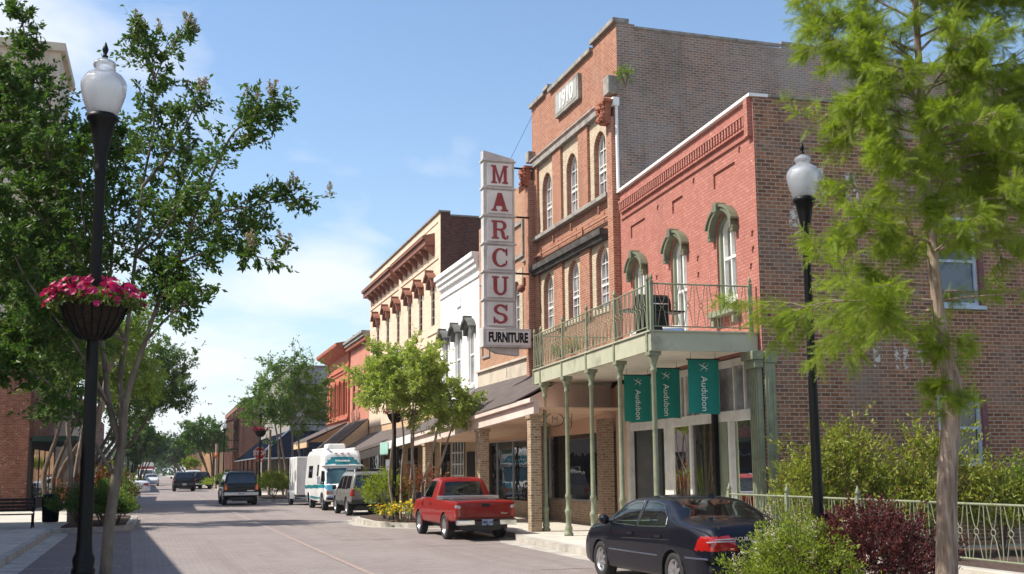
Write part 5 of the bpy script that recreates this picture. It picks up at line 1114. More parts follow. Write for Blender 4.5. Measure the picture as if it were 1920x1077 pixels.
# ---- near crape myrtle on the left
NEAR={
 'T':[(-0.62,13.30,0.12),(-0.60,13.29,0.8),(-0.58,13.29,1.33),(-0.51,13.27,1.99),(-0.48,13.26,2.17)],
 'A':[(-0.48,13.26,2.17),(-0.44,13.24,2.77),(-0.27,13.09,3.37),(-0.12,12.94,3.85),(0.04,12.78,4.20),(0.51,12.32,4.33),(1.04,11.84,4.14)],
 'A2':[(-0.12,12.94,3.85),(0.12,12.96,4.49),(0.44,12.97,4.85),(0.92,12.92,5.00),(1.47,12.85,5.11)],
 'A3':[(0.04,12.78,4.20),(0.30,12.49,4.95),(0.57,12.30,5.60),(0.78,12.13,5.78),(1.01,11.95,5.96)],
 'A4':[(0.12,12.96,4.49),(0.58,13.34,4.78),(1.03,13.41,4.76)],
 'A5':[(-0.27,13.09,3.37),(0.00,12.58,3.62),(0.26,12.29,3.77)],
 'B':[(-0.48,13.26,2.17),(-0.53,13.38,3.03),(-0.49,13.47,3.41),(-0.42,13.55,4.45),(-0.37,13.54,5.29),(-0.27,13.61,6.05),(-0.28,13.72,6.70),(0.03,13.73,7.42)],
 'B1':[(-0.28,13.72,6.70),(-0.38,13.54,6.97),(-0.51,13.48,7.17)],
 'B2':[(-0.37,13.54,5.29),(-0.00,13.32,5.79),(0.23,13.03,6.28)],
 'B3':[(-0.42,13.55,4.45),(-0.10,13.87,5.06),(0.26,14.07,5.82)],
 'B4':[(-0.42,13.55,4.45),(-0.14,12.84,4.57),(0.13,12.23,4.94)],
 'C':[(-0.48,13.26,2.17),(-0.64,13.41,2.66),(-0.77,13.66,3.43),(-1.08,14.08,4.51),(-1.31,14.25,5.41),(-1.49,14.42,6.33),(-1.78,14.61,7.00),(-2.01,14.79,7.92)],
 'C2':[(-1.08,14.08,4.51),(-1.64,14.46,5.44),(-2.00,14.58,6.27),(-2.27,14.56,6.79)],
 'C3':[(-0.77,13.66,3.43),(-1.36,13.43,4.06),(-1.77,13.35,4.65),(-2.23,13.29,5.16)],
 'C4':[(-1.31,14.25,5.41),(-1.11,14.61,6.08),(-0.96,14.88,6.60)],
 'C5':[(-0.77,13.66,3.43),(-1.31,13.20,3.42),(-1.76,12.93,3.32)],
 'C6':[(-1.08,14.08,4.51),(-1.35,13.64,4.67),(-1.68,13.32,5.21)],
 'C7':[(-1.31,14.25,5.41),(-1.67,13.95,6.04),(-1.92,13.82,6.64)],
 'C8':[(-0.64,13.41,2.66),(-1.24,14.44,3.50),(-1.89,15.07,4.11)],
 'E1':[(-0.49,13.47,3.41),(-.9,13.0,3.6),(-1.3,12.7,3.7)],
 'E2':[(-0.42,13.55,4.45),(-.1,13.2,4.2),(.15,13.0,3.9)],
 'E3':[(-0.77,13.66,3.43),(-1.2,13.5,3.5),(-1.6,13.6,3.5),(-2.1,13.6,3.7)],
 'D7':[(-0.58,13.29,1.9),(-1.0,12.9,2.6),(-1.5,12.6,3.05),(-1.9,12.5,3.1)],
 'D8':[(-0.77,13.66,3.43),(-1.2,13.9,3.9),(-1.8,14.2,4.6),(-2.2,14.3,5.4)],
 'D9':[(-1.31,14.25,5.41),(-1.7,14.2,5.9),(-2.1,14.1,5.9)],
 'D1':[(-1.08,14.08,4.51),(-1.30,13.6,5.1),(-1.45,13.2,5.7)],
 'D2':[(-0.77,13.66,3.43),(-1.25,13.5,3.9),(-1.9,13.4,4.05),(-2.3,13.3,4.2)],
 'D3':[(-1.31,14.25,5.41),(-1.6,14.9,5.8),(-2.1,15.3,6.1)],
 'D4':[(-0.64,13.41,2.66),(-1.0,12.9,3.3),(-1.45,12.5,3.9),(-1.7,12.4,4.4)],
 'D5':[(-0.77,13.66,3.43),(-1.1,14.5,4.3),(-1.5,15.1,5.0)],
 'D6':[(-0.49,13.47,3.41),(-.85,13.2,4.1),(-1.0,13.1,4.9),(-1.05,13.1,5.6)],
 'C9':[(-0.77,13.66,3.43),(-0.72,14.28,4.57),(-0.75,14.71,5.70),(-0.68,14.90,6.41)],
}
t = thing('crape_myrtle', 'tall dark leaved crape myrtle with smooth pale trunk right behind the near left lamp', 'tree', (-.62,13.3,.12))
T = Tree(11); O = np.array([-.62,13.3,.12]); main = ('A','B','C')
for k, P in NEAR.items():
    P = np.array(P)-O
    if k == 'T': T.limb(P, .078, .052, 5, seg=12); continue
    r0 = {'A':.044,'B':.036,'C':.042}.get(k, .022); Q = T.limb(P, r0, .006, 6)
    Ln = float(np.linalg.norm(np.diff(Q,axis=0),axis=1).sum())
    t0 = .42 if k in main else (.25 if k not in ('A4','A5') else .35)
    if k in ('B1',): t0 = .1
    T.clothe(Q, t0, int(Ln*(1-t0)*(26 if k[0] in 'CDE' else 19))+6, .40, 17 if k[0] in 'AB' else 20, .004, up=.15, spread=.26, sub=3)
    T.spray(Q[-1], Q[-1]-Q[-4], .3, 14, .004, .15)
T.finish(t, bark('myrtle_bark', (.11,.085,.062), (.25,.20,.155), 7, .3), lf_dark, .072, .46, droop=.45)
rg = np.random.default_rng(2); C = []; ALLC = np.vstack(T.C); STM = MB()
for k in ('A3','B','B1','A2','B3','B2','C7','C2','C4','A'):
    e = np.array(NEAR[k][-1])-O
    for q in range(4):
        near = ALLC[np.linalg.norm(ALLC-e,axis=1) < .42]; b0 = near[np.argsort(near[:,2])[-1-int(rg.uniform(0,len(near)*.35))]]; d = np.array([rg.normal()*.25,rg.normal()*.25,1]); s = np.sort(rg.uniform(0,1,120)); C.append(b0+d*s[:,None]*.17+rg.normal(size=(120,3))*(.030*(1.1-s))[:,None]); STM.tube([tuple(b0), tuple(b0+d*.16)], .003, 3)
STM.build('panicle_stems', bk_dark, t); leaves('seed_panicles', np.vstack(C), .024, leafmat('panicle', (.22,.16,.10), (.42,.34,.26), None, .3), t, rg, wr=.7)

def crown_tree(name, label, base, cen, rad, seed, nst, leafm, barkm, size, ntw, L, nl, r0=.09, group=None, spreadb=.25, t0=.35, wr=.5, shell=.45, droop=.25, sub=2, lean=0, sway=.14):
    """stems from the base fan out to targets spread through an uneven crown"""
    t = thing(name, label, 'tree', base, 0, group); T = Tree(seed); rg = T.rg; cen = np.array(cen,float)-np.array(base,float); rad = np.array(rad,float)
    ga = PI*(3-5**.5); fk = np.array([0,0,max(.3,cen[2]-rad[2]*1.2)*.6])
    stems = max(1, min(nst, 4)); st = []
    for i in range(stems):
        a = 2*PI*i/stems+rg.uniform(0,1); b0 = np.array([math.cos(a),math.sin(a),0])*spreadb; tp = cen*[1,1,0]*.7+np.array([math.cos(a),math.sin(a),0])*rad*[.3,.3,0]+[0,0,cen[2]-rad[2]*.55]
        Q = T.limb([b0, b0*1.6+[0,0,tp[2]*.35]+rg.normal(size=3)*[.06,.06,0], b0*.5+tp*[.6,.6,.7]+rg.normal(size=3)*[.1,.1,0], tp], r0, r0*.55, 5, seg=8); st.append(tp)
    for i in range(nst):
        z = 1-2*(i+.5)/nst; z = z*.95+.05; a = ga*i+rg.uniform(-.3,.3); r_ = math.sqrt(max(0,1-z*z)); k = rg.uniform(shell,1.08)
        g = cen+np.array([r_*math.cos(a), r_*math.sin(a), z])*rad*k; s = st[int(np.argmin([np.linalg.norm((g-q)*[1,1,.3]) for q in st]))]
        mid = s*.5+g*.5+rg.normal(size=3)*rad*sway+[0,0,.06*rad[2]]; Q = T.limb([s, mid, g], r0*.42, .008, 6, seg=5)
        T.clothe(Q, t0, int(ntw*1.5), L, int(nl*1.6), .006, up=.2, spread=.34, sub=sub); T.spray(g, g-mid, L, nl)
    T.finish(t, barkm, leafm, size, wr, droop=droop); return t
crown_tree('crape_myrtle', 'multi stemmed street tree with bright lime leaves in the left planting bed', (-3.0,42.2,.15), (-2.6,42.6,7.0), (3.1,2.8,2.9), 21, 34, lf_lime, bk_pale, .12, 12, .8, 14, .10)
crown_tree('street_tree', 'dark leaning tree hanging over the left pavement and dark utility car', (-3.4,63,.15), (-.9,64,6.9), (2.7,2.9,3.0), 22, 34, lf_mid, bk_dark, .15, 12, .95, 13, .13)
crown_tree('street_tree', 'deep green tree between the lime tree and the far left shops', (-4.8,54,.15), (-3.2,55,6.6), (3.0,2.8,2.9), 23, 28, lf_dark, bk_dark, .15, 11, .9, 13, .12)
crown_tree('crape_myrtle', 'pale yellow green crape myrtle with slim stems in the bed beside the red pickup', (7.75,36.9,.15), (7.65,36.2,4.95), (1.85,1.7,1.5), 31, 38, lf_pale, bk_pale, .115, 14, .50, 12, .05, spreadb=.3, wr=.42)
crown_tree('crape_myrtle', 'small pale green crape myrtle leaning right in front of the canopy', (8.45,36.2,.15), (9.1,35.4,3.95), (1.0,1.0,.75), 32, 18, lf_pale, bk_pale, .11, 11, .42, 11, .035, spreadb=.12, wr=.42)
crown_tree('street_tree', 'airy mid green street tree beyond the white camper van', (8.3,77.5,.15), (7.9,76.0,7.1), (3.5,3.0,3.1), 33, 38, leafmat('fresh_leaf', (.06,.12,.018), (.15,.26,.04), None, .4), bk_pale, .165, 11, 1.1, 10, .09, spreadb=.5)
crown_tree('street_tree', 'rounded dark green tree in front of the far brick piers', (4.9,131,.15), (3.9,132,5.9), (3.1,3.0,2.6), 34, 26, lf_mid, bk_dark, .26, 8, 1.1, 11, .13)
crown_tree('street_tree', 'soft green tree at the far right pavement beyond the dark green one', (3.2,186,.15), (1.2,186,5.4), (3.4,3.0,3.0), 35, 24, lf_far, bk_dark, .34, 7, 1.3, 10, .14)
crown_tree('small_tree', 'small lime green sapling standing before the far dark street trees', (3.6,148,.15), (3.2,148,2.9), (1.3,1.2,1.0), 36, 10, lf_nan, bk_dark, .2, 6, .6, 9, .05)
crown_tree('street_tree', 'mid green tree on the far left pavement nearest the cross street', (-3.4,122,.15), (-3.2,122,5.6), (2.9,3,3.0), 37, 24, lf_mid, bk_dark, .26, 8, 1.1, 11, .13)
crown_tree('street_tree', 'hazy green tree on the far left pavement', (-3.2,165,.15), (-2.4,165,5.7), (2.8,3,2.8), 38, 22, lf_far, bk_dark, .32, 7, 1.2, 10, .13)
crown_tree('street_tree', 'pale far tree overhanging the left side of the street end', (-3.6,230,.1), (-3.2,230,6.4), (3.4,3.2,3.4), 39, 20, lf_far, bk_dark, .42, 6, 1.5, 9, .15)
crown_tree('street_tree', 'pale far tree on the right of the street end', (2.6,270,.1), (1.6,270,6.4), (4.0,3.2,3.4), 40, 20, lf_far, bk_dark, .45, 6, 1.5, 9, .15)
# far wood closing the street
rg = np.random.default_rng(77); C = []
for k in range(46):
    c = np.array([rg.uniform(-60,60), rg.uniform(470,560), rg.uniform(4,9)]); r_ = rg.uniform(4,8); u = rg.normal(size=(260,3)); u /= np.linalg.norm(u,axis=1,keepdims=True); C.append(c+u*r_*np.array([1,1,.9])*rg.uniform(.6,1.05,(260,1)))
tag(leaves('far_woods', np.vstack(C), 1.7, lf_far, None, rg, wr=.7), 'hazy band of trees closing the far end of the street', None, None, 'stuff')

# ---- bald cypress on the right
CT = [(7.46,9.40,.12),(7.50,9.38,0.77),(7.56,9.36,1.74),(7.66,9.33,2.61),(7.60,9.35,3.16),(7.56,9.36,3.83),(7.59,9.40,4.52),(7.61,9.45,5.11),(7.60,9.45,6.00),(7.60,9.45,7.27),(7.58,9.46,8.13)]
t = thing('bald_cypress', 'feathery bright green bald cypress with a bare peeling trunk at the right edge', 'tree', (7.46,9.40,.12)); O = np.array([7.46,9.40,.12])
mb = MB(); Q = curve_pts(np.array(CT)-O, 8); zq = Q[:,2]; rr = np.interp(zq, [0,.4,1.6,2.45,2.6,2.75,3.3,4.5,6,8], [.135,.112,.098,.09,.104,.082,.064,.048,.038,.02]); mb.tube([tuple(q) for q in Q], list(rr), 16)
FR_P, FR_D, FR_L = [], [], []; rg = np.random.default_rng(8); br = MB()
def cyp_branch(p, d, L, r_, depth=0, dens=1.0, sag=.25):
    d = d/np.linalg.norm(d); n = 6; pts = [p]; q = p.copy(); dd = d.copy()
    for i in range(n):
        q = q+dd*L/n; dd = dd+rg.normal(size=3)*.10+np.array([0,0,-sag/n]); dd /= np.linalg.norm(dd); pts.append(q.copy())
    br.tube([tuple(x) for x in pts], [r_*(1-.8*i/n) for i in range(n+1)], 5, cap=False)
    if depth < 2:
        m_ = max(3, int((7.5 if depth == 0 else 4)*L/(1.0 if depth == 0 else .45)*dens))
        for k in range(m_):
            tt = rg.uniform(.18,1.0)*n; i = min(int(tt), n-1); pp = pts[i]+(pts[i+1]-pts[i])*(tt-i); ax = pts[i+1]-pts[i]; ax /= np.linalg.norm(ax); s = rg.normal(size=3)*[1,1,.5]; s -= ax*s.dot(ax); s /= np.linalg.norm(s)
            cyp_branch(pp, ax*.8+s*.8, L*(.40 if depth == 0 else .48)*rg.uniform(.6,1.15), r_*.45, depth+1, dens, .45)
    nf = int((6 if depth == 0 else 24)*max(1, L/.3)*dens)
    for k in range(nf):
        tt = rg.uniform(.15,1.0)*n; i = min(int(tt), n-1); pp = pts[i]+(pts[i+1]-pts[i])*(tt-i); ax = pts[i+1]-pts[i]; ax /= np.linalg.norm(ax); s = rg.normal(size=3); s -= ax*s.dot(ax); s /= np.linalg.norm(s)
        FR_P.append(pp); FR_D.append(ax*.7+s*.7+np.array([0,0,-.30])); FR_L.append(rg.uniform(.09,.19))
CR = _r; CFv = Vector((math.sin(YAW),math.cos(YAW),0))
def side(sx, dy, up): return np.array([CR.x*sx+CFv.x*dy, CR.y*sx+CFv.y*dy, up])
def atz(z):
    i = int(np.argmin(abs(zq-(z-.12)))); return Q[i].copy()
BR_ = [ # height, sideways (screen right +), depth, up, length, density
 (3.55,-1,-.15,.10,1.75,1.0),(3.45,-.8,.6,-.0,1.3,.8),(3.75,-1,.25,.15,1.2,.9),(3.6,.9,-.4,.1,.9,.6),(3.7,.8,.6,.2,1.1,.55),
 (4.2,-.9,-.5,.25,1.0,1.),(4.3,.9,.3,.1,1.2,.7),(4.45,-.4,-1,.2,.95,1.),(4.5,.4,1,.25,1.0,.9),(4.6,-1,.4,.5,.85,1.),
 (4.9,.9,-.3,.35,1.2,1.),(5.0,-.8,-.6,.35,.9,1.),(5.1,-1,-.1,.45,1.35,.55),(5.15,.5,.9,.4,1.1,1.),(5.25,-.2,-1,.4,.9,1.),(5.3,1,.1,.35,1.3,1.),
 (5.5,-.7,.6,.7,1.0,1.),(5.6,.8,-.5,.55,1.2,1.),(5.7,-.9,-.4,.85,1.0,1.),(5.8,.3,-1,.6,.95,1.),(5.9,1,.4,.6,1.1,1.),(6.0,-.3,.9,.8,1.0,1.),
 (6.2,-.8,.1,1.0,1.1,1.),(6.3,.8,-.2,.8,1.1,1.),(6.4,-.4,-.8,.9,1.0,1.),(6.6,.5,.6,.9,1.0,1.),(6.8,-.6,-.3,1.1,.9,1.),(7.0,.5,-.3,1.1,.9,1.),(7.2,-.4,.5,1.2,.8,1.),(7.5,.3,0,1.3,.7,1.),
 (4.0,-.95,-.2,.45,.95,1.),(6.3,-1,-.3,.35,1.2,1.),(5.75,-.9,-.6,.3,1.1,1.),(6.7,-.9,.2,.8,1.2,1.),(5.6,-.6,-.9,.2,1.0,1.),(4.4,.6,-.9,.1,1.0,.7),(4.9,1,.4,.1,1.3,.8),(5.9,1,-.4,.3,1.4,1.),(5.2,.9,-.6,.2,1.3,1.),(6.6,1,-.3,.4,1.3,1.),(4.6,.95,.5,.1,1.3,1.),(6.0,.2,-1,.4,1.0,1.),(5.35,.1,-1,.2,1.0,1.),(6.9,-.3,-.8,.9,1.0,1.),(4.75,-.6,-.8,.3,1.05,1.),(5.4,-.95,.1,.2,.85,1.),(4.05,.95,-.5,.35,1.05,.6),(6.1,-.95,-.3,.6,1.0,1.),(5.05,.7,-.7,.1,1.1,1.),(4.1,.2,-1,.2,.8,.9),(6.5,.95,.2,.5,1.2,1.)]
for h, sx, dy, up, L, dn in BR_: cyp_branch(atz(h), side(sx,dy,up), L, .017, 0, dn)
for k in range(20):                                     # epicormic tufts on the trunk
    h = rg.choice([rg.uniform(2.95,3.3), rg.uniform(2.3,2.75)]); a = rg.uniform(0,2*PI); cyp_branch(atz(h), np.array([math.cos(a),math.sin(a),.25]), rg.uniform(.14,.36), .004, 1, .7)
mb.build('trunk', bk_cyp, t, recalc=False); br.build('branches', bk_cyp, t, recalc=False)
P = np.array(FR_P); D = np.array(FR_D); Lf = np.array(FR_L)[:,None]; D, W, Nn = _frames(D, rg); n = len(P); tris = []; nlf = 9
for j in range(nlf):
    f = (j+.6)/nlf; ll = Lf*.20*(1-.35*abs(2*f-1)**2)*rg.uniform(.8,1.2,(n,1)); b0 = P+D*Lf*f-Nn*Lf*.12*f*f
    for s in (-1,1):
        tip = b0+W*s*ll*.85+D*ll*.55+Nn*rg.normal(size=(n,1))*.003; tris.append(np.stack([b0-D*.0034, b0+D*.0034, tip],1))
tris.append(np.stack([P-W*.0018, P+W*.0018, P+D*Lf-Nn*Lf*.12],1))
V = np.stack(tris,1).reshape(-1,3); npmesh('crown', V, np.arange(len(V)).reshape(-1,3), lf_cyp, t); print('cypress fronds', n)

# ---- shrubs
def shrub(name, label, loc, r_, h, seed, leafm, size, nt, nl, group=None, wr=.45, twL=.35, flower=None, upb=0, droop=.1, cat='shrub', lump=.25):
    t = thing(name, label, cat, loc, 0, group); T = Tree(seed); rg = T.rg; rx, ry = (r_ if isinstance(r_, tuple) else (r_, r_))
    ph = rg.uniform(0,6,6); F = []
    for k in range(nt):
        u = rg.normal(size=3); u /= np.linalg.norm(u); u[2] = abs(u[2])*1.1-.15; a = math.atan2(u[1],u[0]); lm = 1+lump*math.sin(3*a+ph[0])*math.sin(2.3*u[2]+ph[1])+.6*lump*math.sin(5*a+ph[2]+4*u[2])
        k_ = rg.uniform(.55,.97)*lm; p = np.array([u[0]*rx, u[1]*ry, max(.03,(u[2]*.5+.42)*h)])*[k_,k_,.55+.45*k_]
        d = np.array([u[0],u[1],.75+.5*rg.uniform()]); T.spray(p, d, twL*rg.uniform(.6,1.3), nl, .004, .35); F.append(p+d*twL*.7)
    for k in range(9):
        a = rg.uniform(0,2*PI); T.wood.tube([(0,0,-.05),(rx*.3*math.cos(a),ry*.3*math.sin(a),h*.35),(rx*.6*math.cos(a),ry*.6*math.sin(a),h*.75)], [.018,.012,.005], 5)
    T.wood.build('stems', bk_dark, t, recalc=False); T.twig.build('twigs', bk_dark, t, recalc=False)
    leaves('foliage', np.vstack(T.C), size, leafm, t, rg, np.vstack(T.D), wr, droop, upb)
    if flower:
        fm, fs, nfl, kind = flower; F = np.array(F); sel = F[rg.choice(len(F), nfl)]
        if kind == 'spike':
            C = np.vstack([p+np.array([rg.normal()*.3,rg.normal()*.3,1.])*np.linspace(0,.16,26)[:,None]+rg.normal(size=(26,3))*.016 for p in sel]); leaves('blossom', C, fs, fm, t, rg, wr=.8)
        else: flowers('blossom', sel+rg.normal(size=sel.shape)*.04, np.tile([0,0,1.],(len(sel),1))+rg.normal(size=sel.shape)*.3, fs, fm, t, rg)
    return t
cream_fl = leafmat('cream_blossom', (.45,.36,.24), (.62,.55,.42), None, .3); yel_fl = leafmat('yellow_blossom', (.62,.36,.01), (.75,.52,.03), None, .2)
shrub('nandina_shrub', 'bright yellow green nandina with creamy flower spikes in front of the dark sedan', (6.72,10.85,.15), (.58,.55), 1.10, 51, lf_nan, .052, 520, 16, wr=.34, twL=.26, flower=(cream_fl,.016,46,'spike'))
shrub('nandina_shrub', 'bright green nandina crowding round the right hand lamp base', (7.45,11.9,.15), (.5,.42), 1.05, 52, lf_nan, .055, 340, 15, wr=.34, twL=.26)
shrub('fringe_flower_shrub', 'dense dark maroon shrub left of the cypress trunk', (7.72,10.85,.15), (.78,.62), 1.36, 53, lf_red, .040, 760, 18, wr=.55, twL=.20)
shrub('fringe_flower_shrub', 'second maroon shrub filling behind the cypress trunk', (8.5,12.0,.15), (.62,.5), 1.15, 58, lf_red, .042, 420, 15, wr=.55, twL=.2)
for i, (x, y, r_, h, lab) in enumerate([(11.75,18.3,.65,2.15,'yellow green wall shrub hard against the green iron corner pilaster'),(12.5,18.3,.72,2.75,'tall pointed yellow green wall shrub behind the right lamp pole'),(13.35,17.9,.8,1.7,'broad yellow green wall shrub below the brick wall middle'),(14.35,18.1,.85,2.6,'tall wall shrub with red new shoots left of the cypress trunk'),(15.5,17.7,.9,1.7,'low wall shrub in front of the lower side window'),(16.7,17.6,1.0,1.8,'deep green wall shrub at the far right edge')]):
    shrub('wall_shrub', lab, (x,y,.15), (r_,r_*.8), h, 60+i, lf_shr if i < 5 else lf_lime, .095, 330, 13, 'shrubs along the brick side wall', wr=.45, twL=.42, lump=.4)
shrub('lantana', 'low yellow flowering lantana at the kerb before the bright shrub', (7.55,36.4,.18), (.85,.7), .55, 71, lf_nan, .06, 160, 9, flower=(yel_fl,.05,170,'f'), twL=.2)
shrub('sage_plant', 'low grey green plant at the kerb corner left of the red pickup wheel', (8.4,35.8,.18), (.6,.5), .45, 72, lf_sage, .07, 130, 9, twL=.22, wr=.3)
shrub('nandina_shrub', 'bright green shrub behind the silver utility car and beside the lamp base', (7.35,38.3,.18), (.75,.9), 1.65, 73, lf_nan, .10, 300, 12, twL=.35, wr=.38)
shrub('nandina_shrub', 'reddish green shrub between the slim myrtle stems and the brick pillar', (8.5,37.9,.18), (.8,.8), 1.7, 74, lf_rust, .10, 230, 11, twL=.4)
shrub('nandina_shrub', 'green shrub at the kerb left of the white cargo trailer', (6.5,70.2,.18), (.95,.95), 1.6, 75, lf_nan, .14, 190, 11, twL=.4)
shrub('hedge_shrub', 'dull olive clipped shrub at the foot of the stop sign', (6.9,76.3,.18), (1.5,1.1), 1.35, 76, lf_shr, .15, 230, 11, twL=.4)
shrub('hedge_shrub', 'dark bushy shrub beside the dark utility car, left of the far lamp', (5.6,107.5,.15), (1.3,1.2), 1.5, 77, lf_dark, .18, 150, 10, twL=.4)
for i, (x, y, r_, h, lm, lab) in enumerate([(-2.7,39.4,.9,1.2,lf_dark,'dark shrub at the left front of the planting bed'),(-2.1,42.3,1.0,1.9,lf_rust,'copper red leaved shrub in the middle of the left bed'),(-1.75,39.9,.6,1.3,lf_mid,'mid green shrub at the kerb end of the left bed'),(-1.75,43.2,.6,1.9,lf_nan,'bright green shrub beside the left tree stem'),(-1.45,39.1,.35,.85,lf_lime,'small airy seedling at the kerb tip of the left bed'),(-2.9,45.6,.9,1.6,lf_rust,'coppery shrub at the back of the left bed'),(-1.9,38.6,.8,1.0,lf_dark,'low dark shrub along the front kerb of the left bed')]):
    shrub('bed_shrub', lab, (x,y,.18), r_, h, 80+i, lm, .11, 190, 11, 'shrubs in the left planting bed', twL=.35)
for i, (x, y, lab) in enumerate([(4.6,118,'low flowering strip of green by the far right kerb'),(4.2,140,'small green clump by the far right kerb under the dark tree'),(-2.5,112,'low green clump by the far left kerb')]):
    shrub('verge_shrub', lab, (x,y,.15), (.9,2.5), .9, 95+i, lf_nan, .2, 90, 8, twL=.35)
# weeds rooted on the old parapet
shrub('wall_plant', 'tuft of weeds rooted at the brick corner high on the 1910 building', (12.55,28.5,13.0), .18, .5, 99, lf_lime, .10, 26, 7, twL=.22, cat='plant')
for i,(u,c_) in enumerate([(3.4,(.7,.12,.03)),(4.6,None)]):
    sp = Matrix.Translation(PINK_O) @ Matrix.Rotation(PINK_RZ,4,'Z') @ Vector((u+3.4,2.0,4.69))
    tt = shrub('potted_plant', ['potted plant with orange flowers on the gallery floor','green potted plant on the gallery floor beside the orange one'][i], sp+Vector((0,0,.18)), .2, .45, 101+i, lf_nan, .06, 40, 8, twL=.14, cat='potted plant', flower=(leafmat('orange_bloom',(.6,.08,.02),(.75,.3,.02)),.04,26,'f') if c_ else None)
    MB().lathe([(0,-.2),(.11,-.2),(.15,.05),(.12,.05)], n=12).build('pot', M['terrac'], tt)
# ================================================================ vehicles
M['car_glass'] = glassmat('car_glass', (.45,.52,.52), .75, .02); M['car_glass_dark'] = glassmat('car_glass_dark', (.035,.04,.042), 1.0, .05)
M['tail_red'] = plain('tail_lamp_red', (.30,.008,.006), .15, vs=40, var=.1, coat=1); M['tail_orange'] = plain('tail_lamp_orange', (.8,.16,.02), .15, coat=1); M['lens'] = plain('clear_lens', (.42,.40,.42), .12, metal=.5, coat=1, var=.4, vs=30)
M['seat'] = plain('seat_cloth', (.42,.40,.36), .9); M['trim'] = plain('black_trim', (.02,.02,.021), .5); M['plate_w'] = plain('number_plate', (.55,.58,.62), .5)
def inpoly(x, z, P):
    r_ = np.zeros(x.shape, bool); n = len(P)
    for i in range(n):
        x0,z0 = P[i]; x1,z1 = P[(i+1)%n]
        c = ((z0 > z) != (z1 > z)) & (x < (x1-x0)*(z-z0)/((z1-z0) if abs(z1-z0) > 1e-9 else 1e-9)+x0); r_ ^= c
    return r_
def smooth1(a, k):
    if k < 1: return a
    b = np.pad(a, k, mode='edge'); return np.convolve(b, np.ones(2*k+1)/(2*k+1), 'valid')
def car_skin(spec, root, mats):
    """one continuous body surface lofted along x, then split by region into body, glass and lamps"""
    L = spec['L']; dx = spec.get('dx', .025); n = int(L/dx)+1; X = np.linspace(0, L, n)
    def C(key, k=3):
        P = spec[key]; return smooth1(np.interp(X, [p[0] for p in P], [p[1] for p in P]), k)
    T = C('top', spec.get('sk', 3)); B = np.minimum(C('belt', 4), T-.004); Wd = C('width', 2); ZL = C('low', 1); tum = spec.get('tumble', .32); rr = spec.get('round', .09); cr = spec.get('crown', .03)
    e = spec.get('endround', .10); er = np.clip(np.minimum(X, L-X)/e, 0, 1); sh = np.sqrt(1-(1-er)**2); Wd = Wd*(1-spec.get('nose', .10)*(1-sh)); T = T-.05*(1-sh); B = np.minimum(B, T-.004); ZL = ZL+.04*(1-sh)
    H = T-B; Wb = Wd-.025; Wt = np.maximum(.2, Wb-tum*H); q = np.minimum(rr, np.maximum(H,.0)*.5+.03)
    hgt = B-ZL
    ctl = [(0*X, ZL), (Wd*.86, ZL), (Wd*.96, ZL+.03), (Wd*.985, ZL+.12*hgt+.02), (Wd, ZL+.35*hgt), (Wd*1.004, ZL+.62*hgt), (Wd*.995, ZL+.86*hgt), (Wb, B), (Wb-tum*H*.5, B+H*.5), (Wt+.01, T-q*.7), (Wt-q*.35, T-q*.12), (Wt-q-.03, T+cr*.2), (Wt*.5, T+cr*.8), (0*X, T+cr)]
    S = np.array(ctl)                                  # k,2,n
    for _ in range(2):
        A = S[:-1]*.75+S[1:]*.25; Bq = S[:-1]*.25+S[1:]*.75; N_ = np.empty((A.shape[0]*2,)+A.shape[1:]); N_[0::2] = A; N_[1::2] = Bq; S = np.concatenate([S[:1], N_, S[-1:]])
    # resample by arc length of the mid section
    mid = S[:,:,n//2 if 'mid' not in spec else int(spec['mid']/dx)]; d = np.r_[0, np.cumsum(np.linalg.norm(np.diff(mid,axis=0),axis=1))]; m_ = spec.get('m', 78); tt = np.linspace(0, d[-1], m_); idx = np.searchsorted(d, tt, side='right')-1; idx = np.clip(idx, 0, len(d)-2); f = ((tt-d[idx])/np.maximum(1e-9, d[idx+1]-d[idx]))[:,None,None]; S = S[idx]*(1-f)+S[idx+1]*f
    full = np.concatenate([S, S[-2::-1]*np.array([-1,1])[None,:,None]]); K = full.shape[0]   # closed ring over the top, open under
    V = np.zeros((n, K, 3)); V[:,:,0] = X[:,None]; V[:,:,1] = full[:,0,:].T; V[:,:,2] = full[:,1,:].T
    caps = []
    nc = 22
    for xe, i, sgn in ((0,0,-1),(L,n-1,1)):
        c = V[i].mean(axis=0)*[1,0,1]; ring_ = []
        zc = (V[i,:,2].min()+V[i,:,2].max())/2; c = np.array([xe, 0, zc])
        for j in range(1, nc+1): f = 1-j/nc; P = c+(V[i]-c)*f; P[:,0] = xe+sgn*spec.get('bulge', .03)*(1-f*f); ring_.append(P)
        caps.append(np.array(ring_))
    G = np.concatenate([caps[0][::-1], V, caps[1]]); R_ = G.shape[0]
    a = np.arange(R_-1)[:,None]*K+np.arange(K-1)[None,:]; F = np.stack([a, a+1, a+K+1, a+K], -1).reshape(-1,4); P = G.reshape(-1,3)
    c = P[F].mean(axis=1); nr = np.cross(P[F[:,2]]-P[F[:,0]], P[F[:,3]]-P[F[:,1]]); nr /= np.maximum(1e-9, np.linalg.norm(nr,axis=1,keepdims=True)); nr = np.abs(nr)
    keep = np.ones(len(F), bool)
    for xw in spec['wheels']:
        keep &= ~(((c[:,0]-xw)**2+(c[:,2]-spec['wz'])**2 < spec['arch']**2) & (np.abs(c[:,1]) > .55*Wd.max()) & (c[:,2] < spec['wz']+spec['arch']))
    if 'open' in spec:
        x0,x1,yw,zz_ = spec['open']; keep &= ~((c[:,0]>x0)&(c[:,0]<x1)&(np.abs(c[:,1])<yw)&(c[:,2]>zz_)&(nr[:,2]>.6))
    lab = np.zeros(len(F), int); names = ['body']; ms = [mats['body']]
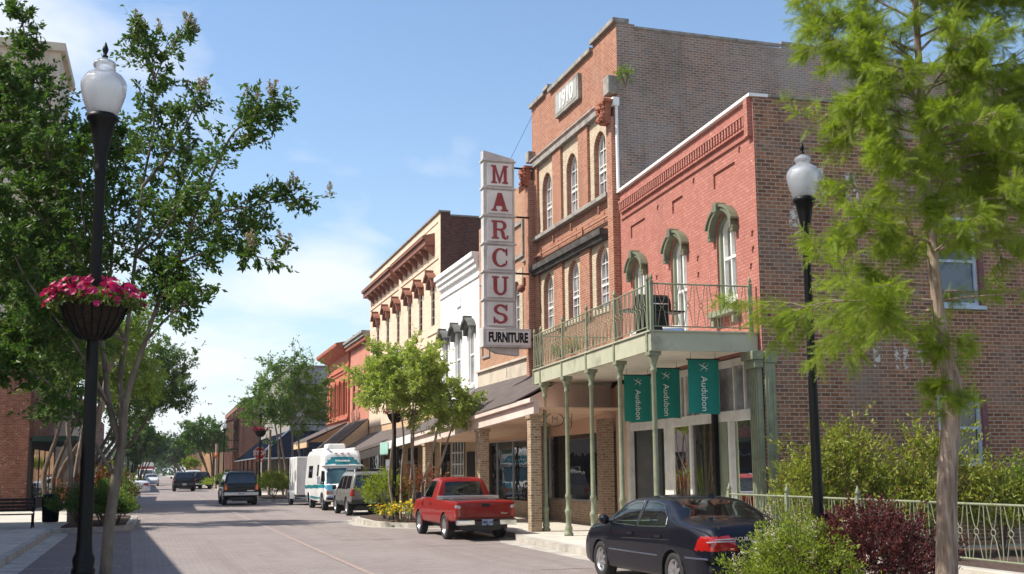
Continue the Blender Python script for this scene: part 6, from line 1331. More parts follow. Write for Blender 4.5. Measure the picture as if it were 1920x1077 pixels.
    for k, (nm, mt, fn) in enumerate(spec['regions']):
        msk = fn(c[:,0], c[:,1], c[:,2], nr); names.append(nm); ms.append(mt); lab[msk] = k+1
    out = {}
    for k, nm in enumerate(names):
        sel = F[(lab == k) & keep]
        if not len(sel): continue
        u, inv = np.unique(sel, return_inverse=True); o = npmesh(nm, P[u], inv.reshape(-1,4), ms[k], root, smooth=True); out[nm] = o
    return out
def side_glass(poly): return lambda x,y,z,n: inpoly(x, z, poly) & (n[:,1] > .5)
def rear_glass(poly, xmax, thr=.75): return lambda x,y,z,n: (x < xmax) & inpoly(y, z, poly) & (n[:,1] < thr)
def front_glass(poly, xmin, thr=.75): return lambda x,y,z,n: (x > xmin) & inpoly(y, z, poly) & (n[:,1] < thr)
def wheel(root, x, y, r_, w, mt='alu', spokes=7, dish=.0, name='wheel'):
    s = 1 if y > 0 else -1
    e = bpy.data.objects.new(name, None); COL.objects.link(e); e.parent = root; e.location = (x,y,r_); e.empty_display_size = .2
    t = MB(); rr = r_*.64; t.lathe([(rr,-w/2),(r_*.9,-w/2),(r_*.985,-w/2+.02),(r_,-w/2+.05),(r_,w/2-.05),(r_*.985,w/2-.02),(r_*.9,w/2),(rr+.01,w/2-.005),(rr,w/2-.02)], n=36, axis='Y')
    for k in range(48):
        a = 2*PI*k/48; t.cbox((r_*1.0*math.cos(a),0,r_*1.0*math.sin(a)), (.006,w*.8,.018), ry=-a)
    t.build('tyre', M['rubber'], e)
    m_ = MB(); m_.lathe([(rr+.004,s*(w/2-.015)),(rr-.02,s*(w/2-.02)),(rr-.03,s*(w/2-.09)),(rr-.04,s*-.02)], n=36, axis='Y'); m_.lathe([(.0,s*(w/2-.03)),(.06,s*(w/2-.035)),(.075,s*(w/2-.06))], n=20, axis='Y')
    for k in range(spokes):
        a = 2*PI*k/spokes; hw = .42/spokes*PI*.5
        pts = [(.05,-.045),(rr-.01,-rr*math.sin(hw)*.62),(rr-.01,rr*math.sin(hw)*.62),(.05,.045)]
        pp = [(p_*math.cos(a)-q_*math.sin(a), p_*math.sin(a)+q_*math.cos(a)) for p_,q_ in pts]; y0, y1 = sorted((s*(w/2-.055), s*(w/2-.028))); m_.prism(pp, y0, y1)
    m_.build('rim', M[mt], e); d = MB(); d.lathe([(0,s*(w/2-.10)),(rr-.02,s*(w/2-.10)),(rr-.02,s*(w/2-.11)),(0,s*(w/2-.11))], n=24, axis='Y'); d.build('brake_disc', M['dark'], e); return e
def arches(root, spec, mt):
    Wm = max(p[1] for p in spec['width'])
    mb = MB()
    for xw in spec['wheels']:
        for s in (-1,1):
            n = 18; vs = []
            for i in range(n+1):
                a = PI*(-.08+1.16*i/n); rx = spec['arch']+.012
                for yy in (s*(Wm-.03), s*(Wm-.42)): vs.append((xw+rx*math.cos(a), yy, spec['wz']+rx*math.sin(a)))
            mb.add(vs, [(2*i,2*i+1,2*i+3,2*i+2) for i in range(n)])
            vs = [(xw+(spec['arch']+.012)*math.cos(PI*(-.08+1.16*i/n)), s*(Wm-.42), spec['wz']+(spec['arch']+.012)*math.sin(PI*(-.08+1.16*i/n))) for i in range(n+1)]; mb.add(vs, [tuple(range(n+1))])
    mb.build('wheel_liner', M['dark'], root)
    mb = MB(); Xs = [p[0] for p in spec['width']]; Ws = [p[1] for p in spec['width']]
    for xw in spec['wheels']:
        for s in (-1,1):
            n = 24; mb.tube([(xw+spec['arch']*math.cos(PI*(-.05+1.10*i/n)), s*(np.interp(xw+spec['arch']*math.cos(PI*(-.05+1.10*i/n)),Xs,Ws)*(.985 if math.sin(PI*(-.05+1.10*i/n))<.3 else .998)), spec['wz']+spec['arch']*math.sin(PI*(-.05+1.10*i/n))) for i in range(n+1)], spec.get('lip', .014), 6)
    mb.build('wheel_arch_lip', mt, root)
def seam(mb, pts, spec, s=1, r_=.005):
    """thin dark joint following the side of the body"""
    Xs = [p[0] for p in spec['width']]; Ws = [p[1] for p in spec['width']]; Bx = [p[0] for p in spec['belt']]; Bz = [p[1] for p in spec['belt']]; out = []
    P = []
    for a, b in zip(pts[:-1], pts[1:]):
        for f in np.linspace(0,1,8,endpoint=False): P.append((a[0]+(b[0]-a[0])*f, a[1]+(b[1]-a[1])*f))
    P.append(pts[-1])
    for x, z in P:
        W = np.interp(x,Xs,Ws); B = np.interp(x,Bx,Bz); lo = spec['low'][0][1]; t = (z-lo)/(B-lo)
        y = W*np.interp(t, [0,.12,.35,.62,.86,1.], [.965,.985,.998,1.003,.990,(W-.035)/W]) if z <= B else (W-.03)-spec.get('tumble',.32)*(z-B)
        out.append((x, s*(y-.001), z))
    mb.tube(out, r_, 4)
def seats(root, xs, y=.37, z=.32, w=.25, h=.62, mt='seat'):
    mb = MB()
    for x in xs:
        for s in (-1,1):
            mb.box(x-.05,s*y-w,z,x+.45,s*y+w,z+.16); mb.prism([(x-.18,z+.1),(x-.02,z+.1),(x-.12,z+h),(x-.26,z+h)], s*y-w, s*y+w); mb.box(x-.27,s*y-.12,z+h+.03,x-.18,s*y+.12,z+h+.19)
    mb.build('seats', M[mt], root, bevel=.03)
def place(name, label, x, y, rz, group=None, scale=1, cat='car'): return thing(name, label, cat, (x,y,0), rz, group, scale)
def plate(root, x, z, txt, w=.31, mt=None, sgn=-1):
    p = MB().box(x-.008,-w/2,z-.077,x,w/2,z+.077).build('number_plate', mt or M['plate_w'], root)
    # x axis of text to screen right for a viewer behind the car (looking +x): right is local -y
    Mx = Matrix(((0,0,-1,x-.011),(-1,0,0,0),(0,1,0,z),(0,0,0,1))) if sgn < 0 else Matrix(((0,0,1,x+.005),(1,0,0,0),(0,1,0,z),(0,0,0,1)))
    text_obj('plate_number', txt, M['dark'], .095, p, Mx, .001, .85, .001)
# ---------------------------------------------------------------- dark blue sedan, lower right
SED = dict(L=4.86, wheels=(1.03,3.84), wz=.315, arch=.355, dx=.02, m=90,
 top=[(0,.88),(.06,.985),(.16,1.03),(.62,1.065),(.92,1.10),(1.25,1.27),(1.55,1.375),(1.75,1.40),(2.5,1.41),(2.9,1.385),(3.05,1.35),(3.4,1.20),(3.78,1.02),(3.95,.985),(4.4,.90),(4.75,.78),(4.86,.66)],
 belt=[(0,.80),(.5,.96),(.95,.99),(2.5,.93),(3.7,.88),(4.4,.80),(4.86,.60)], width=[(0,.83),(.3,.88),(1.1,.905),(3.6,.905),(4.4,.86),(4.86,.76)], low=[(0,.26),(.6,.22),(4.3,.19),(4.86,.24)], tumble=.46, round=.14, crown=.035, endround=.20, nose=.16, bulge=.04, sk=4)
fw_ = [(3.52,.965),(3.05,1.285),(2.80,1.345),(2.37,1.365),(2.37,.955)]; rw_ = [(2.30,.955),(2.30,1.365),(1.95,1.36),(1.62,1.31),(1.33,1.13),(1.27,.99)]
SED['regions'] = [('side_window', M['car_glass'], side_glass(fw_)), ('side_window', M['car_glass'], side_glass(rw_)),
 ('rear_window', M['car_glass'], lambda x,y,z,n: (x>.70)&(x<1.56)&(n[:,1]<.62)&(z>1.075)&(np.abs(y)<.66-(z-1.07)*.42)),
 ('windscreen', M['car_glass'], lambda x,y,z,n: (x>3.0)&(x<3.80)&(n[:,1]<.62)&(z>1.02)&(np.abs(y)<.70-(z-1.0)*.42)),
 ('tail_lamp', M['tail_red'], lambda x,y,z,n: (x<.34-(z-.70)*.5)&(z>.70)&(z<.90)&(np.abs(y)>.38+(z-.7)*.25))]
sed = place('sedan', 'dark navy blue four door sedan parked at the kerb in front of the salmon building', 8.24, 14.3, R(91))
navyp = paint('navy_paint', (.0012,.0018,.007), .0, .3)
o = car_skin(SED, sed, dict(body=navyp)); arches(sed, SED, navyp)
for x in SED['wheels']:
    for s in (-1,1): wheel(sed, x, s*.775, .315, .215, 'alu', 7)
mb = MB()
for s in (-1,1):
    seam(mb, [(3.52,.40),(3.56,.70),(3.50,.93)], SED, s); seam(mb, [(2.33,.32),(2.34,.93)], SED, s); seam(mb, [(1.35,.60),(1.27,.75),(1.24,.95)], SED, s); seam(mb, [(1.45,.33),(3.42,.33)], SED, s); seam(mb, [(3.42,.33),(3.52,.40)], SED, s)
    mb.box(.08,s*.60-.003,1.0,.5,s*.60+.003,1.045)
mb.build('panel_seams', M['dark'], sed)
mb = MB()
for s in (-1,1):
    seam(mb, fw_+[fw_[0]], SED, s, .009); seam(mb, rw_+[rw_[0]], SED, s, .009); 
mb.build('window_surround', plain('grey_trim', (.10,.11,.12), .3, metal=.6), sed)
mb = MB()
for s in (-1,1): seam(mb, [(1.5,.545),(3.38,.53)], SED, s, .016); seam(mb, [(.02,.585),(.62,.575)], SED, s, .018)
mb.build('side_moulding', plain('moulding_blue', (.06,.075,.12), .25, metal=.5, coat=1), sed)
mb = MB(); mb.tube([(-.035,-.80,.60),(-.052,-.4,.605),(-.058,0,.605),(-.052,.4,.605),(-.035,.80,.60)], .03, 8); mb.tube([(-.03,-.83,.45),(-.055,0,.44),(-.03,.83,.45)], .05, 8); mb.build('rear_bumper', navyp, sed)
for s in (-1,1):
    mb = MB(); mb.tube([(-.035,s*.42,.835),(-.03,s*.60,.832),(-.005,s*.74,.825),(.07,s*.825,.818)], .012, 6); mb.tube([(-.037,s*.44,.865),(-.03,s*.60,.862),(-.0,s*.73,.855)], .009, 6); mb.build('reversing_strip', M['lens'], sed)
mb = MB(); mb.box(-.05,-.34,.66,-.035,.34,.69); mb.build('boot_trim', M['chrome'], sed)
for s in (-1,1):
    mb = MB(); mb.tube([(3.33,s*.86,.965),(3.36,s*.93,.985)], .025, 6); mb.lathe([(0,-.09),(.06,-.08),(.085,-.03),(.09,.05),(.0,.06)], (3.36,s*1.0,1.02), 14, axis='X'); mb.build('door_mirror', navyp, sed)
for s in (-1,1):
    for x in (2.52,1.48): mb = MB(); mb.cbox((x,s*.905,.835),(.20,.035,.04)); mb.build('door_handle', navyp, sed, bevel=.01)
mb = MB(); mb.prism([(1.32,1.40),(1.48,1.41),(1.40,1.475),(1.37,1.475)], -.02, .02); mb.build('roof_antenna', navyp, sed)
seats(sed, (2.55,1.55)); mb = MB(); mb.box(.75,-.66,1.0,1.25,.66,1.02); mb.box(3.3,-.68,.85,3.7,.68,.98); mb.box(.7,-.75,.25,3.9,.75,.29); mb.tube([(3.05+.0*i,.37+.18*math.cos(i*PI/8),.86+.18*math.sin(i*PI/8)) for i in range(17)], .015, 5); mb.build('cabin_trim', M['seat'], sed)
text_obj('badge_lettering', 'ACURA', M['chrome'], .075, sed, Matrix(((0,0,-1,-.052),(-1,0,0,.30),(0,1,0,.865),(0,0,0,1))), .004, 1.15, .001); text_obj('model_lettering', '3.5RL', M['chrome'], .06, sed, Matrix(((0,0,-1,-.052),(-1,0,0,-.40),(0,1,0,.80),(0,0,0,1))), .004, 1.1, .001)
plate(sed, -.062, .76, '204 KPA')
# ---------------------------------------------------------------- red pickup
PK = dict(L=4.86, wheels=(1.12,3.94), wz=.345, arch=.40, dx=.02, m=84,
 top=[(0,1.03),(.3,1.045),(2.02,1.05),(2.06,1.10),(2.12,1.40),(2.22,1.60),(2.5,1.65),(3.1,1.64),(3.25,1.58),(3.72,1.14),(3.82,1.08),(4.5,1.0),(4.8,.90),(4.86,.80)],
 belt=[(0,1.0),(2.0,1.02),(2.2,1.06),(3.3,1.05),(3.8,1.02),(4.5,.95),(4.86,.74)], width=[(0,.83),(.3,.845),(4.3,.85),(4.7,.82),(4.86,.76)], low=[(0,.50),(.7,.46),(1.6,.38),(4.3,.36),(4.86,.42)], tumble=.34, round=.10, crown=.02, endround=.06, nose=.03, bulge=.015, sk=2, mid=2.7, open=(.07,1.98,.77,.95))
pw = [(3.62,1.09),(3.22,1.50),(3.0,1.55),(2.52,1.56),(2.52,1.09)]
PK['regions'] = [('side_window', M['car_glass'], side_glass(pw)),
 ('rear_window', M['car_glass'], lambda x,y,z,n: (x>2.02)&(x<2.26)&(z>1.12)&(z<1.53)&(np.abs(y)<.60-(z-1.1)*.2)&(n[:,1]<.6)),
 ('windscreen', M['car_glass'], lambda x,y,z,n: (x>3.2)&(x<3.80)&(n[:,1]<.6)&(z>1.13)&(np.abs(y)<.68-(z-1.1)*.3)),
 ('tail_lamp', M['tail_red'], lambda x,y,z,n: (x<.10)&(z>.64)&(z<.86)&(np.abs(y)>.70)),
 ('reversing_lamp', M['lens'], lambda x,y,z,n: (x<.10)&(z>=.86)&(z<.94)&(np.abs(y)>.70))]
pkp = place('pickup_truck', 'faded red single cab pickup with a steel toolbox in its bed, parked before the canopy', 8.16, 28.35, R(91.4), cat='pickup truck')
redp = paint('red_pickup_paint', (.225,.009,.006), .0, .4)
car_skin(PK, pkp, dict(body=redp)); arches(pkp, PK, redp)
for x in PK['wheels']:
    for s in (-1,1): wheel(pkp, x, s*.735, .345, .225, 'alu', 5)
mb = MB(); mb.box(.07,-.77,.62,1.98,.77,.66); mb.box(.06,-.79,.62,.075,.79,1.04); mb.box(.06,-.785,.62,2.0,-.77,1.045); mb.box(.06,.77,.62,2.0,.785,1.045); mb.box(1.98,-.77,.62,2.0,.77,1.045); mb.build('bed', redp, pkp)
mb = MB(); mb.box(1.42,-.80,.88,1.93,.80,1.055); mb.box(1.40,-.83,1.056,1.95,.83,1.15); mb.box(1.39,-.62,1.02,1.42,-.5,1.1); mb.box(1.39,.5,1.02,1.42,.62,1.1); mb.build('toolbox', M['alu'], pkp, bevel=.012)
mb = MB(); mb.box(-.02,-.69,.56,-.012,.69,.565); mb.box(-.02,-.692,.56,-.012,-.688,1.0); mb.box(-.02,.688,.56,-.012,.692,1.0); mb.cbox((-.022,0,.93),(.02,.22,.07))
for s in (-1,1): seam(mb, [(3.55,.45),(3.62,.75),(3.58,1.03)], PK, s); seam(mb, [(2.46,.42),(2.47,1.04)], PK, s); seam(mb, [(2.02,.42),(2.03,1.02)], PK, s, .007); seam(mb, [(2.47,.42),(3.5,.42)], PK, s)
mb.build('panel_seams', M['dark'], pkp)
mb = MB()
for s in (-1,1): seam(mb, pw+[pw[0]], PK, s, .012)
mb.tube([(2.075,-.58,1.13),(2.075,.58,1.13)], .01, 4); mb.build('window_surround', M['trim'], pkp)
mb = MB(); 
for s in (-1,1): mb.box(-.16,min(s*.34,s*.84),.42,-.03,max(s*.34,s*.84),.56)
mb.build('chrome_bumper', M['chrome'], pkp, bevel=.03)
mb = MB(); mb.box(-.15,-.34,.40,-.03,.34,.52); mb.box(-.155,-.80,.562,-.04,.80,.58); mb.box(.1,-.6,.28,4.6,.6,.40); mb.box(.3,-.45,.24,.9,.45,.4); mb.tube([(-.1,-.5,.3),(1.5,-.5,.3)], .03, 6); mb.tube([(-.18,0,.42),(-.05,0,.40)], .03); mb.build('under_frame', M['trim'], pkp)
mb = MB(); [mb.box(2.25,s*.1-.05,1.655,2.31,s*.1+.05,1.685) for s in (-1,1)]; mb.build('high_brake_lamp', M['lens'], pkp)
for s in (-1,1):
    mb = MB(); mb.tube([(3.42,s*.82,1.10),(3.45,s*.92,1.12)], .02, 6); mb.box(3.42,min(s*.90,s*1.06),1.05,3.52,max(s*.90,s*1.06),1.23); mb.build('door_mirror', M['trim'], pkp, bevel=.03)
    mb = MB(); mb.cbox((2.62,s*.853,.93),(.16,.03,.045)); mb.build('door_handle', M['trim'], pkp, bevel=.008)
seats(pkp, (2.75,), z=.62, h=.60); mb = MB(); mb.box(3.4,-.68,.9,3.7,.68,1.06); mb.box(2.1,-.75,.4,3.9,.75,.45); mb.build('cabin_trim', M['trim'], pkp)
plate(pkp, -.165, .49, '5MK 118', mt=plain('blue_plate', (.22,.28,.42), .5, var=.3, vs=20)); text_obj('badge_lettering', 'Ranger', M['chrome'], .07, pkp, Matrix(((0,0,-1,-.02),(-1,0,0,-.52),(0,1,0,.72),(0,0,0,1))), .003)
# ---------------------------------------------------------------- boxy utility cars
def suv(root, col, glass='car_glass_dark', L=4.55, H=1.78, rack=True, lowc=None, rims='alu', lamps='tail_red', lampz=(.80,1.12), dark_low=True, m=70, dx=.025, hh=1.06):
    S = dict(L=L, wheels=(.92,L-.95), wz=.37, arch=.43, dx=dx, m=m,
     top=[(0,1.0),(.03,1.12),(.10,1.50),(.22,H-.06),(.5,H),(2.4,H),(2.75,H-.06),(3.05,H-.25),(3.42,hh+.06),(3.55,hh+.0),(L-.3,hh-.08),(L,.85)],
     belt=[(0,1.02),(3.3,1.04),(L-.3,.98),(L,.78)], width=[(0,.86),(.25,.885),(L-.5,.885),(L,.80)], low=[(0,.52),(.6,.44),(1.6,.38),(L-.9,.38),(L,.46)], tumble=.22, round=.11, crown=.02, endround=.08, nose=.05, bulge=.02, sk=2, mid=1.5, lip=.022)
    g1 = [(3.25,1.09),(2.88,H-.19),(2.30,H-.14),(2.30,1.09)]; g2 = [(2.20,1.09),(2.20,H-.14),(1.42,H-.14),(1.42,1.09)]; g3 = [(1.32,1.09),(1.32,H-.14),(.45,H-.16),(.34,1.12)]
    S['regions'] = [('side_window', M[glass], side_glass(g1)),('side_window', M[glass], side_glass(g2)),('side_window', M[glass], side_glass(g3)),
     ('rear_window', M[glass], lambda x,y,z,n: (x<.30)&(z>1.13)&(z<H-.14)&(np.abs(y)<.72-(z-1.1)*.22)&(n[:,1]<.6)),
     ('windscreen', M[glass], lambda x,y,z,n: (x>2.85)&(x<3.5)&(n[:,1]<.6)&(z>hh+.08)&(np.abs(y)<.74-(z-1.1)*.25)),
     ('tail_lamp', M[lamps], lambda x,y,z,n: (x<.14)&(z>lampz[0])&(z<lampz[1])&(np.abs(y)>.72)&(z<1.13))]
    if dark_low: S['regions'].append(('lower_cladding', lowc or M['trim'], lambda x,y,z,n: (z<.60)))
    car_skin(S, root, dict(body=col)); arches(root, S, lowc or M['trim'])
    for x in S['wheels']:
        for s in (-1,1): wheel(root, x, s*.76, .37, .24, rims, 6)
    mb = MB()
    for s in (-1,1): seam(mb, [(3.3,.62),(3.34,1.03)], S, s, .006); seam(mb, [(2.25,.62),(2.25,1.06)], S, s, .006); seam(mb, [(1.37,.85),(1.37,1.06)], S, s, .006)
    mb.box(-.028,-.70,1.08,-.018,.70,1.09); mb.cbox((-.03,0,.95),(.02,.2,.05)); mb.build('panel_seams', M['dark'], root)
    mb = MB(); mb.box(-.12,-.86,.50,.02,.86,.68); mb.build('rear_bumper', lowc or M['trim'], root, bevel=.03)
    mb = MB(); mb.box(.2,-.6,.26,L-.4,.6,.42); mb.box(.4,-.4,.22,1.0,.4,.4); mb.build('under_frame', M['trim'], root)
    for s in (-1,1): mb = MB(); mb.tube([(3.15,s*.85,1.10),(3.18,s*.95,1.13)], .02, 6); mb.box(3.14,min(s*.92,s*1.08),1.05,3.26,max(s*.92,s*1.08),1.24); mb.build('door_mirror', M['trim'], root, bevel=.03)
    if rack:
        mb = MB()
        for s in (-1,1): mb.tube([(.45,s*.62,H),(.55,s*.62,H+.10),(2.3,s*.62,H+.10),(2.45,s*.62,H)], .022, 6)
        for x in (.6,2.2): mb.tube([(x,-.62,H+.09),(x,.62,H+.09)], .018, 6)
        mb.build('roof_rack', M['alu'] if rack == 1 else M['trim'], root)
    seats(root, (2.3,1.3), z=.60, h=.62, mt='trim'); return S
t = place('utility_car', 'silver grey utility car with roof rack parked between the camper van and the bright shrub', 8.15, 45.3, R(91.5), cat='utility car')
suv(t, paint('pewter_paint', (.22,.21,.19), .5, .35), rack=1, H=1.82, lampz=(.82,1.10)); plate(t, -.13, .60, 'NVE 512')
mb = MB(); mb.box(.45,-.55,1.84,2.2,.55,1.93); mb.build('roof_tray', M['trim'], t, bevel=.02)
t = place('utility_car', 'dark green black utility car driving away in the middle of the street', 4.02, 62.6, R(91.1), scale=1.07, cat='utility car')
suv(t, paint('near_black_paint', (.012,.016,.016), .2, .3), rack=2, H=1.72, lamps='tail_orange', lampz=(.80,1.06), lowc=M['alu']); plate(t, -.13, .60, 'UKC 437', .34)
MB().box(-.02,-.66,.72,-.01,-.30,.78).build('badge', M['chrome'], t)
t = place('utility_car', 'black utility car far ahead in the right hand lane', 1.75, 108, R(91), scale=1.12, cat='utility car'); suv(t, paint('black_green_paint', (.008,.014,.016), .2, .3), rack=False, H=1.62, m=46, dx=.04, lampz=(.9,1.0)); plate(t, -.13, .60, 'XWD 906', .34)
t = place('utility_car', 'white roofed car parked just beyond the black far utility car', 2.9, 124, R(91), scale=1.1, cat='utility car'); suv(t, paint('white_paint_car', (.55,.56,.57), .1, .3), rack=2, H=1.80, m=40, dx=.05)
t = place('pickup_truck', 'dark pickup parked at the kerb beyond the black utility car', 3.85, 121, R(91), cat='pickup truck', scale=1.1)
PK3 = dict(PK); PK3['dx'] = .05; PK3['m'] = 40; pp_ = paint('charcoal_paint', (.02,.022,.022), .2, .4); car_skin(PK3, t, dict(body=pp_)); arches(t, PK3, pp_)
for x in PK['wheels']:
    for s in (-1,1): wheel(t, x, s*.735, .345, .225, 'alu', 5)
MB().box(-.14,-.82,.42,-.02,.82,.56).build('chrome_bumper', M['chrome'], t, bevel=.02); MB().box(.06,-.78,.60,2.0,.78,.98).build('bed', M['trim'], t)
def simple_sedan(name, label, x, y, rz, col, scale=1):
    t = place(name, label, x, y, rz, scale=scale); S = dict(SED); S['dx'] = .04; S['m'] = 50; car_skin(S, t, dict(body=col)); arches(t, S, col)
    for xx in S['wheels']:
        for s in (-1,1): wheel(t, xx, s*.775, .315, .215, 'alu', 7)
    mb = MB()
    for s in (-1,1): seam(mb, fw_+[fw_[0]], S, s, .014); seam(mb, rw_+[rw_[0]], S, s, .014); seam(mb, [(2.33,.32),(2.34,.93)], S, s, .009)
    mb.build('window_surround', M['trim'], t); seats(t, (2.55,1.55)); return t
simple_sedan('sedan', 'white four door sedan turning left at the cross street', -1.25, 96.5, R(172), paint('white_sedan_paint', (.66,.68,.72), .05, .25), 1.06)
simple_sedan('sedan', 'blue grey sedan behind the white one, mostly hidden by the left trees', -3.2, 103, R(180), paint('slate_paint', (.10,.13,.17), .3, .3), 1.0)
t = place('utility_car', 'near black utility car parked in the shade behind the left planting bed', -3.0, 73.5, R(93), cat='utility car'); suv(t, paint('midnight_paint', (.012,.014,.02), .2, .35), rack=False, H=1.70, m=46, dx=.04)
simple_sedan('sedan', 'white sedan far down the street heading this way', -1.8, 158, R(-89), paint('white_paint_far', (.6,.62,.63), .05, .25), 1.1)
t = place('delivery_truck', 'white and red high box truck far down the street', -3.0, 190, R(-89), cat='truck')
mb = MB(); mb.box(0,-1.15,.9,5.2,1.15,3.3); mb.build('box_body', M['white'], t, bevel=.05); MB().box(-.02,-1.17,2.3,5.22,1.17,2.7).build('red_stripe', M['tail_red'], t)
mb = MB(); mb.prism([(5.25,.6),(7.2,.6),(7.25,1.25),(6.5,1.4),(6.1,2.2),(5.25,2.25)], -1.0, 1.0); mb.build('cab', M['white'], t, bevel=.05); mb = MB(); mb.prism([(6.62,1.42),(6.22,2.1),(6.26,2.12),(6.66,1.42)], -.9, .9); mb.build('windscreen', M['pane_dark'], t)
for x in (1.2,6.3):
    for s in (-1,1): wheel(t, x, s*.95, .42, .28, 'alu', 6)
t = place('pickup_truck', 'dark red pickup parked far along the right kerb', 4.0, 172, R(91), cat='pickup truck'); car_skin(PK3, t, dict(body=redp)); arches(t, PK3, redp); MB().box(.06,-.78,.60,2.0,.78,.98).build('bed', M['trim'], t)
for x in PK['wheels']:
    for s in (-1,1): wheel(t, x, s*.735, .345, .225, 'alu', 5)

# ---------------------------------------------------------------- camper van facing the camera
RV = dict(L=6.5, wheels=(1.55,5.45), wz=.38, arch=.46, dx=.03, m=100,
 top=[(0,2.55),(.15,2.75),(.6,2.86),(4.6,2.86),(4.95,2.78),(5.15,2.55),(5.22,2.12),(5.30,1.98),(5.78,1.22),(5.88,1.14),(6.2,1.04),(6.42,.95),(6.5,.86)],
 belt=[(0,1.5),(4.9,1.5),(5.2,1.15),(5.8,1.08),(6.3,.98),(6.5,.78)], width=[(0,1.02),(.3,1.06),(4.6,1.06),(5.2,.99),(6.2,.98),(6.5,.92)], low=[(0,.46),(1.0,.40),(5.0,.36),(6.1,.42),(6.5,.48)], tumble=.07, round=.22, crown=.05, endround=.12, nose=.06, bulge=.03, sk=2, mid=2.5)
tq = plain('turquoise_stripe', (.0,.24,.28), .35, coat=1, var=.05)
RV['regions'] = [('side_window', M['car_glass_dark'], side_glass([(5.72,1.22),(5.36,1.86),(4.98,1.86),(4.98,1.22)])),('side_window', M['car_glass_dark'], side_glass([(3.9,1.45),(4.45,1.45),(4.45,2.15),(3.9,2.15)])),('side_window', M['car_glass_dark'], side_glass([(1.2,1.5),(2.6,1.5),(2.6,2.1),(1.2,2.1)])),
 ('windscreen', pane('van_screen', (.02,.05,.06), (.06,.12,.13), .8, .03), lambda x,y,z,n: (x>5.28)&(x<5.80)&(n[:,1]<.6)&(z>1.24)&(z<1.97)&(np.abs(y)<.86-(z-1.2)*.14)),
 ('turquoise_stripe', tq, lambda x,y,z,n: (n[:,1]>.5)&(x<5.9)&((np.abs(z-(1.02+.02*x))<.085)|((np.abs(z-.56)<.06)&(x<5)))), ('turquoise_peak', tq, lambda x,y,z,n: (x>4.8)&(x<5.32)&(n[:,1]<.75)&(z>2.14)&(z<2.52)&(np.abs(y)<.88-(z-2.14)*1.0)), ('bonnet_stripe', plain('bonnet_blue', (.03,.16,.24), .3, coat=1), lambda x,y,z,n: (x>5.85)&(n[:,2]>.6)&(np.abs(y)>.55)&(z>.9))]
rv = place('camper_van', 'white camper van with turquoise stripes facing the camera at the right kerb', 7.98, 58.2, R(-88.6), cat='camper van')
car_skin(RV, rv, dict(body=plain('camper_white', (.70,.70,.68), .35, var=.05, coat=.5))); arches(rv, RV, M['white'])
for x in RV['wheels']:
    for s in (-1,1): wheel(rv, x, s*.86, .38, .26, 'chrome', 8)
mb = MB(); mb.box(4.85,-.97,2.06,5.36,.97,2.13); mb.build('overcab_lip', M['white'], rv, bevel=.03)
mb = MB(); mb.box(6.50,-.98,.46,6.66,.98,.68); mb.build('front_bumper', M['chrome'], rv, bevel=.04); mb = MB(); mb.box(6.50,-.5,.72,6.54,.5,.98); [mb.box(6.54,-.5,.74+k*.06,6.55,.5,.77+k*.06) for k in range(4)]; mb.build('grille', M['chrome'], rv)
for s in (-1,1):
    mb = MB(); mb.box(6.48,min(s*.55,s*.86),.76,6.53,max(s*.55,s*.86),.95); mb.build('headlamp', M['lens'], rv, bevel=.01); mb = MB(); mb.box(6.42,min(s*.865,s*.96),.76,6.52,max(s*.865,s*.96),.95); mb.build('turn_lamp', M['tail_orange'], rv, bevel=.01)
    mb = MB(); mb.tube([(5.55,s*.98,1.3),(5.6,s*1.18,1.35)], .025, 6); mb.box(5.55,min(s*1.12,s*1.30),1.22,5.66,max(s*1.12,s*1.30),1.60); mb.build('door_mirror', M['white'], rv, bevel=.03)
mb = MB(); [mb.box(5.10,y-.06,2.66,5.16,y+.06,2.70) for y in (-.3,0,.3)]; mb.build('marker_lamp', M['tail_red'], rv)
mb = MB(); mb.box(2.4,-.45,2.9,3.5,.45,3.18); mb.build('roof_air_conditioner', M['white'], rv, bevel=.08); mb = MB(); mb.box(.2,-.7,2.88,5.0,-.62,2.96); mb.box(.2,.62,2.88,5.0,.7,2.96); mb.build('roof_rail', M['white'], rv)
text_obj('peak_lettering', 'DYNAMAX', M['white'], .13, rv, Matrix(((0,-.5,.87,5.262),(1,0,0,0),(0,.87,.5,2.32),(0,0,0,1))), .004, 1.1, .004)
# enclosed cargo trailer behind the camper (towards the cross street)
tr = place('cargo_trailer', 'white enclosed cargo trailer with a round emblem hitched behind the camper van', 7.75, 60.9, R(91.4), cat='trailer')
mb = MB(); mb.box(0,-.92,.55,3.0,.92,2.62); mb.build('box_body', plain('trailer_white', (.66,.66,.65), .45, dirt=(.5,.49,.46)), tr, bevel=.04)
mb = MB(); [mb.box(-.012,y-.008,.6,-.002,y+.008,2.55) for y in (-.88,-.3,.3,.88)]; mb.box(-.03,.28,1.2,-.01,.34,1.35); [mb.box(x,.922,.6,x+.012,.93,2.55) for x in (.8,1.7,2.6)]; mb.build('door_seams', M['stone'], tr)
for s in (-1,1): mb = MB(); mb.prism([(.6,.35),(.75,.78),(1.75,.78),(1.9,.35),(1.8,.35),(1.68,.7),(.82,.7),(.7,.35)], min(s*.93,s*1.18), max(s*.93,s*1.18)); mb.build('mudguard', M['white'], tr); wheel(tr, 1.25, s*1.04, .34, .2, 'alu', 6)
mb = MB(); mb.tube([(3.3,.3,.5),(4.2,0,.5),(3.3,-.3,.5)], .04, 6); mb.box(0,-.85,.45,3.3,.85,.549); mb.build('drawbar', M['trim'], tr); mb = MB(); mb.lathe([(.30,.932),(.24,.936),(.0,.936)], (.42,0,1.6), 20, axis='Y'); mb.build('round_emblem', M['stone'], tr)
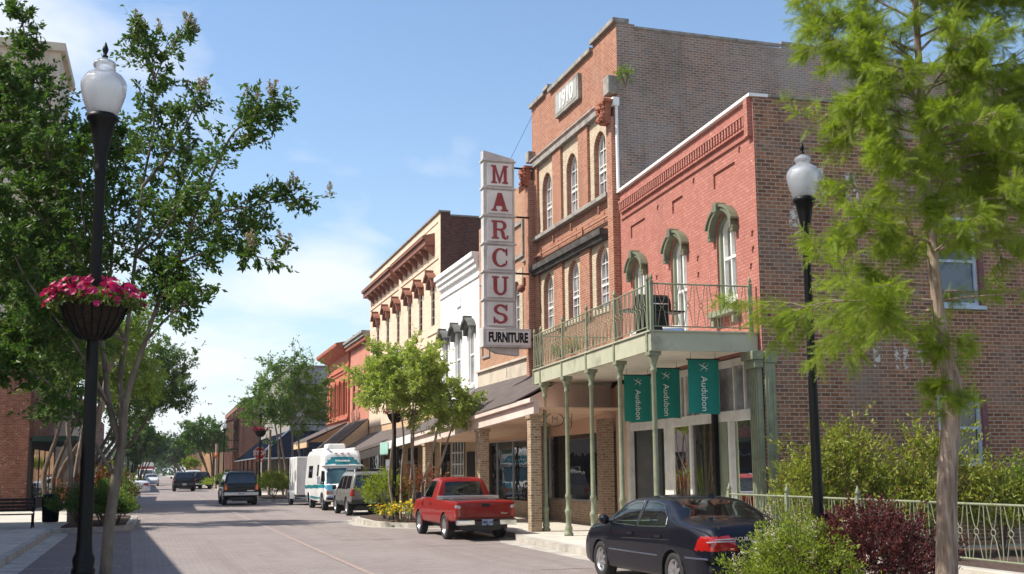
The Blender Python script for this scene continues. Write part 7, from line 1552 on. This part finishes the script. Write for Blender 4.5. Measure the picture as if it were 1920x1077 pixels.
# ---------------------------------------------------------------- loose pieces of one kind become parts of their own
def split_pieces(o, gap=.03):
    me = o.data; n = len(me.vertices); par = list(range(n))
    def find(a):
        while par[a] != a: par[a] = par[par[a]]; a = par[a]
        return a
    for e in me.edges:
        a, b = find(e.vertices[0]), find(e.vertices[1])
        if a != b: par[a] = b
    co = np.empty(n*3); me.vertices.foreach_get('co', co); co = co.reshape(-1,3); root = np.array([find(i) for i in range(n)]); ids = np.unique(root)
    if len(ids) > 400: return
    bb = [[co[root==i].min(0)-gap/2, co[root==i].max(0)+gap/2, {int(i)}] for i in ids]; ch = True
    while ch:
        ch = False
        for i in range(len(bb)):
            for j in range(len(bb)-1, i, -1):
                if (bb[i][0] <= bb[j][1]).all() and (bb[j][0] <= bb[i][1]).all():
                    bb[i] = [np.minimum(bb[i][0],bb[j][0]), np.maximum(bb[i][1],bb[j][1]), bb[i][2]|bb[j][2]]; del bb[j]; ch = True
    if len(bb) < 2: return
    for k, g in enumerate(bb):
        m2 = me.copy(); bm = bmesh.new(); bm.from_mesh(m2); bm.verts.ensure_lookup_table()
        bmesh.ops.delete(bm, geom=[v for v in bm.verts if int(root[v.index]) not in g[2]], context='VERTS'); bm.to_mesh(m2); bm.free()
        if k == 0: keep = m2
        else:
            c = o.copy(); c.data = m2; COL.objects.link(c)
            for cc in (o.children if False else []): pass
    o.data = keep
SPLIT = ('buff_panel','brick_panel','corner_stone','side_window','tail_lamp','reversing_lamp','lamp_band','wall_anchor','high_brake_lamp','marker_lamp','chrome_bumper','coping','side_coping','cornice_edge','bracketed_cornice','stone_trim','brick_pier','stall_riser','roof_rail','slate_top','tan_side','door_notice','number','knee_wall','side_moulding','roof_rack','wheel_liner','wheel_arch_lip','turquoise_stripe','rear_window','shop_window','lower_cladding','curtain','stone_belt','boot_trim','window_surround','roof_vent','bonnet_stripe','panel_seams','pane','drain_pipe','shop_pier','leafy_capital','sign_divider','cornice','dentils','bracket','faded_letter')
for o in [x for x in bpy.data.objects if x.type == 'MESH' and x.parent is not None and x.name.split('.')[0] in SPLIT and not x.children]: split_pieces(o)
# ---------------------------------------------------------------- thin summer haze
hz = MB().box(-1400,-50,-1.0,1400,1500,45).build('haze', (lambda q: q)(newmat('haze_air')[0]))
tag(hz, 'thin pale summer haze in the air along the street', None, None, 'stuff')
_t = hz.data.materials[0].node_tree; _v = _t.nodes.new('ShaderNodeVolumePrincipled'); _v.inputs['Color'].default_value = (.80,.88,1,1); _v.inputs['Density'].default_value = .0002
_o = _t.nodes.new('ShaderNodeOutputMaterial'); _t.links.new(_v.outputs[0], _o.inputs['Volume'])
scene.cycles.volume_bounces = 0
